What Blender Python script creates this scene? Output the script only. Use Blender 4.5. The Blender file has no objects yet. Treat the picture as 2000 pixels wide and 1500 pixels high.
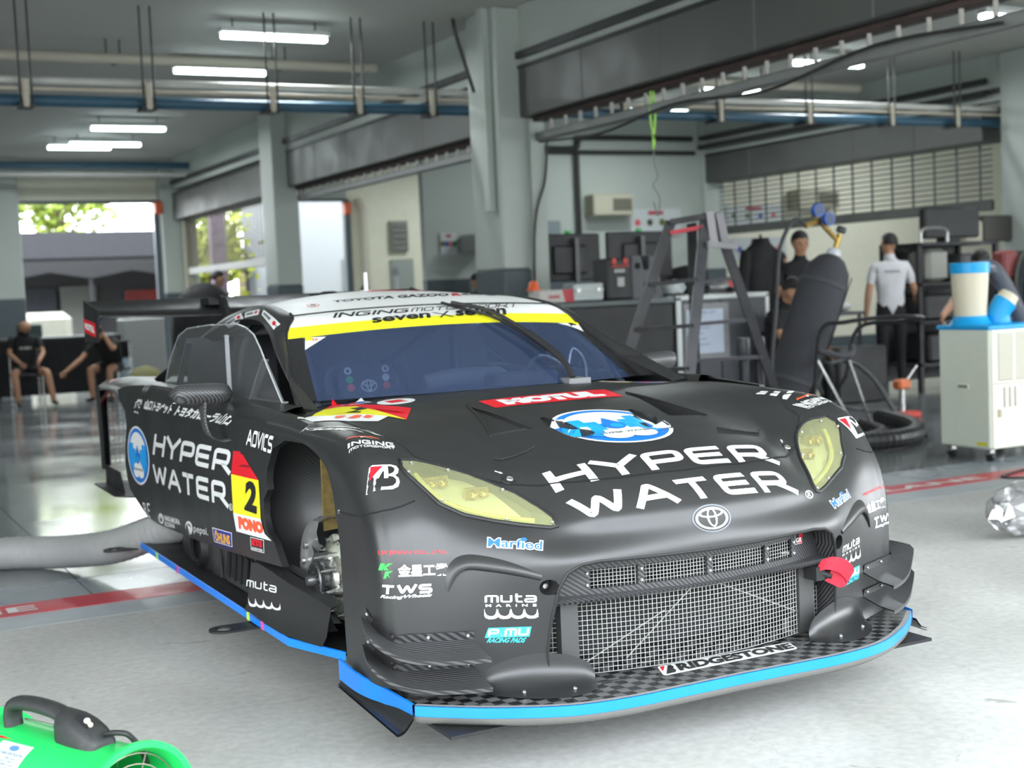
import bpy, bmesh, math, random
import numpy as np
from mathutils import Vector, Matrix
from mathutils.bvhtree import BVHTree
from mathutils.geometry import delaunay_2d_cdt
random.seed(7)
SC = bpy.context.scene
COL = SC.collection
PI = math.pi

# ---------------------------------------------------------------- camera, sky, exposure
cam_d = bpy.data.cameras.new('camera')
cam = bpy.data.objects.new('camera', cam_d)
COL.objects.link(cam)
cam.location = (0, 0, 1.42)
def _cam_rot(pitch, roll, yaw):
    cy, sy = math.cos(yaw), math.sin(yaw); cp, sp = math.cos(pitch), math.sin(pitch); cr, sr = math.cos(roll), math.sin(roll)
    Rz = Matrix(((cy, -sy, 0), (sy, cy, 0), (0, 0, 1)))
    B = Matrix(((1, 0, 0), (0, 0, -1), (0, 1, 0)))
    Rx = Matrix(((1, 0, 0), (0, cp, -sp), (0, sp, cp)))
    Rr = Matrix(((cr, -sr, 0), (sr, cr, 0), (0, 0, 1)))
    R = Rr @ Rx @ B @ Rz
    return Matrix((R[0], -R[1], -R[2])).transposed()
cam.rotation_euler = _cam_rot(math.radians(3.94), math.radians(-2.446), math.radians(27.246)).to_euler()
cam_d.sensor_width = 36.0
cam_d.lens = 2684 / 2000 * 36
cam_d.clip_start = 0.05
cam_d.clip_end = 400
cam_d.dof.use_dof = True
cam_d.dof.focus_distance = 4.3
cam_d.dof.aperture_fstop = 3.0
SC.camera = cam

W = bpy.data.worlds.new('overcast_sky')
SC.world = W
W.use_nodes = True
nt = W.node_tree
bg = nt.nodes['Background']
tc = nt.nodes.new('ShaderNodeTexCoord'); sep = nt.nodes.new('ShaderNodeSeparateXYZ')
rmp = nt.nodes.new('ShaderNodeValToRGB')
nt.links.new(tc.outputs['Generated'], sep.inputs[0]); nt.links.new(sep.outputs['Z'], rmp.inputs[0])
rmp.color_ramp.elements[0].position = 0.0; rmp.color_ramp.elements[0].color = (0.93, 0.97, 1.0, 1)
rmp.color_ramp.elements[1].position = 1.0; rmp.color_ramp.elements[1].color = (0.80, 0.90, 1.0, 1)
nt.links.new(rmp.outputs[0], bg.inputs[0])
bg.inputs[1].default_value = 7.0
SC.view_settings.view_transform = 'Standard'
SC.view_settings.look = 'None'
SC.view_settings.gamma = 1.0
SC.view_settings.use_curve_mapping = False
SC.view_settings.exposure = 0.72
SC.cycles.max_bounces = 7
SC.cycles.diffuse_bounces = 4
SC.cycles.glossy_bounces = 3
SC.cycles.transparent_max_bounces = 12
SC.cycles.sample_clamp_indirect = 6.0
SC.cycles.caustics_reflective = False
SC.cycles.caustics_refractive = False
SC.cycles.use_denoising = True

# ---------------------------------------------------------------- materials
MATS = {}
def srgb(h):
    h = h.lstrip('#')
    return tuple(((c / 12.92) if c <= 0.04045 else ((c + 0.055) / 1.055) ** 2.4) for c in (int(h[i:i + 2], 16) / 255 for i in (0, 2, 4)))
def mat(name, col, rough=0.5, metal=0.0, noise=0.0, nscale=8.0, bump=0.0, coat=0.0, spec=0.5, emit=None, estr=0.0, alpha=1.0, coords='Object'):
    if name in MATS: return MATS[name]
    if isinstance(col, str): col = srgb(col)
    m = bpy.data.materials.new(name); m.use_nodes = True
    n = m.node_tree.nodes; l = m.node_tree.links
    p = n['Principled BSDF']
    p.inputs['Base Color'].default_value = (*col, 1); p.inputs['Roughness'].default_value = rough; p.inputs['Metallic'].default_value = metal
    p.inputs['Coat Weight'].default_value = coat; p.inputs['Specular IOR Level'].default_value = spec
    if emit is not None:
        p.inputs['Emission Color'].default_value = (*emit, 1); p.inputs['Emission Strength'].default_value = estr
    if alpha < 1: p.inputs['Alpha'].default_value = alpha
    t = n.new('ShaderNodeTexCoord'); nz = n.new('ShaderNodeTexNoise'); nz.inputs['Scale'].default_value = nscale; nz.inputs['Detail'].default_value = 5
    l.new(t.outputs[coords], nz.inputs['Vector'])
    r = n.new('ShaderNodeMapRange'); r.inputs['From Min'].default_value = 0.3; r.inputs['From Max'].default_value = 0.7
    r.inputs['To Min'].default_value = max(0.02, rough - 0.06 - noise * 0.2); r.inputs['To Max'].default_value = min(1, rough + 0.06 + noise * 0.2)
    l.new(nz.outputs['Fac'], r.inputs['Value']); l.new(r.outputs[0], p.inputs['Roughness'])
    if noise > 0:
        mx = n.new('ShaderNodeMix'); mx.data_type = 'RGBA'
        mx.inputs['A'].default_value = tuple(c * (1 - noise) for c in col) + (1,); mx.inputs['B'].default_value = tuple(min(1, c * (1 + noise)) for c in col) + (1,)
        r2 = n.new('ShaderNodeMapRange'); r2.inputs['From Min'].default_value = 0.3; r2.inputs['From Max'].default_value = 0.7
        l.new(nz.outputs['Fac'], r2.inputs['Value']); l.new(r2.outputs[0], mx.inputs['Factor']); l.new(mx.outputs['Result'], p.inputs['Base Color'])
    if bump > 0:
        b = n.new('ShaderNodeBump'); b.inputs['Strength'].default_value = bump; b.inputs['Distance'].default_value = 0.01
        l.new(nz.outputs['Fac'], b.inputs['Height']); l.new(b.outputs[0], p.inputs['Normal'])
    MATS[name] = m
    return m
def weave_mat(name, c1, c2, scale, rough=0.35, coat=0.3, kind='wave', rot=(0, 0, 0)):
    m = bpy.data.materials.new(name); m.use_nodes = True
    n = m.node_tree.nodes; l = m.node_tree.links; p = n['Principled BSDF']
    p.inputs['Roughness'].default_value = rough; p.inputs['Coat Weight'].default_value = coat; p.inputs['Coat Roughness'].default_value = 0.25
    t = n.new('ShaderNodeTexCoord'); mp = n.new('ShaderNodeMapping'); mp.inputs['Rotation'].default_value = rot
    l.new(t.outputs['Object'], mp.inputs[0])
    if kind == 'wave':
        w = n.new('ShaderNodeTexWave'); w.bands_direction = 'DIAGONAL'; w.inputs['Scale'].default_value = scale; w.inputs['Distortion'].default_value = 0.0
        l.new(mp.outputs[0], w.inputs['Vector'])
        mx = n.new('ShaderNodeMix'); mx.data_type = 'RGBA'; mx.inputs['A'].default_value = (*c1, 1); mx.inputs['B'].default_value = (*c2, 1)
        l.new(w.outputs['Fac'], mx.inputs['Factor']); l.new(mx.outputs['Result'], p.inputs['Base Color'])
    else:
        w = n.new('ShaderNodeTexChecker'); w.inputs['Scale'].default_value = scale; w.inputs['Color1'].default_value = (*c1, 1); w.inputs['Color2'].default_value = (*c2, 1)
        sp = n.new('ShaderNodeSeparateXYZ'); cb = n.new('ShaderNodeCombineXYZ'); l.new(mp.outputs[0], sp.inputs[0]); l.new(sp.outputs[0], cb.inputs[0]); l.new(sp.outputs[1], cb.inputs[1]); cb.inputs[2].default_value = 0.013
        l.new(cb.outputs[0], w.inputs['Vector']); l.new(w.outputs[0], p.inputs['Base Color'])
    MATS[name] = m
    return m
def glass_mat(name, tint, gloss=1.0, rough=0.02, haze=0.0, hazecol=(0.5, 0.5, 0.5)):
    m = bpy.data.materials.new(name); m.use_nodes = True
    n = m.node_tree.nodes; l = m.node_tree.links
    n.remove(n['Principled BSDF'])
    out = n['Material Output']
    tr = n.new('ShaderNodeBsdfTransparent'); tr.inputs[0].default_value = (*tint, 1)
    gl = n.new('ShaderNodeBsdfGlossy'); gl.inputs['Roughness'].default_value = rough
    fr = n.new('ShaderNodeFresnel'); fr.inputs['IOR'].default_value = 1.5
    mu = n.new('ShaderNodeMath'); mu.operation = 'MULTIPLY'; mu.inputs[1].default_value = gloss; l.new(fr.outputs[0], mu.inputs[0])
    base = tr
    if haze > 0:
        df = n.new('ShaderNodeBsdfDiffuse'); df.inputs[0].default_value = (*hazecol, 1)
        m0 = n.new('ShaderNodeMixShader'); m0.inputs[0].default_value = haze
        l.new(tr.outputs[0], m0.inputs[1]); l.new(df.outputs[0], m0.inputs[2]); base = m0
    mx = n.new('ShaderNodeMixShader'); l.new(mu.outputs[0], mx.inputs[0]); l.new(base.outputs[0], mx.inputs[1]); l.new(gl.outputs[0], mx.inputs[2])
    l.new(mx.outputs[0], out.inputs[0])
    MATS[name] = m
    return m
# ---------------------------------------------------------------- objects
def thing(name, label, cat, loc=(0, 0, 0), rz=0.0, group=None):
    o = bpy.data.objects.new(name, None); COL.objects.link(o); o.location = loc; o.rotation_euler = (0, 0, rz)
    o.empty_display_size = 0.1
    o['label'] = label; o['category'] = cat
    if group: o['group'] = group
    return o
def tag(o, label=None, cat=None, group=None, kind=None):
    if label: o['label'] = label
    if cat: o['category'] = cat
    if group: o['group'] = group
    if kind: o['kind'] = kind
    return o
def dup(root, loc, rz=None, label=None):
    r = root.copy(); COL.objects.link(r); r.location = loc
    if rz is not None: r.rotation_euler = (0, 0, rz)
    if label: r['label'] = label
    for ch in list(root.children):
        c = ch.copy(); COL.objects.link(c); c.parent = r
        for g in ch.children:
            d = g.copy(); COL.objects.link(d); d.parent = c
    return r
def V(*a): return np.array(a, float)
def nrm(v):
    v = np.asarray(v, float); return v / (np.linalg.norm(v) + 1e-12)
def frame(ax):
    ax = nrm(ax); h = V(0, 0, 1) if abs(ax[2]) < 0.9 else V(1, 0, 0)
    u = nrm(np.cross(h, ax)); return u, np.cross(ax, u), ax
class G:
    def __init__(s): s.v = []; s.f = []; s.m = []; s.mi = 0
    def add(s, vs, fs):
        b = len(s.v); s.v += [tuple(map(float, p)) for p in vs]
        for f in fs: s.f.append(tuple(b + i for i in f)); s.m.append(s.mi)
        return s
    def box(s, x0, x1, y0, y1, z0, z1):
        return s.add([(x, y, z) for z in (z0, z1) for y in (y0, y1) for x in (x0, x1)], [(0, 2, 3, 1), (4, 5, 7, 6), (0, 1, 5, 4), (2, 6, 7, 3), (0, 4, 6, 2), (1, 3, 7, 5)])
    def bbox(s, x0, x1, y0, y1, z0, z1, b):
        # box with chamfered vertical and horizontal edges
        b = min(b, (x1 - x0) / 2.01, (y1 - y0) / 2.01, (z1 - z0) / 2.01)
        def ring(i, z): return [(x0 + i + b, y0 + i, z), (x1 - i - b, y0 + i, z), (x1 - i, y0 + i + b, z), (x1 - i, y1 - i - b, z), (x1 - i - b, y1 - i, z), (x0 + i + b, y1 - i, z), (x0 + i, y1 - i - b, z), (x0 + i, y0 + i + b, z)]
        r = [ring(b, z0), ring(0, z0 + b), ring(0, z1 - b), ring(b, z1)]
        fs = [tuple(reversed(range(8))), tuple(range(24, 32))]
        for k in range(3):
            for i in range(8): fs.append((k * 8 + i, k * 8 + (i + 1) % 8, k * 8 + 8 + (i + 1) % 8, k * 8 + 8 + i))
        return s.add([p for q in r for p in q], fs)
    def obox(s, c, hx, hy, hz, ux, uy, uz=None):
        ux = nrm(ux); uy = nrm(uy); uz = np.cross(ux, uy) if uz is None else nrm(uz); c = np.asarray(c, float)
        return s.add([c + ux * hx * a + uy * hy * b + uz * hz * d for d in (-1, 1) for b in (-1, 1) for a in (-1, 1)], [(0, 2, 3, 1), (4, 5, 7, 6), (0, 1, 5, 4), (2, 6, 7, 3), (0, 4, 6, 2), (1, 3, 7, 5)])
    def bar(s, p0, p1, w, h, up=(0, 0, 1)):
        p0 = np.asarray(p0, float); p1 = np.asarray(p1, float); a = nrm(p1 - p0); u = np.cross(up, a)
        if np.linalg.norm(u) < 1e-6: u = np.cross((1, 0, 0), a)
        u = nrm(u); vv = np.cross(a, u)
        return s.obox((p0 + p1) / 2, np.linalg.norm(p1 - p0) / 2, w / 2, h / 2, a, u, vv)
    def cyl(s, p0, p1, r0, r1=None, n=12, cap=True):
        r1 = r0 if r1 is None else r1
        p0 = np.asarray(p0, float); p1 = np.asarray(p1, float); u, w, a = frame(p1 - p0)
        cs = [(math.cos(2 * PI * i / n), math.sin(2 * PI * i / n)) for i in range(n)]
        vs = [p0 + r0 * (u * c + w * d) for c, d in cs] + [p1 + r1 * (u * c + w * d) for c, d in cs]
        fs = [(i, (i + 1) % n, n + (i + 1) % n, n + i) for i in range(n)]
        if cap: fs += [tuple(reversed(range(n))), tuple(range(n, 2 * n))]
        return s.add(vs, fs)
    def tube(s, pts, r, n=8, closed=False, cap=True):
        P = [np.asarray(p, float) for p in pts]; m = len(P); rs = r if hasattr(r, '__len__') else [r] * m
        vs = []; u = None
        for i in range(m):
            t = (P[(i + 1) % m] - P[i - 1]) if closed else (P[min(i + 1, m - 1)] - P[max(i - 1, 0)])
            t = nrm(t)
            if u is None: u, w, _ = frame(t)
            else:
                u = nrm(u - t * np.dot(u, t)); w = np.cross(t, u)
            vs += [P[i] + rs[i] * (u * math.cos(2 * PI * k / n) + w * math.sin(2 * PI * k / n)) for k in range(n)]
        fs = []
        for i in range(m if closed else m - 1):
            j = (i + 1) % m
            for k in range(n): fs.append((i * n + k, i * n + (k + 1) % n, j * n + (k + 1) % n, j * n + k))
        if cap and not closed: fs += [tuple(reversed(range(n))), tuple(range((m - 1) * n, m * n))]
        return s.add(vs, fs)
    def prism(s, poly, off):
        poly = [np.asarray(p, float) for p in poly]; off = np.asarray(off, float); n = len(poly)
        return s.add(poly + [p + off for p in poly], [tuple(reversed(range(n))), tuple(range(n, 2 * n))] + [(i, (i + 1) % n, n + (i + 1) % n, n + i) for i in range(n)])
    def grid(s, A, closed=False):
        A = np.asarray(A, float); R, Cn = A.shape[:2]
        fs = [(i * Cn + j, i * Cn + (j + 1) % Cn, (i + 1) * Cn + (j + 1) % Cn, (i + 1) * Cn + j) for i in range(R - 1) for j in range(Cn if closed else Cn - 1)]
        return s.add(A.reshape(-1, 3), fs)
    def lathe(s, prof, o=(0, 0, 0), ax=(0, 0, 1), n=20):
        u, w, a = frame(ax); o = np.asarray(o, float)
        A = [[o + a * h + r * (u * math.cos(2 * PI * k / n) + w * math.sin(2 * PI * k / n)) for k in range(n)] for r, h in prof]
        return s.grid(A, True)
    def ball(s, c, r, n=10, m=7):
        r = r if hasattr(r, '__len__') else (r, r, r)
        A = [[(c[0] + r[0] * math.sin(PI * i / m) * math.cos(2 * PI * k / n), c[1] + r[1] * math.sin(PI * i / m) * math.sin(2 * PI * k / n), c[2] - r[2] * math.cos(PI * i / m)) for k in range(n)] for i in range(m + 1)]
        return s.grid(A, True)
    def build(s, name, mats, parent=None, smooth=35, mods=None, mirror=False):
        me = bpy.data.meshes.new(name)
        me.from_pydata(s.v, [], s.f)
        if not isinstance(mats, (list, tuple)): mats = [mats]
        for q in mats: me.materials.append(q)
        if len(mats) > 1: me.polygons.foreach_set('material_index', s.m)
        bm = bmesh.new(); bm.from_mesh(me); bmesh.ops.remove_doubles(bm, verts=bm.verts, dist=1e-5); bmesh.ops.recalc_face_normals(bm, faces=bm.faces); bm.to_mesh(me); bm.free()
        if smooth:
            me.polygons.foreach_set('use_smooth', [True] * len(me.polygons))
            me.set_sharp_from_angle(angle=math.radians(smooth))
        o = bpy.data.objects.new(name, me); COL.objects.link(o)
        if parent is not None: o.parent = parent
        return o
def one(name, label, cat, g, m, loc=None, group=None, smooth=35):
    # a thing that is one mesh, built in world coordinates, origin moved to loc
    if loc is None:
        a = np.array(g.v); loc = ((a[:, 0].min() + a[:, 0].max()) / 2, (a[:, 1].min() + a[:, 1].max()) / 2, a[:, 2].min())
    g.v = [(p[0] - loc[0], p[1] - loc[1], p[2] - loc[2]) for p in g.v]
    o = g.build(name, m, None, smooth); o.location = loc
    return tag(o, label, cat, group)
def struct(name, g, m, smooth=30, label=None):
    o = g.build(name, m, None, smooth); o['kind'] = 'structure'
    if label: o['label'] = label
    return o
def smooth_path(pts, k=6):
    P = np.asarray(pts, float); out = []
    Q = np.vstack([2 * P[0] - P[1], P, 2 * P[-1] - P[-2]])
    for i in range(1, len(Q) - 2):
        for j in range(k):
            t = j / k; a, b, c, d = Q[i - 1], Q[i], Q[i + 1], Q[i + 2]
            out.append(0.5 * ((2 * b) + (c - a) * t + (2 * a - 5 * b + 4 * c - d) * t * t + (3 * b - a - 3 * c + d) * t ** 3))
    out.append(P[-1]); return np.array(out)
def catmull_rows(A, k):
    # interpolate an array of points along axis 0
    A = np.asarray(A, float)
    sh = A.shape
    return smooth_path(A.reshape(sh[0], -1), k).reshape(-1, *sh[1:])
def inside(poly, x, y):
    c = False; n = len(poly); j = n - 1
    for i in range(n):
        xi, yi = poly[i]; xj, yj = poly[j]
        if (yi > y) != (yj > y) and x < (xj - xi) * (y - yi) / (yj - yi + 1e-15) + xi: c = not c
        j = i
    return c
def resample(poly, step, closed=True):
    P = [np.asarray(p, float) for p in poly]; out = []
    n = len(P)
    for i in range(n if closed else n - 1):
        a, b = P[i], P[(i + 1) % n]; k = max(1, int(math.ceil(np.linalg.norm(b - a) / step)))
        out += [a + (b - a) * t / k for t in range(k)]
    if not closed: out.append(P[-1])
    return out
def tri2d(outline, step, holes=()):
    # triangulate a 2D outline with interior points every step
    vs = []; es = []
    for loop in (outline, *holes):
        b = len(vs); L = resample(loop, step); vs += [Vector((p[0], p[1])) for p in L]; es += [(b + i, b + (i + 1) % len(L)) for i in range(len(L))]
    P = np.array([tuple(p) for p in outline]); x0, y0 = P.min(0)[:2]; x1, y1 = P.max(0)[:2]
    nb = np.array([tuple(p) for p in vs])
    for i in range(int((x1 - x0) / step) + 1):
        for j in range(int((y1 - y0) / step) + 1):
            q = (x0 + (i + 0.5) * step, y0 + (j + 0.5) * step)
            if inside(outline, *q) and not any(inside(h, *q) for h in holes) and np.min(np.hypot(nb[:, 0] - q[0], nb[:, 1] - q[1])) > step * 0.4: vs.append(Vector(q))
    r = delaunay_2d_cdt(vs, es, [], 0, 1e-7)
    ov, of = r[0], r[2]
    fs = []
    for f in of:
        c = sum((ov[i] for i in f), Vector((0, 0))) / len(f)
        if inside(outline, c.x, c.y) and not any(inside(h, c.x, c.y) for h in holes): fs.append(tuple(f))
    return [(p.x, p.y) for p in ov], fs
def bvh_of(objs):
    vs = []; fs = []
    for o in objs:
        b = len(vs); vs += [o.matrix_basis @ v.co for v in o.data.vertices]; fs += [tuple(b + i for i in p.vertices) for p in o.data.polygons]
    return BVHTree.FromPolygons(vs, fs)
# ================================================================ THE PIT GARAGE (structure)
CONC = mat('pit_lane_concrete', (.47, .47, .45), .85, noise=.10, nscale=1.3, bump=.08)
def concrete():
    m = bpy.data.materials.new('worn_concrete'); m.use_nodes = True; n = m.node_tree.nodes; l = m.node_tree.links; p = n['Principled BSDF']; p.inputs['Roughness'].default_value = .8
    t = n.new('ShaderNodeTexCoord')
    def nz(sc, det=6, dist=0.0):
        q = n.new('ShaderNodeTexNoise'); q.inputs['Scale'].default_value = sc; q.inputs['Detail'].default_value = det; q.inputs['Distortion'].default_value = dist; l.new(t.outputs['Object'], q.inputs['Vector']); return q
    def ramp(src, a, b, ca, cb):
        r = n.new('ShaderNodeValToRGB'); r.color_ramp.elements[0].position = a; r.color_ramp.elements[0].color = (*ca, 1); r.color_ramp.elements[1].position = b; r.color_ramp.elements[1].color = (*cb, 1); l.new(src, r.inputs[0]); return r
    base = ramp(nz(.8, 8, .6).outputs['Fac'], .32, .68, (.42, .42, .40), (.60, .60, .58))
    fine = ramp(nz(28, 8).outputs['Fac'], .3, .7, (.86, .86, .86), (1.06, 1.06, 1.05))
    spots = ramp(nz(5.5, 3, 1.2).outputs['Fac'], .70, .76, (1, 1, 1), (.60, .59, .57))
    crk = n.new('ShaderNodeTexVoronoi'); crk.feature = 'DISTANCE_TO_EDGE'; crk.inputs['Scale'].default_value = 1.1; crk.inputs['Randomness'].default_value = 1; mpn = n.new('ShaderNodeMapping'); l.new(t.outputs['Object'], mpn.inputs[0])
    dn = nz(2.2, 8); ad = n.new('ShaderNodeVectorMath'); ad.operation = 'MULTIPLY_ADD'; ad.inputs[1].default_value = (.9, .9, .9); l.new(dn.outputs['Color'], ad.inputs[0]); l.new(t.outputs['Object'], ad.inputs[2]); l.new(ad.outputs[0], crk.inputs['Vector'])
    crr = ramp(crk.outputs['Distance'], 0.0, .004, (.86, .85, .84), (1, 1, 1))
    def mul(a, b):
        x = n.new('ShaderNodeMix'); x.data_type = 'RGBA'; x.blend_type = 'MULTIPLY'; x.inputs['Factor'].default_value = 1; l.new(a, x.inputs['A']); l.new(b, x.inputs['B']); return x.outputs['Result']
    c = mul(mul(mul(base.outputs[0], fine.outputs[0]), spots.outputs[0]), crr.outputs[0]); l.new(c, p.inputs['Base Color'])
    b = n.new('ShaderNodeBump'); b.inputs['Strength'].default_value = .12; b.inputs['Distance'].default_value = .006; l.new(fine.outputs[0], b.inputs['Height']); l.new(b.outputs[0], p.inputs['Normal'])
    return m
CONC = concrete()
EPOXY = mat('grey_epoxy_floor', (.22, .235, .24), .13, noise=.10, nscale=.7, spec=.55)
EPOXY2 = mat('pale_epoxy_edge', (.30, .33, .36), .28, noise=.06, nscale=1.5)
REDP = mat('red_line_paint', (.55, .022, .045), .4, noise=.12, nscale=6)
WALLM = mat('white_wall_paint', (.43, .47, .43), .6, noise=.04, nscale=.9)
WALLG = mat('pale_green_column_paint', (.45, .49, .45), .5, noise=.04, nscale=1.2)
CEIL = mat('ceiling_paint', (.50, .50, .46), .75, noise=.06, nscale=.5)
TEAL = mat('slate_dado_paint', (.07, .09, .10), .45, noise=.08)
CREAM = mat('cream_wall_paint', (.80, .78, .64), .6, noise=.03)
SHUT = mat('shutter_housing_steel', (.095, .10, .092), .5, .25, noise=.12, nscale=2.0)
DKST = mat('dark_steel', (.035, .037, .036), .5, .3, noise=.15)
g = G(); g.box(-14, 26, -14, 6.42, -.12, 0); struct('ground', g, CONC)
g = G(); g.box(-14, 26, 27, 70, -.12, -.01); struct('ground_1', g, mat('paddock_asphalt', (.10, .10, .10), .8, noise=.1))
g = G(); g.box(-9, 22, 6.42, 27, -.12, -.004); FLOOR = struct('floor', g, DKST)
_sl = None
for i in range(6):
    for j in range(9):
        x0 = -9 + i * 5.1; y0 = 7.43 + j * 2.2; x1 = min(22, x0 + 5.1); y1 = min(27, y0 + 2.2)
        if y0 >= 27: continue
        if _sl is None or x1 - x0 < 5.09 or y1 - y0 < 2.19:
            q = G(); q.box(0, x1 - x0 - .008, 0, y1 - y0 - .008, -.05, 0); o = q.build('floor_slab', EPOXY, FLOOR, 0); o.location = (x0, y0, 0)
            if x1 - x0 > 5.09 and y1 - y0 > 2.19: _sl = o
        else:
            o = _sl.copy(); COL.objects.link(o); o.location = (x0, y0, 0)
for i in range(6):
    q = G(); q.box(-9 + i * 5.1, min(22, -9 + i * 5.1 + 5.1 - .008), 6.96, 7.42, -.05, 0); q.build('threshold_slab', EPOXY2, FLOOR, 0)
g = G(); g.box(-9, 22, 6.42, 6.70, -.05, .001); g.build('threshold_kerb', mat('worn_threshold', (.40, .43, .45), .5, noise=.15, nscale=4), FLOOR, 0)
g = G(); g.box(-9, 22, 6.70, 6.955, -.05, .003); g.build('red_line', REDP, FLOOR, 0)
def ground_text(s, x0, x1, y0, y1, z):
    cu = bpy.data.curves.new('t', 'FONT'); cu.body = s; cu.size = 1; cu.offset = .03; cu.resolution_u = 2; cu.fill_mode = 'FRONT'
    o = bpy.data.objects.new('t', cu); COL.objects.link(o); dg = bpy.context.evaluated_depsgraph_get(); dg.update(); e = o.evaluated_get(dg); me = e.to_mesh()
    vs = np.array([v.co[:2] for v in me.vertices]); fs = [tuple(p.vertices) for p in me.polygons]; e.to_mesh_clear(); bpy.data.objects.remove(o)
    lo, hi = vs.min(0), vs.max(0); vs = (vs - lo) / (hi - lo); q = G(); q.add([(x0 + a * (x1 - x0), y0 + b * (y1 - y0), z) for a, b in vs], fs); return q
for x in (-3.58, -.46, 5.34):
    q = ground_text('PIT - LANE', x if x > 0 else x, x + (1.75 if x > 0 else 1.37), 6.765, 6.885, .0045); q.build('line_lettering', mat('line_white', (.75, .72, .70), .5), FLOOR, 0)
# walls, ceiling, columns
g = G(); g.box(-9, 22, 5.2, 27.1, 4.2, 4.5); CEILO = struct('ceiling', g, CEIL)
g = G(); g.box(-14, 26, -1.6, 5.0, 4.55, 4.8); struct('canopy', g, CEIL)
g = G(); g.box(-70, 80, -46, -32, -.1, 8.5); struct('added_light_block', g, mat('light_block_grey', (.20, .20, .19), .8, noise=.2, nscale=.4))  # unseen block added behind the camera to hold back low sky light
g = G(); g.box(-70, 80, -32, -14, -.12, -.005); struct('ground_2', g, mat('track_asphalt', (.09, .09, .09), .8, noise=.15))
g = G(); g.box(-9, 22, 4.9, 5.25, 3.75, 4.6); struct('beam_front', g, WALLM)
g = G(); g.box(-9.2, -9, 5.2, 27, 0, 4.2); struct('wall_left', g, WALLM)
g = G(); g.box(22, 22.2, 5.2, 27, 0, 4.2); struct('wall_right', g, WALLM)
def wall_dado(name, x0, x1, y0, y1, m, zt=1.62):
    g = G(); g.box(x0, x1, y0, y1, zt, 4.2); o = struct(name, g, m)
    g = G(); g.box(x0 - .004, x1 + .004, y0 - .004, y1 + .004, 0, zt); q = g.build('dado_band', TEAL, o)
    return o
wall_dado('wall_back', 8.75, 14.2, 19.75, 19.9, WALLM)
wall_dado('wall_back_1', 14.4, 22, 19.75, 19.9, CREAM, .3)
g = G(); g.box(-9, 3.15, 26.8, 27.1, 0, 4.2); g.box(3.15, 6.28, 26.8, 27.1, 3.87, 4.2); g.box(6.95, 10.15, 26.8, 27.1, 3.40, 4.2); struct('wall_rear', g, WALLM)
g = G(); g.box(10.15, 16, 26.8, 27.1, 0, 4.2); struct('wall_rear_1', g, CREAM)
g = G(); g.box(3.15, 6.28, 26.85, 27.0, 3.42, 3.87); struct('lintel_rear', g, CREAM)
g = G(); g.box(3.15, 10.15, 26.7, 26.8, 3.36, 3.42); struct('trim_1', g, TEAL)
def column(name, x0, x1, y0, y1, zd=1.62):
    g = G(); g.bbox(x0, x1, y0, y1, zd, 4.2, .015); o = struct(name, g, WALLG)
    g = G(); g.bbox(x0 - .004, x1 + .004, y0 - .004, y1 + .004, 0, zd, .015); g.build('dado_band', TEAL, o); return o
column('column_1', 6.25, 6.56, 12.2, 12.85); column('column_2', 6.30, 6.68, 19.6, 20.2); column('column_3', 6.28, 6.95, 26.5, 27.1); column('column_4', 3.15, 3.70, 26.5, 27.1)
column('column_5', 13.95, 14.6, 12.35, 13.0); column('column_6', 14.0, 14.4, 19.6, 20.2); column('column_7', 6.6, 7.2, 5.25, 5.75); column('column_8', -1.7, -1.1, 5.2, 5.8); column('column_9', -1.7, -1.1, 12.2, 12.8)
# pale pilaster and pipes on the middle column
g = G(); g.box(6.56, 6.72, 12.12, 12.2, 0, 3.1); struct('trim_2', g, WALLM)
g = G(); g.box(6.17, 6.24, 12.3, 12.42, 2.2, 4.2); struct('trim_3', g, WALLM)
# partition walls above the shutters
for k, X in enumerate((6.5, 14.0)):
    g = G(); g.box(X + .02, X + .2, 5.8, 26.6, 3.60, 4.2); struct('wall_partition_%d' % (k + 1), g, WALLM)
    g = G(); g.box(X - .03, X + .02, 5.9, 26.5, 3.69, 3.76); struct('trim_%d' % (4 + k), g, DKST)
# shutter housings with rolled link grilles
LINK = mat('pale_link', (.42, .40, .36), .5, noise=.1)
def shutter_box(label, X, y0, y1, z0=3.12, z1=3.60, rail=True, rail_z=2.93, sag=0):
    t = thing('shutter_housing', label, 'shutter', (X, (y0 + y1) / 2, z0))
    def b(nm, m, x0, x1, ya, yb, za, zb):
        q = G(); q.bbox(x0 - X, x1 - X, ya - (y0 + y1) / 2, yb - (y0 + y1) / 2, za - z0, zb - z0, .01); return q.build(nm, m, t)
    n = 5
    for k in range(n): b('housing_panel', SHUT, X, X + .5, y0 + (y1 - y0) * k / n + .001, y0 + (y1 - y0) * (k + 1) / n - .001, z0, z1)
    b('housing_rim', DKST, X - .012, X + .02, y0, y1, z1 - .012, z1 + .03)
    if rail:
        b('bottom_rail', mat('rail_grey', (.20, .21, .20), .5, .2, noise=.1), X + .12, X + .22, y0 + .05, y1 - .05, rail_z - .05, rail_z + .03)
        b('slot_shadow', mat('slot_shade_brown', (.06, .04, .035), .7, noise=.2), X + .10, X + .24, y0 + .05, y1 - .05, z0 - .05, z0 - .005)  # dark brown strip standing in for the shade inside the curtain slot
        m = int((y1 - y0) / .27); lk = None
        for k in range(m):
            yy = y0 + .1 + (y1 - y0 - .2) * k / (m - 1)
            if lk is None: lk = b('chain_link', LINK, X + .15, X + .185, yy - .016, yy + .016, rail_z + .03, z0); base = yy
            else:
                o = lk.copy(); COL.objects.link(o); o.parent = t; o.location = (0, yy - base, 0)
    return t
shutter_box('long grey shutter housing over the near side opening, running towards the upper right', 6.5, 5.85, 12.25)
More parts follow.
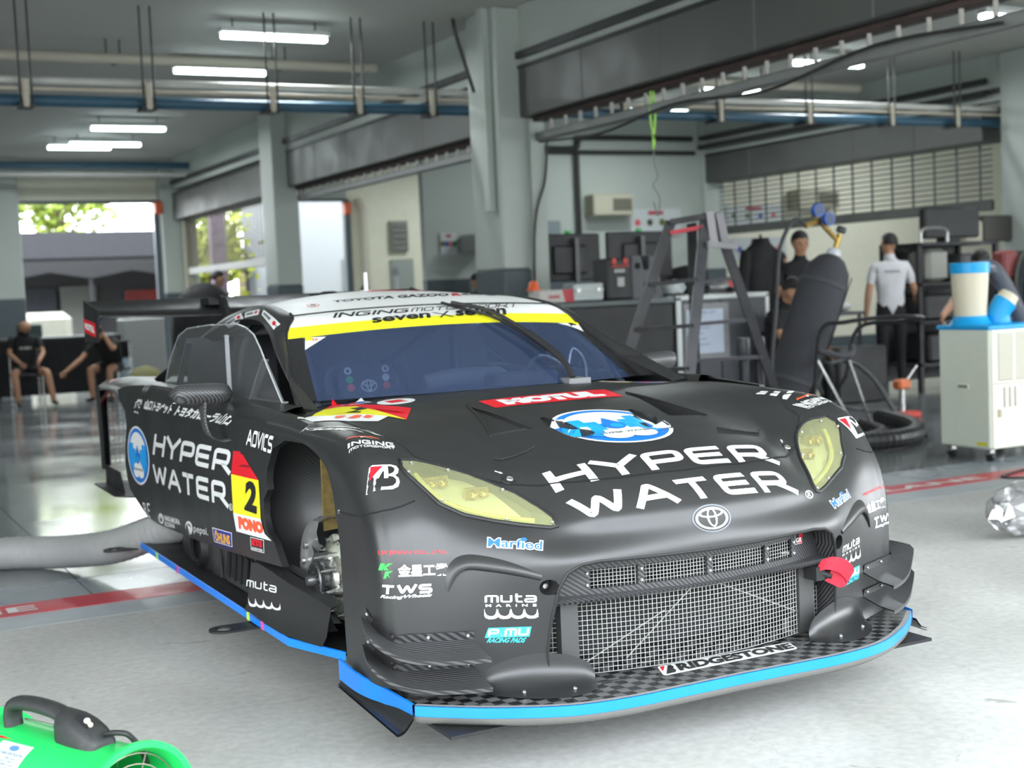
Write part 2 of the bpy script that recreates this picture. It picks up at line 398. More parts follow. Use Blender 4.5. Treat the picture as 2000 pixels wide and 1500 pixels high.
shutter_box('grey shutter housing between the slim middle column and the next column back', 6.5, 13.36, 19.55, 3.06, 3.56, True, 2.90)
shutter_box('grey shutter housing at the back left above a lowered grille', 6.5, 20.25, 26.5, 3.02, 3.50, False)
shutter_box('grey shutter housing above the half lowered grille on the right', 14.0, 13.36, 19.6, 3.10, 3.56, False)
def grille(label, X, y0, y1, zt, zb, dz, dy, m, bar):
    t = thing('shutter_grille', label, 'shutter', (X, y0, zb)); L = y1 - y0; q = G()
    for k in range(int((zt - zb) / dz)): q.cyl((0, 0, (k + 1) * dz), (0, L, (k + 1) * dz), .011, n=5, cap=False)
    for k in range(int(L / dy)): q.box(-.008, .008, k * dy + dy / 2 - .014, k * dy + dy / 2 + .014, 0, zt - zb)
    o = q.build('grille_links', m, t, 0); o['kind'] = 'stuff'
    q = G(); q.bbox(-.04, .04, 0, L, -.06, .07, .01); q.build('bottom_bar', bar, t); return t
grille('half lowered link grille with a thick grey bottom bar, on the right', 14.22, 13.4, 19.5, 3.08, 2.26, .075, .42, mat('grille_grey', (.10, .105, .10), .5, .3), SHUT)
grille('lowered fine link grille at the back left with greenery seen through', 6.7, 20.3, 26.4, 3.02, 2.02, .06, .20, mat('grille_bronze', (.14, .12, .09), .5, .3), mat('pale_bar', (.42, .42, .40), .5))
# tracks for the left grille
g = G(); g.box(6.62, 6.78, 26.2, 26.45, 0, 3.0); struct('trim_6', g, mat('olive_track', (.30, .29, .22), .5))
# rear opening frames
g = G(); g.box(6.16, 6.26, 26.62, 26.74, 0, 3.42); struct('trim_7', g, TEAL)
g = G(); g.box(10.02, 10.15, 26.6, 26.75, 0, 3.38); struct('trim_8', g, TEAL)
# ================================================================ THE RACE CAR (local frame: x lateral, y backwards from the nose, z up)
CX, CY = 2.438, 3.25
car = thing('race_car', 'matte black race car with yellow headlights and white sponsor lettering, front wheels off', 'car', (CX, CY, 0))
PAINT = mat('satin_black_paint', (0.020, 0.020, 0.021), 0.36, spec=0.65, nscale=3)
CARBON = weave_mat('carbon_twill', (0.010, 0.010, 0.011), (0.085, 0.085, 0.088), 42, 0.4, 0.12)
CARBON2 = weave_mat('carbon_plain', (0.012, 0.012, 0.012), (0.035, 0.035, 0.036), 60, 0.4, 0.2)
CHECK = weave_mat('carbon_checker', (0.007, 0.007, 0.008), (0.12, 0.12, 0.122), 28.0, 0.3, 0.15, 'check')
BLACK = mat('black_plastic', (0.012, 0.012, 0.013), 0.55, noise=0.1)
DARK = mat('dark_void', (0.006, 0.006, 0.007), 0.9)
STEEL = mat('bare_steel', (0.55, 0.55, 0.53), 0.3, 0.9, noise=0.08, nscale=40)
BLUE = mat('blue_edge_paint', '#1182f0', 0.35, noise=0.04)
WHITE = mat('white_vinyl', (0.82, 0.83, 0.83), 0.4)
YELLOW = mat('yellow_vinyl', (0.86, 0.83, 0.02), 0.4)
RED = mat('red_vinyl', '#d81226', 0.4)
LBLUE = mat('light_blue_vinyl', '#1c8fe0', 0.35)

# front shell: rows run from the scuttle over the nose down to the bumper foot, columns from the centre to the wheel arch edge
FX = [0.0, 0.20, 0.38, 0.50, 0.62, 0.74, 0.84, 0.91, 0.958, 0.974, 0.972]
HOOD = [  # y, z per column (first rows: bonnet and fender tops)
 [(2.10,1.00),(2.10,1.00),(2.10,1.00),(2.10,.995),(2.10,.99),(2.10,.985),(2.10,.98),(2.10,.975),(2.10,.965),(2.10,.945),(2.10,.925)],
 [(1.65,1.03),(1.65,1.03),(1.65,1.027),(1.65,1.022),(1.65,1.012),(1.65,1.005),(1.65,1.00),(1.65,.995),(1.65,.985),(1.65,.965),(1.65,.93)],
 [(1.35,1.028),(1.35,1.027),(1.35,1.022),(1.35,1.015),(1.35,1.008),(1.35,1.008),(1.35,1.01),(1.35,1.00),(1.35,.985),(1.35,.965),(1.35,.936)],
 [(1.10,1.003),(1.10,1.002),(1.10,.996),(1.10,.990),(1.10,.988),(1.10,.995),(1.10,1.003),(1.10,.995),(1.10,.977),(1.12,.955),(1.14,.935)],
 [(.85,.962),(.85,.960),(.855,.953),(.86,.945),(.87,.948),(.885,.965),(.90,.985),(.82,.980),(.83,.965),(.92,.935),(1.00,.908)],
 [(.62,.915),(.62,.912),(.635,.905),(.66,.898),(.71,.905),(.74,.926),(.725,.946),(.68,.938),(.675,.922),(.77,.890),(.925,.868)],
 [(.43,.872),(.435,.868),(.455,.858),(.50,.852),(.57,.860),(.625,.880),(.60,.895),(.59,.886),(.60,.868),(.69,.838),(.892,.825)],
 [(.285,.810),(.29,.806),(.315,.793),(.37,.782),(.455,.793),(.51,.810),(.520,.832),(.530,.822),(.55,.806),(.64,.785),(.872,.775)],
 [(.215,.748),(.222,.744),(.255,.738),(.305,.732),(.375,.735),(.43,.750),(.465,.765),(.485,.755),(.505,.744),(.59,.736),(.862,.730)],
 [(.188,.690),(.198,.688),(.232,.685),(.270,.682),(.318,.680),(.385,.685),(.435,.690),(.458,.685),(.480,.680),(.565,.672),(.856,.665)],
 [(.160,.610),(.166,.610),(.190,.610),(.222,.610),(.285,.605),(.360,.605),(.412,.605),(.440,.603),(.464,.600),(.55,.598),(.850,.595)],
 [(.185,.500),(.190,.500),(.210,.500),(.232,.500),(.288,.500),(.350,.500),(.402,.500),(.433,.500),(.460,.500),(.55,.500),(.845,.500)],
 [(.215,.385),(.218,.385),(.232,.385),(.250,.385),(.300,.385),(.353,.385),(.400,.385),(.432,.385),(.460,.385),(.55,.385),(.842,.385)],
 [(.215,.280),(.218,.280),(.235,.280),(.258,.280),(.305,.280),(.355,.280),(.400,.280),(.435,.280),(.465,.280),(.56,.280),(.838,.285)],
 [(.205,.212),(.208,.212),(.228,.212),(.250,.212),(.285,.212),(.338,.212),(.392,.212),(.435,.212),(.470,.212),(.57,.212),(.835,.212)]]
def shell_points():
    A = np.array([[(FX[c], HOOD[r][c][0], HOOD[r][c][1]) for c in range(len(FX))] for r in range(len(HOOD))])
    for r in range(5, len(HOOD)):
        A[r, -1, 0] = 0.97 if r < 9 else 0.965
        A[r, -2, 0] = 0.984
    A[-1, 8:, 2] = .258; A[-1, 7, 2] = .24; A[-2, 8:, 2] = .30
    M = A[:, ::-1].copy(); M[:, :, 0] *= -1
    F = np.concatenate([M[:, :-1], A], axis=1)
    D = catmull_rows(F, 14)
    D = np.swapaxes(catmull_rows(np.swapaxes(D, 0, 1), 9), 0, 1)
    return D
SH = shell_points()
_g = G(); _g.grid(SH)
SHELL_BVH = BVHTree.FromPolygons([Vector(p) for p in _g.v], _g.f)
def front_y(x, z):
    h = SHELL_BVH.ray_cast(Vector((x, -1, z)), Vector((0, 1, 0)))
    return h[0].y if h[0] else 0.3
def top_z(x, y):
    h = SHELL_BVH.ray_cast(Vector((x, y, 2)), Vector((0, 0, -1)))
    return h[0].z if h[0] else 1.0
LENS = [(.835,.912),(.785,.905),(.741,.893),(.678,.872),(.635,.854),(.592,.830),(.546,.802),(.511,.766),(.489,.739),(.487,.714),(.506,.711),(.578,.721),(.644,.734),(.722,.755),(.779,.789),(.809,.833),(.836,.869),(.848,.894)]
GRILLE = [(0,.606),(.40,.612),(.455,.606),(.495,.585),(.518,.54),(.535,.45),(.545,.34),(.540,.285),(.505,.250),(.46,.236),(0,.232)]
GR_FULL = GRILLE + [(-x, z) for x, z in reversed(GRILLE[1:-1])]
BON = [(0,.325),(.224,.337),(.363,.37),(.47,.415),(.545,.469),(.64,.56),(.70,.635),(.762,.695),(.768,.771),(.793,.833),(.839,.893),(.854,1.116),(.82,1.441),(.77,1.70),(.4,1.62),(0,1.60)]
BON_FULL = BON + [(-x, y) for x, y in reversed(BON[1:-1])]
VENT_A = [(.335,1.19),(.400,.925),(.437,.805),(.27,.81),(.29,.90)]
VENT_B = [(.180,.955),(.112,.672),(.200,.675),(.215,.82)]
def shrink(poly, d):
    c = np.mean(np.array(poly), axis=0); return [tuple(np.array(p) + (c - np.array(p)) / (np.linalg.norm(c - np.array(p)) + 1e-9) * d) for p in poly]
def nearest_on(poly, q):
    best = None
    for i in range(len(poly)):
        a = np.array(poly[i]); b = np.array(poly[(i + 1) % len(poly)]); t = np.clip(np.dot(q - a, b - a) / (np.dot(b - a, b - a) + 1e-12), 0, 1); p = a + (b - a) * t
        d = np.linalg.norm(p - q)
        if best is None or d < best[0]: best = (d, p)
    return best[1]
def build_shell():
    R, Cn = SH.shape[:2]
    cen = (SH[:-1, :-1] + SH[1:, :-1] + SH[:-1, 1:] + SH[1:, 1:]) / 4
    lens_in = shrink(LENS, 0.006)
    holes = []  # (kind, outline): front holes are tested in x,z and top holes in x,y
    for s in (1, -1):
        holes.append(('f', [(s * x, z) for x, z in lens_in])); holes.append(('t', [(s * x, y) for x, y in VENT_A])); holes.append(('t', [(s * x, y) for x, y in VENT_B]))
        holes.append(('f', [(s * .545 + .026 * math.cos(a * PI / 8), .545 + .024 * math.sin(a * PI / 8)) for a in range(16)]))
    holes.append(('f', GR_FULL))
    bb = [(min(p[0] for p in h), max(p[0] for p in h), min(p[1] for p in h), max(p[1] for p in h)) for _, h in holes]
    reg = -np.ones((R - 1, Cn - 1), int)
    holed = {}
    for i in range(R - 1):
        for j in range(Cn - 1):
            x, y, z = cen[i, j]
            for k, (kd, h) in enumerate(holes):
                q = (x, z) if kd == 'f' else (x, y)
                if kd == 'f' and y > 0.75: continue
                if kd == 't' and z < 0.85: continue
                if bb[k][0] < q[0] < bb[k][1] and bb[k][2] < q[1] < bb[k][3] and inside(h, *q):
                    holed[(i, j)] = k; reg[i, j] = 9; break
            if reg[i, j] == 9: continue
            ax = abs(x)
            if z > 0.79 and inside(BON_FULL, x, y): reg[i, j] = 0
            elif (ax > 0.60 and y > 0.60) or (ax > .83 and z > .752 + (.972 - ax) * .45 and y > .45):
                reg[i, j] = 2 if x < 0 else 3
                if y < 1.0 and z < .745 + max(0, .97 - ax) * .35: reg[i, j] = 1
            elif y > 1.55: reg[i, j] = 4
            else: reg[i, j] = 1
    P = SH.copy()
    touched = {}
    for (i, j), k in holed.items():
        for a in (i, i + 1):
            for b in (j, j + 1):
                nb = [(a - 1, b - 1), (a - 1, b), (a, b - 1), (a, b)]
                if any(0 <= q[0] < R - 1 and 0 <= q[1] < Cn - 1 and q not in holed for q in nb): touched[(a, b)] = k
    for (a, b), k in touched.items():
        kd, h = holes[k]; x, y, z = P[a, b]
        if kd == 'f':
            q = nearest_on(h, np.array((x, z))); P[a, b] = (q[0], front_y(q[0], q[1]), q[1])
        else:
            q = nearest_on(h, np.array((x, y))); P[a, b] = (q[0], q[1], top_z(q[0], q[1]))
    out = []
    for rid, name in ((0, 'bonnet'), (1, 'front_bumper'), (2, 'front_fender'), (3, 'front_fender'), (4, 'scuttle_panel')):
        g = G(); idx = {}
        for i, j in zip(*np.where(reg == rid)):
            f = []
            for a, b in ((i, j), (i, j + 1), (i + 1, j + 1), (i + 1, j)):
                if (a, b) not in idx: idx[(a, b)] = len(g.v); g.v.append(tuple(P[a, b]))
                f.append(idx[(a, b)])
            g.f.append(tuple(f)); g.m.append(0)
        out.append(g.build(name, PAINT, car, 60))
    return out
SHELL_PARTS = build_shell()
def strip_on(path, w, off, fn):
    # a narrow ribbon on the body surface along a path; fn maps (a,b) to a 3D point
    P = [np.array(p) for p in path]; g = G(); A = []
    for i, p in enumerate(P):
        t = nrm(P[min(i + 1, len(P) - 1)] - P[max(i - 1, 0)]); n = np.array((-t[1], t[0]))
        A.append([fn(*(p + n * w / 2)), fn(*p), fn(*(p - n * w / 2))])
    A = np.array(A)
    return g.grid(A + np.array(off))
def screw(p, n, r=.006, nm='screw', par=None):
    g = G(); g.lathe([(0, .0035), (r * .5, .0035), (r * .5, .002), (r * .8, .003), (r, .001), (r, -.002)], p, n, 10); return g.build(nm, STEEL, par or car)
# shut lines: dark grooves around the bonnet and between fender and bumper
for s in (1, -1):
    g = G(); a = strip_on(resample([(s * x, y) for x, y in BON[:-3]], .02, False), .006, (0, -.0006, .0012), lambda x, y: V(x, y, top_z(x, y)))
    a.build('shut_line', DARK, car)
    P_ = [SHELL_BVH.find_nearest(Vector((s * x, y, z))) for x, y, z in smooth_path([(.850, .500, .802), (.90, .50, .792), (.95, .53, .777), (.978, .60, .762), (.985, .70, .752), (.974, .82, .746)], 5)]
    g = G(); g.tube([np.array(h[0]) for h in P_], .0032, 6); g.build('shut_line', DARK, car)
    h = P_[-1]; screw(np.array(h[0]), (s, 0, 0), .008, 'fender_bolt')
# vents: sloping carbon pockets in the bonnet
def pocket(outline, depths, m, name, ledge=None):
    n = len(outline); top = [V(x, y, top_z(x, y)) for x, y in outline]; bot = [t - V(0, 0, d) for t, d in zip(top, depths)]
    g = G(); g.add(top + bot, [(i, (i + 1) % n, n + (i + 1) % n, n + i) for i in range(n)])
    c = sum(bot) / n; g.add(bot + [c], [(i, (i + 1) % n, n) for i in range(n)])
    return g.build(name, m, car, 20)
for s in (1, -1):
    pocket([(s * x, y) for x, y in VENT_A], [.006, .05, .055, .03, .012], CARBON2, 'bonnet_vent')
    pocket([(s * x, y) for x, y in VENT_B], [.003, .05, .055, .02], CARBON2, 'bonnet_vent')
    # raised lip along the outer edge of each vent
    g = G(); g.tube([V(s * x, y, top_z(s * x, y) + .002) for x, y in ((.335, 1.19), (.36, 1.08), (.400, .925), (.437, .805))], .004, 6); g.build('vent_lip', PAINT, car)
    g = G(); g.add([V(s * .40, .925, top_z(s * .40, .925) - .035), V(s * .43, .812, top_z(s * .43, .812) - .03), V(s * .275, .815, top_z(s * .275, .815) - .004), V(s * .285, .86, top_z(s * .28, .87) - .012)], [(0, 1, 2, 3)]); g.build('vent_mesh', CARBON, car)
    # bonnet pins
    p = V(s * .536, .487, top_z(s * .536, .487)); g = G(); g.lathe([(0, .004), (.010, .006), (.012, .002), (.020, .003), (.023, 0), (.023, -.004)], p, (0, -.45, .9), 16); g.mi = 0
    g.build('bonnet_pin', STEEL, car)
    g = G(); g.lathe([(.012, .0025), (.0235, .0035), (.0245, .0005)], p, (0, -.45, .9), 16); g.build('pin_ring', DARK, car)
    # bonnet lift crease wires
    g = G(); q = [V(s * (.47 + .02 * t - .16 * t * (t > .3) * 0), .72 + .02 * t, 0) for t in (0, 1)]
    g.tube([V(s * x, y, top_z(s * x, y) + .003) for x, y in ((.52, .62), (.505, .60), (.45, .605), (.40, .62), (.36, .645))], .0035, 6); g.build('edge_trim', BLACK, car)
# ---------------------------------------------------------------- headlights
LENSG = glass_mat('yellow_lens', (.97, .97, .60), 1.0, 0.03, 0.20, (.86, .88, .50))
LAMPIN = mat('lamp_white_plastic', (.80, .82, .78), 0.35)
LAMPDK = mat('lamp_grey_plastic', (.26, .27, .25), 0.35)
GOLD = mat('gold_reflector', (.75, .62, .25), 0.25, 0.7)
def sheet(outline, step, fn, thick, name, m, par, off=(0, 0, 0), smooth=40, holes=()):
    vs, fs = tri2d(outline, step, holes)
    off = np.array(off); P = [np.array(fn(*v), float) + off for v in vs]; g = G(); g.add(P, fs)
    if thick is not None:
        t = np.array(thick, float)
        ed = {}
        for f in fs:
            for i in range(len(f)):
                e = (f[i], f[(i + 1) % len(f)]); ed[e] = 1
        rim = [e for e in ed if (e[1], e[0]) not in ed]
        g.add([P[e[k]] for e in rim for k in (0, 1)] + [P[e[k]] + t for e in rim for k in (0, 1)], [(2 * i, 2 * i + 1, 2 * len(rim) + 2 * i + 1, 2 * len(rim) + 2 * i) for i in range(len(rim))])
    return g.build(name, m, par, smooth)
for s in (1, -1):
    L2 = [(s * x, z) for x, z in LENS]
    n_out = V(s * .35, -.75, .55)
    hl = sheet(L2, .03, lambda x, z: V(x, front_y(x, z), z), tuple(-n_out * .006), 'headlight_lens', LENSG, car, n_out * .0035)
    loop = [V(x, front_y(x, z), z) + n_out * .001 for x, z in resample(L2, .02)]
    g = G(); g.tube(loop, .0065, 6, True); g.build('lens_rim', BLACK, car)
    # housing: walls and floor behind the lens
    inner = [(x * .985 + s * .01, z * .97 + .022) for x, z in L2]
    g = G(); A = [V(x, front_y(x, z), z) for x, z in L2]; B = [V(x * .93 + s * .045, front_y(x, z) + .13, z * .90 + .075) for x, z in L2]; n = len(A)
    g.add(A + B, [(i, (i + 1) % n, n + (i + 1) % n, n + i) for i in range(n)]); c = sum(B) / n; g.add(B + [c], [(i, (i + 1) % n, n) for i in range(n)])
    hs = g.build('lamp_housing', LAMPDK, car, 20)
    # white reflector shelf in the lower half
    low = [(.545, .725), (.62, .737), (.70, .757), (.765, .792), (.80, .84), (.77, .85), (.70, .845), (.64, .83), (.585, .795)]
    sheet([(s * x, z) for x, z in low], .03, lambda x, z: V(x, front_y(x, z) + .055 + .25 * max(0, z - .76), z), (0, .01, 0), 'reflector', LAMPIN, car)
    g = G(); g.tube(smooth_path([V(s * x, front_y(s * x, z) + .03, z) for x, z in ((.53, .727), (.60, .737), (.68, .757), (.75, .79), (.785, .835), (.80, .868))], 5), .008, 6); g.build('light_guide', mat('light_guide_yellow', (.80, .78, .30), .3), car)
    for (x, z) in ((.735, .835), (.635, .80)):
        y = front_y(s * x, z) + .045; g = G()
        for d in (-.017, .017):
            g.lathe([(0, .0), (.010, .004), (.016, .016)], (s * x + d, y, z), (s * .1, -1, .15), 10); g.ball((s * x + d, y - .004, z), .006, 8, 5)
        g.obox((s * x, y + .008, z), .04, .008, .02, (1, 0, 0), (0, 1, 0)); g.build('lamp_module', GOLD, car)
    for x, z in ((.497, .722), (.61, .735), (.765, .795), (.832, .878), (.80, .897), (.69, .868), (.575, .81)):
        screw(V(s * x, front_y(s * x, z), z) + n_out * .006, n_out, .0055, 'lens_screw', hl)
# ---------------------------------------------------------------- grille
GRF = mat('wire_mesh', (.58, .58, .56), .4, .4)
def wires(x0, x1, z0, z1, d, yfn, name, r=.0010, top=None):
    g = G(); nx = int(round((x1 - x0) / d)); nz = int(round((z1 - z0) / d))
    XS = np.linspace(x0, x1, 15)
    for i in range(nx + 1):
        x = x0 + (x1 - x0) * i / nx; zz = z1 if top is None else top(x)
        g.tube([V(x, yfn(x, z0), z0), V(x, yfn(x, zz), zz)], r, 4, cap=False)
    for k in range(nz + 1):
        z = z0 + (z1 - z0) * k / nz; g.tube([V(x, yfn(x, z) - r * 1.2, z) for x in XS], r, 4, cap=False)
    o = g.build(name, GRF, car, 0); o['kind'] = 'stuff'; return o
gy = lambda x, z: .238 + .09 * (x / .5) ** 2
# recess walls around the opening
lo = resample(GR_FULL, .03); A = [V(x, front_y(x, z) + .001, z) for x, z in lo]; B = [V(x * .985, gy(x, z) + .03, z * .985 + .006) for x, z in lo]; n = len(A)
g = G(); g.add(A + B, [(i, (i + 1) % n, n + (i + 1) % n, n + i) for i in range(n)]); g.build('grille_surround', CARBON, car, 40)
g = G(); g.tube([a + V(0, -.001, 0) for a in A], .005, 6, True); g.build('grille_lip', BLACK, car)
# carbon header panel with window cut-outs
cut = lambda x0, x1: [(x0, .512), (x1, .512), (x1, .572), (x0, .572)]
def hdr(x, z): return V(x, gy(x, z) - .012 - .06 * max(0, z - .575), z)
out = [(-.525, .492), (.525, .492), (.512, .56), (.49, .588), (.45, .606), (.35, .612), (0, .608), (-.35, .612), (-.45, .606), (-.49, .588), (-.512, .56)]
sheet(out, .03, hdr, (0, .012, 0), 'grille_header', CARBON, car, holes=(cut(-.385, -.235), cut(-.215, .005), cut(.025, .245), cut(.265, .375)))
wires(-.39, .38, .508, .576, .0118, lambda x, z: gy(x, z) + .004, 'upper_mesh')
wires(-.535, .535, .248, .486, .0148, lambda x, z: gy(x, z) + .012, 'lower_mesh')
for x in (-.225, .015, .255, -.395, .385):
    for z in (.525, .56): screw(V(x, gy(x, z) - .012, z), (0, -1, 0), .006)
# splitting shelf
g = G(); A = []
for t in np.linspace(-1, 1, 25):
    x = .53 * t; y0 = .222 + .04 * t * t; A.append([(x, y0 + .07, .497), (x, y0 + .008, .494), (x, y0, .487), (x, y0 + .006, .479), (x, y0 + .07, .474)])
g.grid(A); g.build('grille_shelf', CARBON, car)
g = G(); g.box(-.50, .50, .42, .46, .27, .48); g.box(-.50, .50, .40, .44, .5, .6); g.build('radiator', mat('radiator_core', (.008, .008, .009), .7, noise=.3, nscale=120), car)
for s in (1, -1): g = G(); g.box(s * .45 - .03, s * .45 + .03, .30, .36, .25, .485); g.build('intake_duct', mat('grey_alloy', (.09, .09, .09), .4, .5), car)
g = G()
for a, b in (((-.25, .272), (.02, .47)), ((.46, .30), (.08, .47)), ((-.42, .272), (-.1, .4))): g.tube([V(a[0], .31, a[1]), V(b[0], .315, b[1])], .0025, 5)
g.build('brace_wire', STEEL, car)
# towing eye strap
g = G(); A = []
for t in np.linspace(0, 1, 10):
    a = PI * t; A.append([(.48 + .012 * math.sin(a) + w * .0, .225 - .055 * math.sin(a) - .01 + w * .04 * 0, .482 - .0 + .03 * math.cos(a) * .8 - .005) for w in (0, 1)])
g = G(); pth = smooth_path([(.455, .235, .482), (.475, .205, .495), (.51, .185, .485), (.545, .19, .455), (.555, .20, .435), (.535, .205, .428), (.51, .215, .440), (.49, .225, .452)], 4)
u = V(.35, .15, .9)
for i in range(len(pth) - 1):
    pass
W_ = nrm(np.cross(V(.7, -.3, -.5), V(.3, .9, -.1))) * .018
g.grid(np.array([[p - W_ + V(0, .012, -.012), p + W_] for p in pth])); g.grid(np.array([[p - W_ + V(0, .016, -.012), p + W_ + V(0, .004, 0)] for p in pth]))
g.build('tow_strap', mat('red_webbing', '#c02338', .7, noise=.15, nscale=200, bump=.2), car)
g = G(); g.cyl((.455, .25, .455), (.50, .235, .44), .012, n=10); g.box(.44, .475, .235, .30, .43, .475); g.build('tow_bracket', BLACK, car)
# towing holes in the bumper corners
for s in (1, -1):
    lo = [(s * .545 + .026 * math.cos(a * PI / 8), .545 + .024 * math.sin(a * PI / 8)) for a in range(16)]
    A = [[V(x, front_y(x, z) - .001, z), V(x * .8 + s * .109, front_y(x, z) + .05, z * .8 + .109)] for x, z in lo]
    g = G(); A = np.array(A); g.grid(np.swapaxes(A, 0, 1), True); g.add([p[1] for p in A], [tuple(range(16))]); g.build('tow_hole', CARBON2, car)
    g = G(); g.lathe([(0, .0), (.006, -.002), (.008, .012)], (s * .545, front_y(s * .545, .545) + .035, .545), (0, -1, 0), 10); g.build('hole_bolt', STEEL, car)
# side intake crease: raised hooked moulding
for s in (1, -1):
    pa = smooth_path([(.808, .545), (.795, .585), (.775, .612), (.745, .622), (.69, .614), (.63, .598), (.566, .575)], 6)
    A = []
    n = len(pa)
    for i, (x, z) in enumerate(pa):
        t = nrm(pa[min(i + 1, n - 1)] - pa[max(i - 1, 0)]); nn = np.array((-t[1], t[0])) * -1; w = .020 * math.sin(PI * min(1, .12 + .86 * (1 - i / (n - 1)))) + .003; h = .018 * math.sin(PI * (.08 + .84 * (1 - i / (n - 1))))
        row = []
        for k, (a, hh) in enumerate(((1.3, -.002), (.7, .55), (.2, .95), (-.3, 1.0), (-.65, .75), (-.8, .0))):
            q = (x + nn[0] * a * w, z + nn[1] * a * w); row.append(V(s * q[0], front_y(s * q[0], q[1]) - (h * hh if k else -.003) , q[1]))
        A.append(row)
    g = G(); g.grid(np.array(A)); g.build('bumper_moulding', PAINT, car, 60)
# ---------------------------------------------------------------- splitter
SPL = smooth_path([(0, .060), (.22, .056), (.40, .056), (.58, .090), (.76, .190), (.88, .285), (.945, .345)], 5)
ZS = .238
spf = [(x, y) for x, y in SPL] + [(.955, .84), (.60, .84), (0, .84)]
spl_full = spf + [(-x, y) for x, y in reversed(spf[1:-1])]
g = G()
vs, fs = tri2d(spl_full, .08); g.add([(x, y, ZS) for x, y in vs], fs); g.build('splitter_plate', CHECK, car, 0)
edge = [(-x, y) for x, y in reversed(SPL[1:])] + [tuple(p) for p in SPL]
def ribbon(pts2, zs, out, name, m, closed=False):
    g = G(); A = []
    n = len(pts2)
    for i, p in enumerate(pts2):
        t = nrm(np.array(pts2[min(i + 1, n - 1)]) - np.array(pts2[max(i - 1, 0)])); nn = np.array((t[1], -t[0]))
        A.append([(p[0] + nn[0] * o, p[1] + nn[1] * o, z) for z, o in zip(zs, out)])
    g.grid(np.array(A)); return g.build(name, m, car, 50)
ribbon(edge, (ZS + .0005, ZS - .001, ZS - .030, ZS - .032), (-.004, .002, .004, .0), 'splitter_edge', BLUE)
ribbon(edge, (ZS - .031, ZS - .045, ZS - .062, ZS - .065), (.003, .0, -.03, -.15), 'splitter_lip', mat('grey_underlip', (.16, .16, .15), .5))
ribbon(edge, (ZS + .0015, ZS + .0015), (-.016, .001), 'edge_tape', mat('clear_tape', (.30, .31, .32), .25))
g = G(); g.box(-.90, .90, .20, .9, ZS - .07, ZS - .06); g.build('floor_panel', BLACK, car)
for s in (1, -1):
    # blue side wall and outer tunnel
    w = smooth_path([(s * .947, .345), (s * .957, .45), (s * .968, .54), (s * .982, .60), (s * .990, .70), (s * .984, .85)], 4)
    g = G(); g.grid(np.array([[(x, y, ZS + h + .0), (x + s * .006, y, ZS + h - .002), (x + s * .006, y, ZS - .034)] for (x, y), h in zip(w, np.linspace(.006, .034, len(w)))])); g.build('splitter_side', BLUE, car)
    A = []
    for y in np.linspace(.33, .85, 9):
        k = (y - .33) / .52; x0 = .955 + .03 * k; wd = .006 + .042 * (1 - k); dp = .022 + .020 * (1 - k); A.append([(s * (x0 + wd * a), y, ZS - .026 - dp * math.sin(PI * .5 * a)) for a in np.linspace(0, 1, 7)] + [(s * (x0 + wd + .007), y, ZS - .026 - dp)])
    g = G(); g.grid(np.array(A)); g.grid(np.array(A) - V(0, 0, .008)); g.build('splitter_tunnel', PAINT, car)
    # foot fairing between bumper and splitter
    A = []
    for t in np.linspace(0, 1, 19):
        x = .405 + .325 * t; k = math.sin(PI * min(1, max(0, t))) ** .55; r_ = [(.345 * k + .275 * (1 - k), .0005), (.300 * k + .268 * (1 - k), .006 * k), (.268 * k + .258 * (1 - k), .026 * k), (.249, .060 * k), (ZS + .0015, .112 * k + .004)]
        A.append([(s * x, front_y(s * x, max(z, .25)) - o, z) for z, o in r_])
    g = G(); g.grid(catmull_rows(np.swapaxes(np.array(A), 0, 1), 4)); g.build('foot_fairing', PAINT, car, 60)
    for x in (.50, .64): screw(V(s * x, front_y(s * x, .27) - .064, .2495), (0, -.3, .95), .006)
# ---------------------------------------------------------------- canards
def lerp_path(P, n):
    P = np.array(P, float); d = np.r_[0, np.cumsum(np.linalg.norm(np.diff(P, axis=0), axis=1))]; return np.array([[np.interp(t, d, P[:, k]) for k in range(3)] for t in np.linspace(0, d[-1], n)])
for s in (1, -1):
    for dz in (0, -.085):
        zb = .400 + dz; n = 22
        inn = lerp_path(smooth_path([(x, front_y(x, zb), zb) for x in np.linspace(.742, .955, 9)] + [(.982, .55, zb + .035), (.984, .61, zb + .06)], 4), n)
        out = lerp_path(smooth_path([(.754, .219, zb - .026), (.82, .262, zb - .032), (.90, .318, zb - .034), (.965, .365, zb - .024), (1.015, .405, zb + .005), (1.045, .432, zb + .040), (1.035, .49, zb + .050), (1.0, .60, zb + .058)], 4), n)
        A = []; Fl = []
        for a, b in zip(inn, out):
            m = a * .5 + b * .5 - V(0, 0, .006); A.append([V(s * p[0], p[1], p[2]) for p in (a, m, b)])
            Fl.append([V(s * a[0], a[1], a[2] - .002), V(s * (a[0] + .003), a[1] - .006, a[2] + .024)])
        A = np.array(A)
        g = G(); g.grid(A); g.grid(A - V(0, 0, .004)); g.grid(np.stack([A[:, 2], A[:, 2] - V(0, 0, .012)], 1))
        cn = g.build('canard', CARBON, car, 40)
        g = G(); F = np.array(Fl); g.grid(F); g.grid(F + V(0, .003, 0)); g.build('canard_flange', CARBON, cn, 40)
        for i in (1, n // 3, n - 2): screw(F[i, 1] - V(0, .002, .010), (s * .4, -.9, 0), .0055, 'screw', cn)
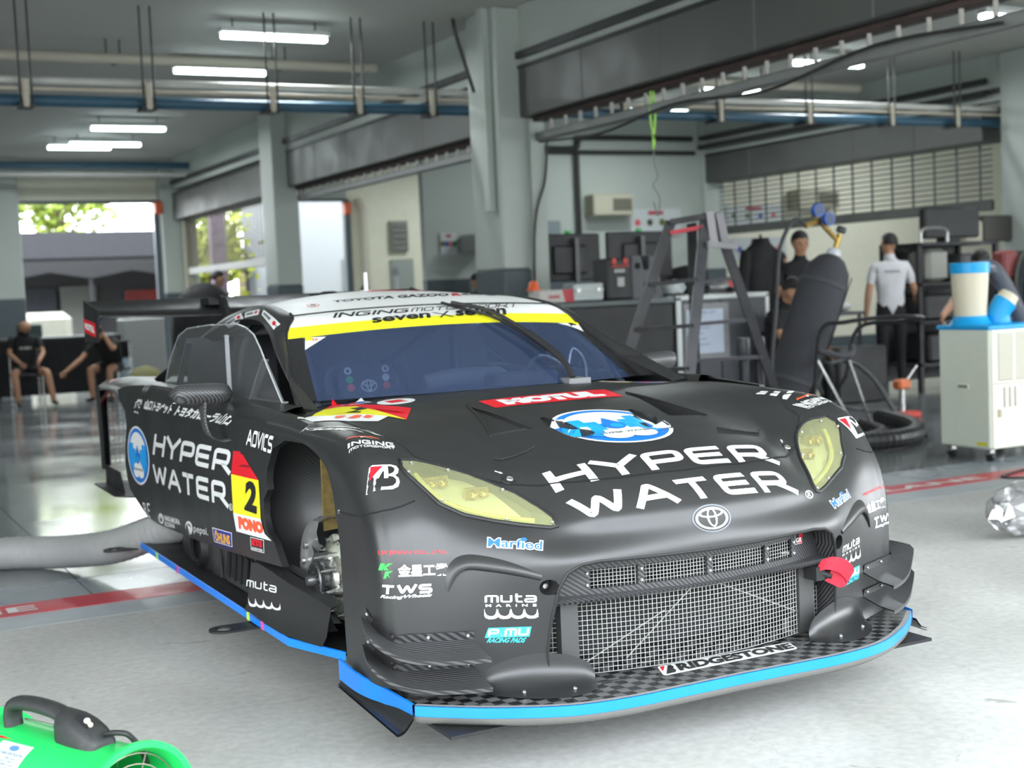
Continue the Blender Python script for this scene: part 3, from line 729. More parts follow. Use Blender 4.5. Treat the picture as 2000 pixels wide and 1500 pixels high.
# ---------------------------------------------------------------- body sides
def sidex(y, z):
    b = .975 + .018 * math.sin(PI * min(1, max(0, (y - 1.2) / 2.9))) * .6
    if z > .93: b -= ((z - .93) / .12) ** 2 * .075
    if z < .55: b -= ((.55 - z) / .25) ** 2 * .05
    if y > 3.4: b += .022 * min(1, (y - 3.4) / .5)
    return b
SIDE = [(1.14,.936),(1.32,.932),(1.46,.892),(1.535,.815),(1.555,.77),(1.545,.735),(1.60,.695),(1.61,.63),(1.575,.575),(1.50,.548),(1.44,.468),(2.4,.40),(3.448,.349),(3.64,.365),(3.88,.488),(3.93,.60),(3.90,.72),(3.85,.81),(3.87,.89),(3.975,.937),(4.10,.985),(3.9,1.012),(3.5,1.03),(2.6,1.035),(1.9,1.03),(1.5,1.02),(1.14,1.0)]
side_objs = {}
for s in (1, -1):
    side_objs[s] = sheet(SIDE, .05, lambda y, z: V(s * sidex(y, z), y, z), (-s * .025, 0, 0), 'side_panel', PAINT, car, smooth=50)
    # shoulder between side panel and cabin
    A = []
    for y in np.linspace(1.45, 4.1, 28):
        zt = 1.02 if y < 3.5 else 1.02 - (y - 3.5) * .03
        A.append([(s * sidex(y, zt), y, zt), (s * .89, y, 1.032), (s * .865, y, 1.034), (s * .855, y, 1.02), (s * .84, y, .96)])
    g = G(); g.grid(np.array(A)); g.build('door_shoulder', PAINT, car, 50)
    # front louvre corner of the side panel
    g = G(); g.grid(np.array([[(s * (sidex(y, .97) + .002 + .014 * k), y, z) for z in (.985, .92, .84)] for y, k in ((1.93, 1), (1.85, .8), (1.7, .4), (1.55, 0))])); g.build('fender_louvre', PAINT, car)
    # wheel house: curved carbon panel behind the opening, liner, brown duct edge
    A = []
    for z in np.linspace(.93, .22, 12):
        yb = 1.66 - .8 * max(0, abs(z - .70) - .05) ** 1.4 if z > .45 else 1.50 + (z - .45) * .3
        A.append([(s * .965, yb, z), (s * .92, yb + .02, z), (s * .80, yb + .0, z), (s * .62, yb - .08, z), (s * .50, yb - .25, z)])
    g = G(); g.grid(np.array(A)); g.build('wheel_house_panel', CARBON2, car, 60)
    g = G(); g.prism([(s * .48, .55, .2), (s * .48, 1.9, .2), (s * .48, 1.9, .9), (s * .48, 1.0, .9), (s * .48, .55, .72)], (s * .02, 0, 0)); g.build('wheel_house_wall', DARK, car)
    g = G(); g.prism([(s * .872, 1.255, .885), (s * .78, 1.25, .885), (s * .78, 1.25, .62), (s * .872, 1.262, .61)], (0, .01, 0)); g.build('duct_edge', mat('brown_kevlar', (.16, .11, .03), .7, noise=.3, nscale=60), car)
    # lower sill: recessed carbon box, with vents and exhaust
    A = []
    for y in np.linspace(1.30, 3.95, 14):
        k = 1 if y < 3.2 else 1 - (y - 3.2) * .25
        A.append([(s * .93 * k, y, .47), (s * .905 * k, y, .40), (s * .895 * k, y, .30), (s * .90 * k, y, .235)])
    g = G(); g.grid(np.array(A)); g.build('sill_panel', CARBON2, car, 50)
    g = G()
    for k in range(6):
        y = 1.93 + k * .068
        g.obox((s * .905, y, .335), .006, .02, .06, (1, 0, 0), (0, 1, .25))
    v = g.build('sill_vent', DARK, car); v['kind'] = 'stuff'
    g = G(); g.box(s * .908 - .003, s * .908 + .003, 1.86, 2.42, .245, .43); vp = g.build('vent_panel', CARBON, car)
    for k in range(6):
        y = 1.93 + k * .085
        g = G(); g.obox((s * .916, y, .335), .004, .022, .062, (1, 0, 0), (0, 1, .3)); g.build('vent_slot', DARK, vp)
    g = G(); g.box(s * .905 - .004, s * .905 + .004, 2.52, 3.02, .235, .44); pl = g.build('exhaust_plate', mat('heat_shield', (.13, .13, .13), .35, .8, noise=.2), car)
    g = G(); g.lathe([(.055, .03), (.085, .03), (.092, .012), (.098, .0)], (s * .91, 2.80, .335), (s, 0, 0), 24); g.build('exhaust_ring', BLACK, pl)
    g = G(); g.lathe([(.0, -.0), (.072, .001), (.074, .035)], (s * .912, 2.80, .335), (s, 0, 0), 24); g.build('exhaust_pipe', DARK, pl)
    # front deflector at the sill
    A = []
    for y, z0, z1 in ((1.86, .235, .43), (1.78, .235, .445), (1.6, .238, .44), (1.4, .242, .43), (1.2, .25, .415), (1.06, .26, .40)):
        xo = .975 - .10 * max(0, (1.4 - y)) ; A.append([(s * (xo - .05), y, z1), (s * (xo - .01), y, z1 - .015), (s * (xo + .004), y, (z0 + z1) / 2), (s * (xo + .012), y, z0 + .03), (s * (xo + .03), y, z0)])
    g = G(); g.grid(np.array(A)); g.build('sill_deflector', CARBON2, car, 50)
    # floor with blue edge
    fl = [(1.00, 1.33), (1.00, 3.72), (.92, 4.0), (.75, 4.0), (.75, .95), (.90, 1.02)]
    g = G(); g.prism([(s * x, y, .238) for x, y in fl], (0, 0, -.012)); g.build('floor_edge_panel', BLACK, car)
    for a, b in (((.90, 1.02), (1.00, 1.33)), ((1.00, 1.33), (1.00, 3.72)), ((1.00, 3.72), (.92, 4.0))):
        g = G(); g.grid(np.array([[(s * p[0], p[1], .241), (s * (p[0] + .004), p[1] - .001, .239), (s * (p[0] + .004), p[1] - .001, .212), (s * p[0], p[1], .21)] for p in (a, b)])); g.build('floor_edge', BLUE, car)
    for y, m in ((1.80, 'lime'), (1.62, 'mag'), (2.9, 'mag'), (3.3, 'lime')):
        g = G(); g.box(s * 1.003 - .004, s * 1.003 + .004, y - .014, y + .014, .211, .2405); g.build('tape_mark', mat('lime_tape', (.55, .8, .05), .5) if m == 'lime' else mat('magenta_tape', (.7, .08, .35), .5), car)
    for y in (1.75, 3.75):
        lp = [(s * (1.0 + .17 - .05 + .05 * math.cos(a)), y + .055 * math.sin(a)) for a in np.linspace(-PI / 2, PI / 2, 9)]; loop = [(s * .95, y - .055)] + lp + [(s * .95, y + .055)]
        hole = [(s * (1.115 + .028 * math.cos(a)), y + .036 * math.sin(a)) for a in np.linspace(0, 2 * PI, 13)[:-1]]
        sheet(loop, .05, lambda a, b: V(a, b, .205), (0, 0, -.008), 'jack_tab', BLACK, car, holes=(hole,))
    # wheel hub, brake and caliper
    wy, wz = 1.26, .445
    PLATE = mat('pale_hub_plate', (.55, .56, .46), .45, .2, noise=.1, nscale=30)
    hub = None
    n0 = V(s, 0, 0)
    g = G(); g.lathe([(.045, .0), (.150, .0), (.150, -.012), (.05, -.012)], (s * .83, wy, wz), n0, 32); hub = g.build('hub_plate', PLATE, car, 30)
    for k in range(10):
        a = 2 * PI * k / 10; c = V(s * .83, wy + .135 * math.cos(a), wz + .135 * math.sin(a)); g = G(); g.cyl(c, c + n0 * .012, .011, n=6); g.cyl(c, c + n0 * .026, .006, n=8); g.build('stud', STEEL, hub)
    for k in range(6):
        a = 2 * PI * k / 6 + .5; c = V(s * .83, wy + .075 * math.cos(a), wz + .075 * math.sin(a)); g = G(); g.cyl(c, c + n0 * .035, .013, n=8); g.cyl(c + n0 * .035, c + n0 * .085, .011, .003, n=8); g.build('drive_pin', STEEL, hub)
    g = G(); g.lathe([(.075, 0), (.072, .022), (.055, .040), (.040, .046), (.036, .075), (.038, .085)], (s * .83, wy, wz), n0, 24); g.build('hub_bell', STEEL, hub)
    g = G(); g.lathe([(.0, .115), (.016, .115), (.022, .105), (.024, .088), (.06, .089), (.066, .084), (.066, .072), (.03, .068)], (s * .83, wy, wz), n0, 24); g.build('hub_nut', mat('dark_alloy', (.12, .12, .125), .35, .8), hub)
    g = G()
    for k in range(14):
        a = 2 * PI * k / 14; g.obox((s * .9195, wy + .045 * math.cos(a), wz + .045 * math.sin(a)), .002, .012, .005, n0, (0, math.cos(a), math.sin(a)))
    q = g.build('nut_slots', DARK, hub); q['kind'] = 'stuff'
    g = G(); g.lathe([(.09, -.02), (.185, -.02), (.185, -.055), (.09, -.055)], (s * .83, wy, wz), n0, 40); g.build('brake_disc', mat('disc_iron', (.10, .10, .10), .45, .8), hub)
    A = []
    for a in np.linspace(PI * .46, PI * 1.42, 20):
        A.append([(s * x, wy - r * math.cos(a), wz + r * math.sin(a)) for x, r in ((.82, .215), (.87, .218), (.90, .205), (.908, .17), (.90, .13), (.87, .11))])
    A = np.array(A); A[:, :, 1] = 2 * wy - (2 * wy - A[:, :, 1]); g = G(); A[:, :, 1] = wy + np.abs(A[:, :, 1] - wy) * np.where(A[:, :, 1] > wy, 1, -1); g.grid(A); g.build('caliper_guard', mat('smoked_polycarbonate', (.20, .20, .20), .3, coat=.5, alpha=.8), hub, 50)
    A = []
    for a in np.linspace(PI * .68, PI * 1.25, 12):
        A.append([(s * x, wy - r * math.cos(a), wz + r * math.sin(a)) for x, r in ((.77, .21), (.86, .212), (.896, .20), (.903, .165), (.895, .10), (.83, .095))])
    g = G(); g.grid(np.array(A)); cp = g.build('caliper', mat('grey_caliper', (.30, .30, .31), .35, .6), hub, 40)
    for a in (PI * .74, PI * .9, PI * 1.1, PI * 1.2):
        c = V(s * .903, wy - .145 * math.cos(a), wz + .145 * math.sin(a)); g = G(); g.cyl(c, c + n0 * .014, .013, n=10); g.build('caliper_bolt', STEEL, cp)
    g = G(); g.tube([V(s * .45, wy, wz), V(s * .78, wy, wz)], .03, 10); g.tube([V(s * .4, wy - .25, wz - .12), V(s * .76, wy, wz - .12)], .016, 8); g.tube([V(s * .4, wy + .25, wz + .1), V(s * .76, wy, wz + .12)], .016, 8); q = g.build('suspension_arms', BLACK, car); q['kind'] = 'stuff'
    # rear hub and duct
    g = G(); g.lathe([(.0, .05), (.05, .05), (.08, .0), (.16, -.01), (.16, -.04), (.03, -.05)], (s * .74, 4.18, .48), n0, 24); g.build('rear_hub', STEEL, car)
# core body so that no light leaks through
g = G(); g.box(-.47, .47, .9, 1.62, .22, .82); g.box(-.84, .84, 1.9, 4.0, .2, .34); g.box(-.62, .62, 3.85, 4.55, .24, .92); g.box(-.47, .47, .45, .9, .2, .66)
q = g.build('chassis_core', DARK, car, 0); q['kind'] = 'stuff'
g = G()
for x, y in ((0, .95), (-.62, 3.95), (.62, 3.95)): g.cyl((x, y, 0), (x, y, .3), .035, n=14); g.cyl((x, y, 0), (x, y, .015), .07, n=14)
q = g.build('air_jacks', STEEL, car); q['kind'] = 'stuff'
# ---------------------------------------------------------------- rear end
for s in (1, -1):
    A = []
    for y in (3.86, 3.98, 4.12, 4.3, 4.5, 4.66):
        zo = {3.86: .90, 3.98: .942, 4.12: .985, 4.3: .985, 4.5: .975, 4.66: .965}[y]
        A.append([(s * 1.0, y, zo - .012), (s * .985, y, zo + .006), (s * .93, y, 1.008), (s * .80, y, 1.02), (s * .5, y, 1.0), (0, y, .99)])
    g = G(); g.grid(np.array(A)); g.build('rear_fender', PAINT, car, 50)
    A = []
    for z in np.linspace(.985, .52, 10):
        k = (.985 - z) / .465; A.append([(s * (1.0 - .012 * k), 4.50 + .03 * k, z), (s * (1.006 - .012 * k), 4.58 + .02 * k, z), (s * .985, 4.66, z), (s * .93, 4.70, z), (s * .925, 4.69, z)])
    g = G(); g.grid(np.array(A)); g.build('rear_bumper_corner', PAINT, car, 50)
    g = G()
    for k in range(17):
        z = .53 + k * .027; g.tube([V(s * .93, 4.69, z), V(s * .62, 4.72, z)], .002, 4)
    for k in range(12):
        x = .63 + k * .027; g.tube([V(s * x, 4.72 - (x - .62) * .1, .53), V(s * x, 4.72 - (x - .62) * .1, .965)], .002, 4)
    q = g.build('rear_mesh', mat('pale_mesh', (.45, .46, .46), .5), car, 0); q['kind'] = 'stuff'
    g = G(); g.prism([(s * 1.04, 4.62, .438), (s * 1.06, 3.95, .446), (s * .93, 3.72, .45), (s * .86, 4.62, .44)], (0, 0, -.006)); g.prism([(s * 1.0, 4.0, .445), (s * .985, 4.55, .44), (s * .985, 4.55, .545), (s * 1.0, 4.08, .55)], (-s * .005, 0, 0)); g.prism([(s * .93, 3.86, .445), (s * .86, 4.0, .445), (s * .86, 4.0, .55), (s * .93, 3.86, .52)], (0, .006, 0))
    g.build('rear_winglet', BLACK, car, 20)
g = G(); g.prism([(-.86, 4.60, .985), (.86, 4.60, .985), (.86, 4.74, .97), (-.86, 4.74, .97)], (0, 0, -.03)); g.box(-.62, .62, 4.55, 4.7, .45, .98); g.build('tail_panel', PAINT, car)
# rear wing
WN = []
for x in np.linspace(-1.0, 1.0, 21):
    t = abs(x); d = .0 + .03 * (1 - t ** 3)
    WN.append([(x, 4.38, 1.372 - d * .6), (x, 4.40, 1.388 - d * .5), (x, 4.50, 1.402 - d * .3), (x, 4.64, 1.425 - d * .2), (x, 4.72, 1.452 - d * .1), (x, 4.72, 1.446), (x, 4.6, 1.395 - d * .4), (x, 4.46, 1.362 - d * .7), (x, 4.38, 1.372 - d * .6)])
g = G(); g.grid(np.array(WN)); wing = g.build('rear_wing', mat('wing_black', (.014, .014, .015), .42), car, 50)
for s in (1, -1):
    g = G(); g.prism([(s * 1.0, 4.36, 1.400), (s * 1.0, 4.78, 1.460), (s * 1.0, 4.80, 1.22), (s * 1.0, 4.42, 1.225)], (s * .008, 0, 0)); g.build('wing_endplate', BLACK, wing)
    g = G(); pth = smooth_path([(s * .33, 4.2, 1.02), (s * .33, 4.22, 1.25), (s * .33, 4.34, 1.43), (s * .33, 4.46, 1.452), (s * .33, 4.58, 1.42)], 4)
    g.grid(np.array([[p + V(-.012, -.05, 0), p + V(.012, -.05, 0), p + V(.012, .05, 0), p + V(-.012, .05, 0), p + V(-.012, -.05, 0)] for p in pth])); g.build('swan_neck', BLACK, wing)
    g = G(); g.box(s * .33 - .05, s * .33 + .05, 4.44, 4.62, 1.405, 1.445); g.build('wing_bracket', BLACK, wing)
# ---------------------------------------------------------------- cabin
WS = lambda t, r: r
def row(xe, yc, ye, zc, ze, n=17, p=2):
    return [(xe * t, yc + (ye - yc) * abs(t) ** p, zc + (ze - zc) * abs(t) ** p) for t in np.linspace(-1, 1, n)]
rw_bot = row(.775, 1.575, 1.78, 1.034, 1.024)
rw_m1 = row(.735, 1.82, 1.95, 1.168, 1.135)
rw_yb = row(.682, 2.055, 2.14, 1.284, 1.254)
rw_yt = row(.655, 2.15, 2.19, 1.321, 1.300)
rw_wt = row(.608, 2.355, 2.275, 1.366, 1.346)
R2 = [row(.575, 2.66, 2.62, 1.420, 1.390), row(.556, 2.95, 2.95, 1.442, 1.388), row(.548, 3.25, 3.25, 1.415, 1.352), row(.53, 3.7, 3.7, 1.285, 1.225), row(.50, 4.2, 4.2, 1.11, 1.06)]
WGL = glass_mat('windscreen_glass', (.66, .76, .94), 1.0, .015, .20, (.12, .19, .40))
g = G(); g.grid(catmull_rows([rw_bot, rw_m1, rw_yb], 8)); ws = g.build('windscreen', WGL, car, 60)
ALL = catmull_rows([rw_m1, rw_yb, rw_yt, rw_wt] + R2, 8)
g = G(); g.grid(ALL[8:17]); band_y = g.build('sun_strip_yellow', YELLOW, car, 60)
g = G(); g.grid(ALL[16:25]); band_w = g.build('sun_strip_white', WHITE, car, 60)
g = G(); g.grid(ALL[24:57]); roof = g.build('roof_panel', WHITE, car, 60)
g = G(); g.grid(ALL[56:]); g.build('rear_window', mat('rear_black', (.012, .012, .013), .2, coat=.3), car, 60)
g = G(); g.tube([V(*p) + V(0, -.002, .002) for p in rw_wt], .004, 6); g.build('header_seam', BLACK, car)
Dp = [(.835,1.52,1.02),(.800,1.80,1.112),(.757,2.07,1.205),(.720,2.27,1.285),(.690,2.5,1.330),(.680,2.8,1.334),(.695,3.1,1.300),(.725,3.4,1.230),(.765,3.7,1.130),(.81,4.0,1.03)]
Wp = [(.775,1.78,1.024),(.735,1.95,1.135),(.682,2.14,1.254),(.655,2.19,1.300),(.608,2.275,1.346),(.575,2.62,1.390),(.556,2.95,1.388),(.548,3.25,1.352),(.53,3.7,1.225),(.50,4.2,1.06)]
Dq = smooth_path(Dp, 6)
def resamp_n(P, n):
    P = np.array(P); d = np.r_[0, np.cumsum(np.linalg.norm(np.diff(P, axis=0), axis=1))]; return np.array([[np.interp(t, d, P[:, k]) for k in range(3)] for t in np.linspace(0, d[-1], n)])
Wq = smooth_path(Wp, 6)
rail_objs = {}
for s in (1, -1):
    n = len(Dq); A = []
    for i in range(n):
        w, d = V(*Wq[i]), V(*Dq[i]); m = (w + d) / 2; k = i / n
        o = nrm(np.cross(Dq[min(i + 1, n - 1)] - Dq[max(i - 1, 0)], w - d)); o = o if o[2] > 0 or o[0] > 0 else -o
        o = nrm(V(abs(o[0]), -abs(o[1]) if k < .3 else 0, abs(o[2])))
        b = .022
        r = [w + o * .001, w * .8 + d * .2 + o * b * .8, m + o * b * 1.1, w * .25 + d * .75 + o * b * .8, d + o * .002, d - o * .02 - V(.012, 0, 0), d - o * .03 - V(.03, 0, .0)]
        A.append([V(s * p[0], p[1], p[2]) for p in r])
    g = G(); g.grid(np.array(A)); rail_objs[s] = g.build('roof_rail', PAINT, car, 60)
    g = G(); g.tube([V(s * (p[0] + .003), p[1], p[2] + .003) for p in Wq[:26]], .006, 6); g.build('screen_seal', BLACK, car)
    # black printed border of the windscreen
    # clear door window standing proud of the cabin
    pane = [(3.55, 1.02), (3.42, 1.15), (3.20, 1.27), (3.0, 1.305), (2.6, 1.322), (2.2, 1.326), (2.09, 1.312), (2.0, 1.285), (1.92, 1.23), (1.84, 1.16), (1.68, 1.03), (2.5, 1.03)]
    POLY = glass_mat('polycarbonate', (.86, .88, .90), 1.0, .03, .10, (.45, .46, .48))
    fx = (lambda y, z: .905 - .10 * max(0, z - 1.03) - .05 * ((y - 2.6) / 1.0) ** 2) if s < 0 else (lambda y, z: .85 - .52 * max(0, z - 1.03) - .01 * ((y - 2.6) / 1.0) ** 2)
    if s > 0: pane = [(3.85, 1.03), (3.6, 1.15), (3.30, 1.24), (3.0, 1.29), (2.75, 1.31), (2.5, 1.305), (2.27, 1.265), (2.07, 1.19), (1.80, 1.09), (1.65, 1.03), (2.5, 1.03)]
    pw = sheet(pane, .06, lambda y, z: V(s * fx(y, z), y, z), (-s * .003, 0, 0), 'door_window', POLY, car)
    CLEAR = mat('bright_edge', (.45, .46, .48), .25, .2)
    g = G(); g.tube([V(s * fx(y, z), y, z) for y, z in pane[:11]], .0035, 6); g.build('window_edge', CLEAR, pw)
    ALU = mat('brushed_alloy', (.38, .39, .40), .35, .8)
    for a, b, w in () if s > 0 else (((1.90, 1.19), (2.02, 1.03), .03), ((1.90, 1.19), (1.70, 1.03), .008), ((2.02, 1.035), (1.68, 1.035), .02), ((3.20, 1.04), (3.02, 1.24), .03), ((2.30, 1.04), (2.38, 1.28), .018)):
        g = G(); g.bar(V(s * (fx(*a) - .012), a[0], a[1]), V(s * (fx(*b) - .012), b[0], b[1]), .006, w, (s, 0, 0)); g.build('window_strut', ALU if w != .03 or a[0] < 2 else mat('smoke_strip', (.10, .11, .14), .3), pw)
    # door net inside the opening
    # interior side: belt
# ---------------------------------------------------------------- cockpit
CPIT = mat('cockpit_black', (.06, .063, .07), .6)
g = G(); g.grid(catmull_rows([row(.74, 1.60, 1.8, 1.005, 1.0), row(.74, 1.80, 1.9, 1.02, 1.0), row(.74, 2.0, 2.05, 1.015, .99), row(.74, 2.1, 2.1, .94, .92), row(.74, 2.1, 2.1, .6, .6)], 3)); g.build('dashboard', CPIT, car, 60)
g = G(); g.box(-.80, .80, 3.3, 3.34, .4, 1.25); g.box(-.80, .80, 1.6, 3.3, .33, .36); g.build('bulkhead', CPIT, car)
g = G()
for s in (1, -1):
    g.tube(smooth_path([(s * .70, 1.75, .6), (s * .69, 1.80, 1.0), (s * .60, 2.22, 1.26), (s * .52, 2.45, 1.31), (s * .50, 2.9, 1.33), (s * .55, 3.2, 1.2), (s * .62, 3.28, .6)], 4), .02, 8)
g.tube([V(-.52, 2.45, 1.31), V(.52, 2.45, 1.31)], .02, 8); g.tube([V(-.52, 2.95, 1.33), V(.52, 2.95, 1.33)], .02, 8); g.tube([V(-.5, 2.95, 1.33), V(.62, 3.28, .6)], .02, 8); g.tube([V(.5, 2.95, 1.33), V(-.62, 3.28, .6)], .02, 8); g.tube([V(-.69, 1.82, .99), V(.69, 1.82, .99)], .02, 8)
q = g.build('roll_cage', mat('cage_grey', (.10, .105, .12), .45), car); q['kind'] = 'stuff'
# steering wheel (right-hand drive: image left)
swc = V(-.325, 2.19, 1.055); su, sv = V(1, 0, 0), nrm(V(0, .28, 1)); sn = nrm(np.cross(su, sv))
def SWP(a, b, c=0): return swc + su * a + sv * b + sn * c
g = G(); g.prism([SWP(a, b, -.012) for a, b in ((-.13, -.055), (-.13, .05), (-.09, .075), (.09, .075), (.13, .05), (.13, -.055), (.08, -.08), (-.08, -.08))], sn * .024); sw = g.build('steering_wheel', mat('wheel_black', (.03, .03, .033), .5), car)
for q in (-1, 1):
    g = G(); g.tube(smooth_path([SWP(q * .12, .062), SWP(q * .155, .05), SWP(q * .168, 0), SWP(q * .155, -.06), SWP(q * .12, -.075)], 4), .019, 8); g.build('grip', mat('grip_suede', (.045, .045, .048), .9), sw)
def disc(c, n, r, name, m, par, hole=0.0, h=.004):
    g = G(); g.lathe([(hole, 0), (hole, h), (r, h), (r, 0)] if hole else [(0, h), (r, h), (r, 0)], c, n, 18); return g.build(name, m, par)
for a, b, cc in ((-.085, .05, 'w'), (.085, .05, 'w'), (-.082, .012, 'g'), (.082, .012, 'w'), (-.080, -.022, 'r'), (.080, -.022, 'r')):
    m = {'w': mat('button_white', (.7, .7, .72), .4), 'g': mat('button_green', (.05, .45, .12), .4), 'r': mat('button_red', (.75, .12, .05), .4)}[cc]
    disc(SWP(a, b, .012), sn, .016, 'button', m, sw, .008 if cc == 'w' and b > .04 else 0)
g = G()
for rx, ry, cy_ in ((.034, .024, -.02), (.024, .011, -.009), (.010, .022, -.018)): g.tube([SWP(rx * math.cos(a), cy_ + ry * math.sin(a), .016) for a in np.linspace(0, 2 * PI, 25)[:-1]], .0028, 5, True)
g.build('wheel_emblem', mat('button_white', (.7, .7, .72), .4), sw)
# seat, hose, boxes on the dash
g = G(); g.grid(catmull_rows([[(-.325 + x, y0, z) for x, y0 in ((-.22, 2.75 - k), (-.17, 2.88 - k), (0, 2.92 - k), (.17, 2.88 - k), (.22, 2.75 - k))] for z, k in ((.45, .2), (.7, .12), (.95, .04), (1.12, .02), (1.25, .03))], 4)); g.build('seat', mat('seat_black', (.02, .02, .022), .8), car, 60)
g = G(); pth = smooth_path([(-.12, 2.05, 1.03), (.0, 2.03, 1.05), (.14, 2.02, 1.05), (.24, 2.08, 1.04), (.30, 2.2, 1.0)], 8); g.tube(pth, [.045 + .003 * (i % 2) for i in range(len(pth))], 12); g.build('air_hose', mat('hose_grey', (.22, .22, .23), .6), car)
g = G(); g.bbox(.12, .42, 1.86, 2.0, 1.005, 1.07, .01); g.build('dash_module', mat('module_grey', (.14, .14, .15), .4), car)
g = G(); g.tube(smooth_path([(.30, 1.95, 1.07), (.36, 1.92, 1.13), (.44, 1.9, 1.10), (.5, 1.88, 1.02)], 5), .008, 6); g.tube(smooth_path([(.58, 1.9, 1.0), (.60, 1.95, 1.1), (.56, 1.98, 1.15), (.52, 1.96, 1.06)], 5), .006, 6); q = g.build('cables', STEEL, car); q['kind'] = 'stuff'
# windscreen furniture: wiper, border strips
def ws_pt(t, v):
    A = catmull_rows([rw_bot, rw_m1, rw_yb, rw_yt, rw_wt], 8); i = v * 8; i0 = min(int(i), len(A) - 2); j = (t + 1) / 2 * 16; j0 = min(int(j), 15); fi, fj = i - i0, j - j0
    a = A[i0][j0] * (1 - fj) + A[i0][j0 + 1] * fj; b = A[i0 + 1][j0] * (1 - fj) + A[i0 + 1][j0 + 1] * fj; return a * (1 - fi) + b * fi
up = nrm(V(0, -.5, .85))
g = G(); g.tube(smooth_path([ws_pt(.44, -.0) + up * .02, ws_pt(.45, .4) + up * .045, ws_pt(.42, 1.2) + up * .04, ws_pt(.33, 2.3) + up * .035, ws_pt(.18, 3.6) + up * .03], 4), [.014] * 9 + [.009] * 8, 6); wp = g.build('wiper', BLACK, car)
g = G(); A = [ws_pt(t, v) + up * .012 for t, v in ((.47, .9), (.42, 1.6), (.33, 2.4), (.24, 3.2), (.17, 3.95))]; g.tube(smooth_path(A, 4), .007, 6); g.build('wiper_blade', BLACK, wp)
g = G(); g.box(.30, .40, 1.56, 1.66, 1.015, 1.05); g.build('wiper_mount', mat('mount_grey', (.2, .2, .21), .4), wp)
for s in (1, -1):
    A = [[ws_pt(s * t, v) + up * .0015 for t in (1.0, .955, .91)] for v in np.linspace(0, 2, 12)]
    g = G(); g.grid(np.array(A)); g.build('screen_border', mat('border_black', (.02, .02, .022), .3), ws, 60)
# antenna and mirrors
g = G(); g.cyl((-.02, 2.93, 1.43), (-.02, 2.93, 1.445), .03, n=12); g.cyl((-.02, 2.93, 1.445), (-.02, 2.93, 1.53), .011, .009, n=10); g.build('antenna', mat('antenna_white', (.7, .72, .73), .4), car)
for s in (1, -1):
    mc = V(s * 1.055, 2.075, 1.062)
    A = []
    for t in np.linspace(-1, 1, 13):
        x = .125 * t; k = (1 - abs(t) ** 5) ** .5 * (1 if t * s < 0 else 1); hh = .042 * max(.12, k); dd = .055 * max(.2, k)
        A.append([mc + V(x, .045 - dd * 1.5 * (math.cos(a) * .5 + .5) * 1.0, hh * math.sin(a) + .005 * t * s) for a in np.linspace(0, 2 * PI, 17)[:-1]])
    A = np.array(A); g = G(); g.grid(A, True); g.add(list(A[0]), [tuple(range(16))]); g.add(list(A[-1]), [tuple(range(16))]); mi = g.build('mirror_head', CARBON, car, 50)
    g = G(); g.box(s * 1.055 - .11, s * 1.055 + .11, 2.122, 2.126, 1.03, 1.09); g.build('mirror_glass', mat('mirror_silver', (.6, .62, .65), .05, 1.0), mi)
    pth = smooth_path([mc + V(s * .0, .0, -.03), mc + V(s * .005, -.0, -.10), mc + V(-s * .005, -.02, -.155), mc + V(-s * .04, -.05, -.182), mc + V(-s * .09, -.085, -.178)], 5)
    g = G(); g.grid(np.array([[p + V(0, .035 * math.cos(a), 0) + nrm(V(s, 0, .6)) * .012 * math.sin(a) for a in np.linspace(0, 2 * PI, 11)] for p in pth])); g.build('mirror_stalk', CARBON, mi, 60)
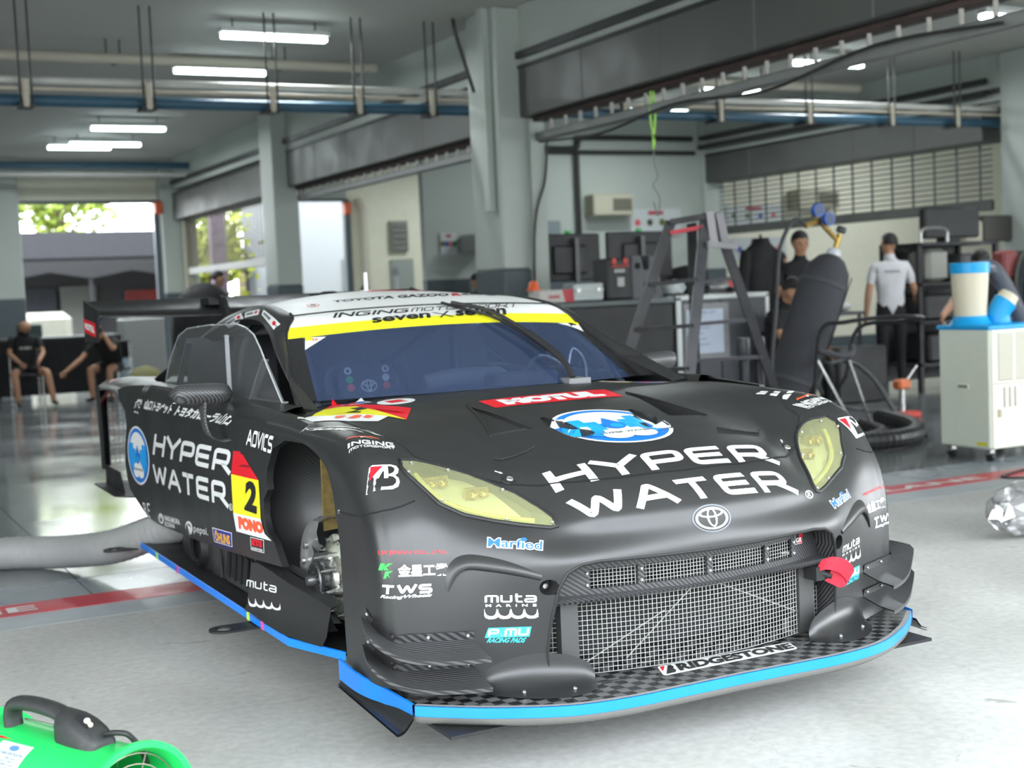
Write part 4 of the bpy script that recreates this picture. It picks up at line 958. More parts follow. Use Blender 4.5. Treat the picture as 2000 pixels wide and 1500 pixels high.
DECALS = [
 ([(-0.4383, 0.4667, 0.8521), (0.4353, 0.4838, 0.8589), (0.3985, 0.3389, 0.8019), (-0.4457, 0.3535, 0.794)], [('s', 'HYPER', (0, 0, 1, 1), 'W', 0.225, 0)], False, 0),
 ([(-0.4388, 0.3231, 0.7781), (0.3674, 0.3108, 0.7933), (0.395, 0.2473, 0.7144), (-0.4304, 0.2573, 0.7091)], [('s', 'WATER', (0, 0, 1, 1), 'W', 0.225, 0)], False, 0),
 ([(0.4186, 0.2626, 0.7293), (0.4695, 0.2809, 0.7219), (0.4621, 0.2629, 0.6943), (0.4147, 0.2488, 0.7011)], [('r', 0.5, 0.5, 0.45, 0.45, 0.1, 'W'), ('t', 'R', (0.3, 0.25, 0.7, 0.75), 'W', 0.03, 0)], False, 0),
 (((-0.212, 0.955, 0.98), (0.212, 0.955, 0.98), (0.212, 0.552, 0.9), (-0.212, 0.552, 0.9)), ['LOGO'], False, 0),
 (((-0.07, 0.2, 0.736), (0.074, 0.2, 0.736), (0.074, 0.19, 0.652), (-0.07, 0.19, 0.652)), ['EMBLEM'], False, 0),
 ([(-0.2642, 1.246, 1.0179), (0.2924, 1.276, 1.0198), (0.2805, 1.1211, 1.0027), (-0.2652, 1.1086, 1.0015)], [('p', [(0, 0), (1, 0), (1, 1), (0, 1)], 'R'), ('t', 'MOTUL', (0.11, 0.14, 0.89, 0.86), 'W', 0.1, 0)], False, 0),
 ([(-0.9456, 0.6268, 0.9054), (-0.851, 0.6107, 0.9021), (-0.881, 0.5307, 0.8355), (-0.9693, 0.5875, 0.8234)], ['BLOGO'], True, 0),
 ([(-0.9509, 0.7719, 0.9604), (-0.7945, 0.7757, 0.9494), (-0.8124, 0.7263, 0.9399), (-0.9591, 0.7506, 0.9476)], [('s', 'INGING', (0, 0, 1, 1), 'W', 0.24, 0)], True, 0),
 ([(-0.9592, 0.7408, 0.9447), (-0.8117, 0.7289, 0.9405), (-0.8194, 0.7074, 0.9358), (-0.9637, 0.7303, 0.9349)], [('s', 'MOTORSPORT', (0, 0, 1, 1), 'W', 0.2, 0)], True, 0),
 ([(-0.938, 0.8266, 0.9752), (-0.8217, 0.824, 0.9675), (-0.8368, 0.7815, 0.9607), (-0.9487, 0.7992, 0.967)], [('p', [(0, 0.2), (0.1, 0.6), (0.4, 0.55), (0.75, 0.9), (1, 0.3), (0.7, 0.6), (0.4, 0.3), (0.1, 0.35)], 'O'), ('p', [(0.45, 0.0), (0.5, 0.3), (0.85, 0.1), (0.5, 0.45), (0.4, 0.25)], 'W')], True, 0),
 ([(-0.948, 1.114, 0.9829), (-0.8821, 0.9052, 0.9898), (-0.8956, 0.8828, 0.9875), (-0.9539, 1.0975, 0.9793)], [('t', 'R.I.K', (0, 0, 1, 1), 'W', 0.05, 0.3)], False, 0),
 ([(-0.9634, 1.1348, 0.9743), (-0.8531, 0.8606, 0.9807), (-0.8609, 0.844, 0.9791), (-0.9659, 1.1331, 0.9717)], [('t', 'Technologies', (0, 0, 1, 1), 'W', 0.05, 0.3)], False, 0),
 ([(-0.9712, 1.1851, 0.9664), (-0.7958, 0.8366, 0.9648), (-0.8079, 0.8161, 0.9628), (-0.9727, 1.185, 0.9629)], [('t', 'SANYO PARTS  THE', (0, 0, 1, 1), 'W', 0.05, 0.3)], False, 0),
 ([(-0.6483, 1.7333, 1.0073), (-0.512, 1.2857, 1.01), (-0.7705, 0.9557, 0.9815), (-0.9627, 1.2613, 0.9798)], [('p', [(0.056, 0.642), (0.004, 1.001), (0.356, 0.983), (1.0, 1.0), (1.099, 0.545), (0.644, 0.756), (0.361, 0.872), (0.18, 0.812)], 'R'), ('p', [(0.129, 0.203), (0.056, 0.642), (0.18, 0.812), (0.361, 0.872), (0.644, 0.756), (1.099, 0.545), (0.893, 0.549), (0.541, 0.455), (0.34, 0.209)], 'Y'), ('p', [(-0.023, 0.054), (0.076, 0.19), (0.129, 0.203), (0.34, 0.209), (0.541, 0.455), (0.893, 0.549), (0.885, 0.265), (0.653, 0.033), (0.305, 0.025)], 'W'), ('p', [(0.36, 0.298), (0.425, 0.52), (0.459, 0.604), (0.55, 0.608), (0.557, 0.541), (0.417, 0.46)], 'K'), ('p', [(0.354, 0.726), (0.451, 0.826), (0.552, 0.779), (0.464, 0.591), (0.456, 0.691)], 'K'), ('p', [(0.574, 0.176), (0.575, 0.375), (0.638, 0.414), (0.668, 0.282), (0.632, 0.164)], 'O'), ('p', [(0.696, 0.301), (0.683, 0.435), (0.765, 0.477), (0.734, 0.423), (0.777, 0.386), (0.761, 0.317)], 'O'), ('p', [(0.448, 0.103), (0.43, 0.193), (0.509, 0.287), (0.525, 0.189), (0.501, 0.106)], 'O'), ('p', [(0.649, 0.809), (0.965, 0.851), (0.987, 0.757), (0.679, 0.76)], 'R')], False, 0),
 ([(-0.69, 1.69, 1.02), (-0.55, 1.68, 1.02), (-0.55, 1.56, 1.02), (-0.69, 1.58, 1.02)], [('p', [(-0.008, 0.373), (1.0, 1.0), (0.982, 0.038)], 'W'), ('p', [(0.191, 0.451), (0.955, 0.889), (0.924, 0.186)], 'DB'), ('p', [(0.438, 0.58), (0.714, 0.744), (0.701, 0.451), (0.501, 0.338)], 'R')], False, 0),
 (((-0.56, 1.56, 1.02), (-0.42, 1.56, 1.02), (-0.42, 1.4, 1.02), (-0.56, 1.4, 1.02)), [('e', 0.5, 0.5, 0.5, 0.5, 'W'), ('p', [(0.28, 0.32), (0.72, 0.25), (0.72, 0.38), (0.45, 0.45), (0.72, 0.45), (0.72, 0.58), (0.45, 0.62), (0.72, 0.62), (0.72, 0.72), (0.28, 0.75)], 'R')], False, 0),
 ([(-0.9738, 0.5005, 0.6692), (-0.7938, 0.4037, 0.6622), (-0.7942, 0.4004, 0.651), (-0.9736, 0.496, 0.6539)], [('t', 'I.M JIHAN CO., LTD.', (0, 0, 1, 1), 'R', 0.025, 0)], True, 0),
 ([(-0.9766, 0.4983, 0.6326), (-0.9451, 0.4572, 0.635), (-0.9475, 0.4526, 0.592), (-0.9774, 0.4952, 0.5872)], [('p', [(0, 0.55), (0.2, 1), (0.52, 1), (0.46, 0.82), (0.72, 1), (1, 1), (0.6, 0.74), (0.75, 0.55), (0.45, 0.55), (0.4, 0.68), (0.36, 0.55)], 'G'), ('p', [(0.35, 0.0), (0.52, 0.46), (1, 0.5), (0.72, 0.3), (0.8, 0), (0.62, 0.2), (0.55, 0)], 'G')], True, 0),
 ([(-0.9334, 0.4517, 0.6301), (-0.7976, 0.3957, 0.6266), (-0.7993, 0.3897, 0.5905), (-0.937, 0.4477, 0.594)], [('t', '金星工業', (0, 0, 1, 1), 'W', 0.035, 0)], True, 0),
 ([(-0.9728, 0.4833, 0.5726), (-0.8449, 0.4096, 0.5709), (-0.8457, 0.4073, 0.5416), (-0.9731, 0.4835, 0.5438)], [('s', 'TWS', (0, 0, 1, 1), 'W', 0.26, 0.1)], True, 0),
 ([(-0.9776, 0.4952, 0.5407), (-0.8434, 0.4062, 0.5415), (-0.8452, 0.4062, 0.5289), (-0.9778, 0.4962, 0.5282)], [('t', 'RacingWheels', (0, 0, 1, 1), 'W', 0.03, 0.2)], True, 0),
 ([(-0.6808, 0.3578, 0.6923), (-0.5412, 0.2817, 0.6765), (-0.5509, 0.2681, 0.6536), (-0.6882, 0.3477, 0.668)], [('t', 'Marfied', (-0.02, -0.12, 1.02, 1.1), 'W', 0.065, 0), ('t', 'Marfied', (0, 0, 1, 1), 'LB', 0.01, 0), ('e', 0.66, 1.0, 0.06, 0.22, 'LB')], True, 0),
 ([(-0.7113, 0.3357, 0.5344), (-0.5774, 0.2631, 0.5286), (-0.5762, 0.2656, 0.5013), (-0.7125, 0.3358, 0.5079)], [('s', 'muta', (0, 0, 1, 1), 'W', 0.22, 0)], True, 0),
 ([(-0.7105, 0.3346, 0.5025), (-0.5771, 0.2664, 0.497), (-0.5771, 0.2672, 0.4894), (-0.7108, 0.3347, 0.4946)], [('t', 'M  A  R  I  N  E', (0, 0, 1, 1), 'W', 0.03, 0)], True, 0),
 ([(-0.7142, 0.3365, 0.491), (-0.5723, 0.2654, 0.4837), (-0.5717, 0.2692, 0.4529), (-0.7151, 0.3379, 0.4577)], [('p', [(0.0, 1), (0.015, 0.62), (0.05, 0.38), (0.11, 0.27), (0.17, 0.3), (0.21, 0.5), (0.232, 1), (0.25, 0.45), (0.25, 0.16), (0.19, 0.02), (0.09, 0.0), (0.03, 0.1), (0.0, 0.3)], 'W'), ('p', [(0.25, 1), (0.265, 0.62), (0.3, 0.38), (0.36, 0.27), (0.42000000000000004, 0.3), (0.45999999999999996, 0.5), (0.482, 1), (0.5, 0.45), (0.5, 0.16), (0.44, 0.02), (0.33999999999999997, 0.0), (0.28, 0.1), (0.25, 0.3)], 'W'), ('p', [(0.5, 1), (0.515, 0.62), (0.55, 0.38), (0.61, 0.27), (0.67, 0.3), (0.71, 0.5), (0.732, 1), (0.75, 0.45), (0.75, 0.16), (0.69, 0.02), (0.59, 0.0), (0.53, 0.1), (0.5, 0.3)], 'W'), ('p', [(0.75, 1), (0.765, 0.62), (0.8, 0.38), (0.86, 0.27), (0.92, 0.3), (0.96, 0.5), (0.982, 1), (1.0, 0.45), (1.0, 0.16), (0.94, 0.02), (0.84, 0.0), (0.78, 0.1), (0.75, 0.3)], 'W')], True, 0),
 ([(-0.7108, 0.3373, 0.4315), (-0.5892, 0.2811, 0.4286), (-0.5907, 0.2855, 0.3979), (-0.7151, 0.3411, 0.4015)], [('p', [(0, 0), (0.05, 1), (1, 1), (0.97, 0)], 'LC'), ('s', 'P.MU', (0.06, 0.14, 0.95, 0.88), 'W', 0.24, 0)], True, 0),
 ([(-0.7094, 0.3385, 0.4011), (-0.6012, 0.2907, 0.3953), (-0.6031, 0.293, 0.38), (-0.7107, 0.3397, 0.3871)], [('t', 'RACING PADS', (0, 0, 1, 1), 'LC', 0.03, 0.2)], True, 0),
 (((0.4, 0.235, 0.585), (0.44, 0.24, 0.582), (0.436, 0.24, 0.548), (0.396, 0.235, 0.55)), [('p', [(0, 0), (1, 0), (1, 1), (0, 1)], 'W'), ('p', [(0.04, 0.05), (0.5, 0.05), (0.5, 0.95), (0.04, 0.95)], 'K'), ('p', [(0.5, 0.05), (0.96, 0.05), (0.96, 0.95), (0.5, 0.95)], 'R'), ('t', 'G', (0.1, 0.15, 0.46, 0.6), 'W', 0.03, 0), ('t', 'R', (0.52, 0.15, 0.9, 0.6), 'W', 0.03, 0)], False, 0),
 ([(-0.161, 0.2757, 0.238), (0.3403, 0.2618, 0.238), (0.3128, 0.1793, 0.238), (-0.2023, 0.1756, 0.238)], [('p', [(0, 0.1), (0, 0.9), (0.02, 1), (0.98, 1), (1, 0.9), (1, 0.1), (0.98, 0), (0.02, 0)], 'W'), ('p', [(0.015, 0.88), (0.05, 0.88), (0.015, 0.4)], 'R'), ('p', [(0.025, 0.1), (0.07, 0.85), (0.09, 0.9), (0.105, 0.7), (0.095, 0.5), (0.105, 0.3), (0.09, 0.12)], 'K'), ('t', 'RIDGESTONE', (0.125, 0.14, 0.985, 0.86), 'K', 0.05, 0)], False, 0),
 ([(-0.5534, 0.5513, 0.8621), (-0.5378, 0.5237, 0.8543), (-0.5445, 0.517, 0.8501), (-0.5609, 0.5392, 0.8562)], [('p', [(0, 0.3), (0, 0.7), (0.6, 0.7), (0.6, 1), (1, 0.5), (0.6, 0), (0.6, 0.3)], 'W')], True, 0),
 ([(-0.2942, 2.1804, 1.3234), (0.3701, 2.234, 1.3366), (0.3218, 2.1353, 1.3076), (-0.3142, 2.1207, 1.3019)], [('t', 'seven', (0, 0.0, 0.42, 1), 'K', 0.03, 0), ('p', [(0.43, 1), (0.445, 1), (0.6, -0.1), (0.575, -0.1)], 'K'), ('p', [(0.545, 1.05), (0.56, 1.0), (0.5, -0.1), (0.485, -0.1)], 'K'), ('t', 'seven', (0.61, 0.0, 1, 1), 'K', 0.03, 0)], False, 0),
 ([(-0.422, 2.2921, 1.3511), (0.4836, 2.3226, 1.3568), (0.4356, 2.2404, 1.3372), (-0.4522, 2.2215, 1.331)], [('s', 'INGING', (0, 0, 0.39, 1), 'K', 0.2, 0.15), ('s', 'MOTORSPORT', (0.405, 0, 1, 1), 'K', 0.13, 0.1)], False, 0),
 ([(-0.3175, 2.5809, 1.4025), (0.5427, 2.6875, 1.4047), (0.4893, 2.5616, 1.3918), (-0.3368, 2.5292, 1.3945)], [('t', 'TOYOTA GAZOO', (0, 0, 0.7, 1), 'K', 0.04, 0), ('t', 'R', (0.72, 0, 0.78, 1), 'R', 0.06, 0), ('t', 'acing', (0.785, 0, 1, 1), 'K', 0.04, 0)], False, 0),
 (((-0.05, 2.99, 1.43), (0.33, 2.97, 1.43), (0.33, 2.8, 1.42), (-0.05, 2.82, 1.42)), [('p', [(0.0, 0), (0.05, 1), (0.5, 1), (0.5, 0)], 'R'), ('p', [(0.55, 0), (0.6, 1), (1, 1), (0.98, 0)], 'R')], False, 0),
 ([(-0.4487, 2.556, 1.3934), (-0.3959, 2.5342, 1.393), (-0.4301, 2.4456, 1.3789), (-0.481, 2.4641, 1.3799)], [('e', 0.5, 0.5, 0.5, 0.5, 'R'), ('e', 0.5, 0.5, 0.42, 0.36, 'W'), ('e', 0.5, 0.5, 0.28, 0.22, 'K')], False, 0),
 ([(-0.9834, 3.2762, 0.8192), (-0.99, 1.9226, 0.8512), (-0.9833, 2.0124, 0.7387), (-0.9827, 3.3647, 0.6965)], [('s', 'HYPER', (0, 0, 1, 1), 'W', 0.21, 0)], True, 0),
 ([(-0.9828, 3.374, 0.6609), (-0.9836, 2.0499, 0.711), (-0.9836, 2.0557, 0.6014), (-0.9825, 3.3743, 0.5531)], [('s', 'WATER', (0, 0, 1, 1), 'W', 0.21, 0)], True, 0),
 ([(-0.9836, 2.0552, 0.6283), (-0.9832, 2.0022, 0.6299), (-0.9833, 2.0052, 0.5989), (-0.9836, 2.0566, 0.5971)], [('r', 0.5, 0.5, 0.45, 0.45, 0.1, 'W'), ('t', 'R', (0.3, 0.25, 0.7, 0.75), 'W', 0.03, 0)], False, 0),
 ([(-0.9978, 3.8528, 0.8208), (-0.9836, 3.4328, 0.8236), (-0.983, 3.4273, 0.5395), (-0.9969, 3.8502, 0.5211)], ['LOGO'], True, 0),
 ([(-0.9768, 3.4701, 0.964), (-0.9893, 1.9067, 0.9813), (-0.9808, 1.9974, 0.9359), (-0.9853, 3.4829, 0.9148)], [('t', '山口トヨペット', (0, 0, 0.37, 1), 'W', 0.05, 0.12), ('t', 'トヨタカローラ山口', (0.41, 0, 1, 1), 'W', 0.05, 0.12)], True, 0),
 ([(-0.9837, 3.6387, 0.9587), (-0.9786, 3.5008, 0.9603), (-0.9879, 3.556, 0.8862), (-0.9932, 3.7149, 0.8903)], [('t', '業', (0, 0, 1, 1), 'W', 0.04, 0.1)], True, 0),
 ([(-0.9817, 1.7397, 0.9464), (-0.9743, 1.4427, 0.9398), (-0.969, 1.4826, 0.8688), (-0.9833, 1.7744, 0.8784)], [('s', 'ADVICS', (0, 0, 1, 1), 'W', 0.2, 0)], True, 0),
 ([(-0.9831, 1.9806, 0.8434), (-0.9789, 1.5431, 0.8526), (-0.9785, 1.5162, 0.5496), (-0.9824, 2.0076, 0.5203)], [('p', [(0.068, 0.999), (0.296, 1.011), (0.758, 0.705), (-0.023, 0.705)], 'R'), ('p', [(-0.023, 0.705), (0.758, 0.705), (0.746, 0.24), (0.004, 0.231)], 'Y'), ('p', [(0.004, 0.231), (0.746, 0.24), (0.817, 0.073), (0.981, 0.006), (0.077, 0.009)], 'W'), ('p', [(0.203, 0.819), (0.534, 0.833), (0.538, 0.864), (0.339, 0.856)], 'DR')], True, 0),
 ([(-0.9815, 1.8004, 0.7438), (-0.9802, 1.6614, 0.7504), (-0.9804, 1.6862, 0.6289), (-0.9819, 1.8418, 0.6258)], [('t', '2', (0, 0, 1, 1), 'K', 0.05, 0)], True, 0.0025),
 ([(-0.9827, 1.9318, 0.5912), (-0.9798, 1.6233, 0.6071), (-0.9796, 1.612, 0.5638), (-0.9823, 1.927, 0.5419)], [('t', 'PONO', (0, 0, 1, 1), 'O', 0.09, 0)], True, 0.0025),
 ([(-0.9697, 3.3726, 0.4224), (-0.9716, 3.2535, 0.4287), (-0.9563, 3.325, 0.3674), (-0.9551, 3.4419, 0.3608)], [('e', 0.5, 0.5, 0.5, 0.5, 'W'), ('p', [(0.2, 0.2), (0.35, 0.75), (0.5, 0.4), (0.65, 0.75), (0.8, 0.2), (0.65, 0.35), (0.5, 0.1), (0.35, 0.35)], 'K')], True, 0),
 ([(-0.9716, 3.2422, 0.4279), (-0.9766, 2.92, 0.4483), (-0.9716, 2.9298, 0.4199), (-0.9636, 3.2776, 0.3947)], [('t', 'NAKAMURA', (0, 0, 1, 1), 'W', 0.04, 0)], True, 0),
 ([(-0.9628, 3.2772, 0.3913), (-0.9684, 3.0498, 0.4089), (-0.9618, 3.0767, 0.3828), (-0.9551, 3.3078, 0.3629)], [('t', 'KOSHA', (0, 0, 1, 1), 'W', 0.04, 0)], True, 0),
 ([(-0.9789, 2.8027, 0.4607), (-0.9804, 2.6668, 0.4694), (-0.9674, 2.7299, 0.3998), (-0.9652, 2.8654, 0.392)], [('e', 0.5, 0.5, 0.5, 0.5, 'W'), ('e', 0.46, 0.42, 0.38, 0.38, 'K'), ('p', [(0.3, 0.75), (0.9, 0.55), (0.8, 0.2), (0.55, 0.1)], 'W')], True, 0),
 ([(-0.9788, 2.6578, 0.4592), (-0.981, 2.4104, 0.4769), (-0.9742, 2.4402, 0.4325), (-0.97, 2.6994, 0.4105)], [('t', 'pepsi.', (0, 0, 1, 1), 'W', 0.0, 0)], True, 0),
 ([(-0.982, 2.3362, 0.4919), (-0.9818, 2.0413, 0.5096), (-0.9748, 2.0688, 0.4472), (-0.9732, 2.35, 0.4282)], [('p', [(0, 0), (0, 1), (1, 1), (1, 0)], 'W'), ('p', [(0.03, 0.05), (0.03, 0.95), (0.97, 0.95), (0.97, 0.05)], 'DB'), ('t', 'ÖHLINS', (0.1, 0.1, 0.9, 0.9), 'OY', 0.05, 0)], True, 0),
 ([(-0.9721, 2.3555, 0.4219), (-0.974, 2.0692, 0.4424), (-0.973, 2.0704, 0.4365), (-0.9707, 2.3584, 0.4154)], [('t', 'ADVANCED SUSPENSION', (0, 0, 1, 1), 'DB', 0.04, 0)], True, 0),
 ([(-0.981, 1.7921, 0.5291), (-0.9794, 1.6224, 0.5408), (-0.9765, 1.6354, 0.4893), (-0.9772, 1.8057, 0.4768)], [('p', [(0, 0), (0, 1), (1, 1), (1, 0)], 'W'), ('p', [(0.04, 0.05), (0.04, 0.95), (0.96, 0.95), (0.96, 0.05)], 'K'), ('t', 'ETS', (0.1, 0.38, 0.9, 0.9), 'R', 0.08, 0), ('t', 'RACING FUELS', (0.1, 0.1, 0.9, 0.28), 'W', 0.04, 0)], True, 0),
 ([(-0.981, 3.6591, 0.4386), (-0.9779, 3.5114, 0.4501), (-0.962, 3.5837, 0.3672), (-0.9662, 3.6664, 0.3717)], [('t', 'RE', (0, 0, 1, 1), 'W', 0.0, 0)], True, 0),
 ([(-0.9752, 1.8907, 0.3549), (-0.97, 1.5274, 0.3907), (-0.975, 1.517, 0.3604), (-0.9803, 1.8868, 0.3229)], [('s', 'muta', (0, 0, 1, 1), 'W', 0.2, 0)], True, 0),
 ([(-0.9842, 1.8577, 0.2888), (-0.9792, 1.4563, 0.3348), (-0.9822, 1.4516, 0.3095), (-0.9926, 1.836, 0.2557)], [('p', [(0.0, 1), (0.015, 0.62), (0.05, 0.38), (0.11, 0.27), (0.17, 0.3), (0.21, 0.5), (0.232, 1), (0.25, 0.45), (0.25, 0.16), (0.19, 0.02), (0.09, 0.0), (0.03, 0.1), (0.0, 0.3)], 'W'), ('p', [(0.25, 1), (0.265, 0.62), (0.3, 0.38), (0.36, 0.27), (0.42000000000000004, 0.3), (0.45999999999999996, 0.5), (0.482, 1), (0.5, 0.45), (0.5, 0.16), (0.44, 0.02), (0.33999999999999997, 0.0), (0.28, 0.1), (0.25, 0.3)], 'W'), ('p', [(0.5, 1), (0.515, 0.62), (0.55, 0.38), (0.61, 0.27), (0.67, 0.3), (0.71, 0.5), (0.732, 1), (0.75, 0.45), (0.75, 0.16), (0.69, 0.02), (0.59, 0.0), (0.53, 0.1), (0.5, 0.3)], 'W'), ('p', [(0.75, 1), (0.765, 0.62), (0.8, 0.38), (0.86, 0.27), (0.92, 0.3), (0.96, 0.5), (0.982, 1), (1.0, 0.45), (1.0, 0.16), (0.94, 0.02), (0.84, 0.0), (0.78, 0.1), (0.75, 0.3)], 'W')], True, 0),
 ([(-0.6795, 3.0254, 1.3271), (-0.6529, 2.8674, 1.3656), (-0.6782, 2.7535, 1.3411), (-0.6714, 3.026, 1.2958)], [('p', [(0, 0), (0, 1), (1, 1), (1, 0)], 'W'), ('p', [(0.1, 0.3), (0.1, 0.7), (0.6, 0.7), (0.6, 0.3)], 'GR'), ('e', 0.8, 0.5, 0.1, 0.25, 'R')], False, 0),
 ([(-0.6579, 2.7859, 1.3654), (-0.6427, 2.6163, 1.3797), (-0.6702, 2.5535, 1.3561), (-0.6769, 2.7419, 1.3433)], [('p', [(0, 0), (0, 1), (1, 1), (1, 0)], 'W'), ('p', [(0.1, 0.3), (0.1, 0.7), (0.6, 0.7), (0.6, 0.3)], 'GR'), ('e', 0.8, 0.5, 0.1, 0.25, 'R')], False, 0),
 ([(-0.6444, 2.559, 1.3772), (-0.6815, 2.2181, 1.3155), (-0.7146, 2.207, 1.2941), (-0.6706, 2.5075, 1.356)], [('p', [(0, 0), (0, 1), (1, 1), (1, 0)], 'W'), ('p', [(0.1, 0.3), (0.1, 0.7), (0.6, 0.7), (0.6, 0.3)], 'GR'), ('e', 0.85, 0.5, 0.08, 0.25, 'R')], False, 0),
 ([(-0.6121, 2.1205, 1.258), (-0.5318, 2.0927, 1.2582), (-0.5625, 2.0142, 1.2111), (-0.6406, 2.0449, 1.2109)], [('p', [(0, 0), (0, 1), (1, 1)], 'W'), ('p', [(0, 1), (0.35, 1), (0.35, 0.75), (0, 0.7)], 'Y'), ('t', '10', (0.36, 0.68, 0.6, 0.9), 'R', 0.03, 0)], False, 0),
 ([(0.5572, 2.1031, 1.2589), (0.684, 2.1397, 1.2572), (0.6732, 2.0695, 1.2166), (0.5644, 2.071, 1.2405)], [('p', [(0, 1), (1, 1), (1, 0)], 'W'), ('p', [(0.75, 1), (1, 1), (1, 0.7)], 'Y')], False, 0),
 (((0.46, 1.66, 1.02), (0.6, 1.66, 1.02), (0.6, 1.52, 1.02), (0.46, 1.52, 1.02)), [('e', 0.5, 0.5, 0.5, 0.5, 'Y'), ('e', 0.5, 0.5, 0.46, 0.42, 'W'), ('p', [(0.2, 0.4), (0.2, 0.6), (0.8, 0.6), (0.8, 0.4)], 'R')], False, 0),
 (((0.62, 1.66, 1.02), (0.74, 1.64, 1.02), (0.74, 1.5, 1.02), (0.62, 1.52, 1.02)), [('p', [(0, 0), (0, 1), (1, 1), (1, 0)], 'W'), ('p', [(0.1, 0.15), (0.1, 0.85), (0.9, 0.85), (0.9, 0.15)], 'DB'), ('p', [(0.3, 0.3), (0.4, 0.8), (0.8, 0.5)], 'R')], False, 0),
 ([(0.8041, 0.9772, 0.9897), (0.8233, 0.9473, 0.989), (0.788, 0.9304, 0.9806), (0.7669, 0.9595, 0.9814)], [('p', [(0, 0.1), (0, 0.5), (1, 0.6), (1, 0.05)], 'W'), ('p', [(0.1, 0.65), (0.1, 1), (0.95, 1), (0.95, 0.7)], 'W')], False, 0),
 ([(0.8375, 0.9337, 0.9893), (0.8496, 0.9065, 0.9873), (0.8025, 0.8788, 0.9746), (0.7915, 0.9071, 0.9775)], [('p', [(0, 0.1), (0, 0.5), (1, 0.6), (1, 0.05)], 'W'), ('p', [(0.1, 0.65), (0.1, 1), (0.95, 1), (0.95, 0.7)], 'W')], False, 0),
 ([(0.8776, 0.8992, 0.9892), (0.8962, 0.8823, 0.9874), (0.8056, 0.8215, 0.9635), (0.7928, 0.8433, 0.9656)], [('p', [(0, 0.1), (0, 0.5), (1, 0.6), (1, 0.05)], 'W'), ('p', [(0.1, 0.65), (0.1, 1), (0.95, 1), (0.95, 0.7)], 'W')], False, 0),
 ([(-1.0055, 4.3612, 1.3966), (-0.7413, 4.5686, 1.4087), (-0.8087, 4.3951, 1.3767), (-0.97, 4.4473, 1.3563)], [('e', 0.4, 0.5, 0.42, 0.5, 'W'), ('e', 0.38, 0.5, 0.36, 0.42, 'LB'), ('e', 0.5, 0.35, 0.28, 0.2, 'W')], False, 0),
 ([(-1.008, 4.7966, 1.3583), (-1.008, 4.442, 1.3303), (-1.008, 4.4533, 1.252), (-1.008, 4.7916, 1.2829)], [('p', [(0, 0), (0, 1), (1, 1), (1, 0)], 'R'), ('t', 'MOTUL', (0.1, 0.25, 0.9, 0.75), 'W', 0.08, 0)], False, 0),
 ([(-0.9929, 4.5092, 0.9709), (-0.9959, 4.3352, 0.9761), (-0.9284, 4.6969, 0.8882), (-0.9599, 4.6783, 0.8944)], [('e', 0.5, 0.5, 0.5, 0.5, 'R'), ('r', 0.5, 0.5, 0.3, 0.3, 0.1, 'W')], False, 0),
]
# ---------------------------------------------------------------- printed vinyl laid onto the body surfaces
def vin(n, c): return mat('vinyl_' + n, c, .42)
VIN = {'W': WHITE, 'K': vin('black', (.012, .012, .012)), 'R': vin('red', '#dc1428'), 'Y': YELLOW, 'O': vin('orange', '#f0603c'), 'G': vin('green', '#28b446'), 'LB': vin('blue', '#2468c8'), 'DB': vin('deep_blue', '#28349c'), 'LC': vin('cyan', '#3cc8d8'), 'OY': vin('gold', '#eeb02c'), 'DR': vin('dark_red', '#8c1420'), 'GR': vin('grey', '#70767c'), 'WB': vin('water_blue', '#1878d2'), 'WC': vin('water_cyan', '#1ca0ea'), 'S': mat('chrome_trim', (.7, .71, .72), .2, .7)}
_tc = {}
def text2d(s, bold):
    k = (s, bold)
    if k in _tc: return _tc[k]
    cu = bpy.data.curves.new('t', 'FONT'); cu.body = s; cu.size = 1; cu.offset = bold; cu.resolution_u = 3; cu.fill_mode = 'FRONT'
    o = bpy.data.objects.new('t', cu); COL.objects.link(o)
    dg = bpy.context.evaluated_depsgraph_get(); dg.update(); e = o.evaluated_get(dg); me = e.to_mesh()
    vs = np.array([v.co[:2] for v in me.vertices]).reshape(-1, 2); fs = [tuple(p.vertices) for p in me.polygons]
    e.to_mesh_clear(); bpy.data.objects.remove(o); bpy.data.curves.remove(cu)
    if len(vs):
        lo, hi = vs.min(0), vs.max(0); vs = (vs - lo) / np.maximum(hi - lo, 1e-6)
    _tc[k] = (vs, fs); return _tc[k]
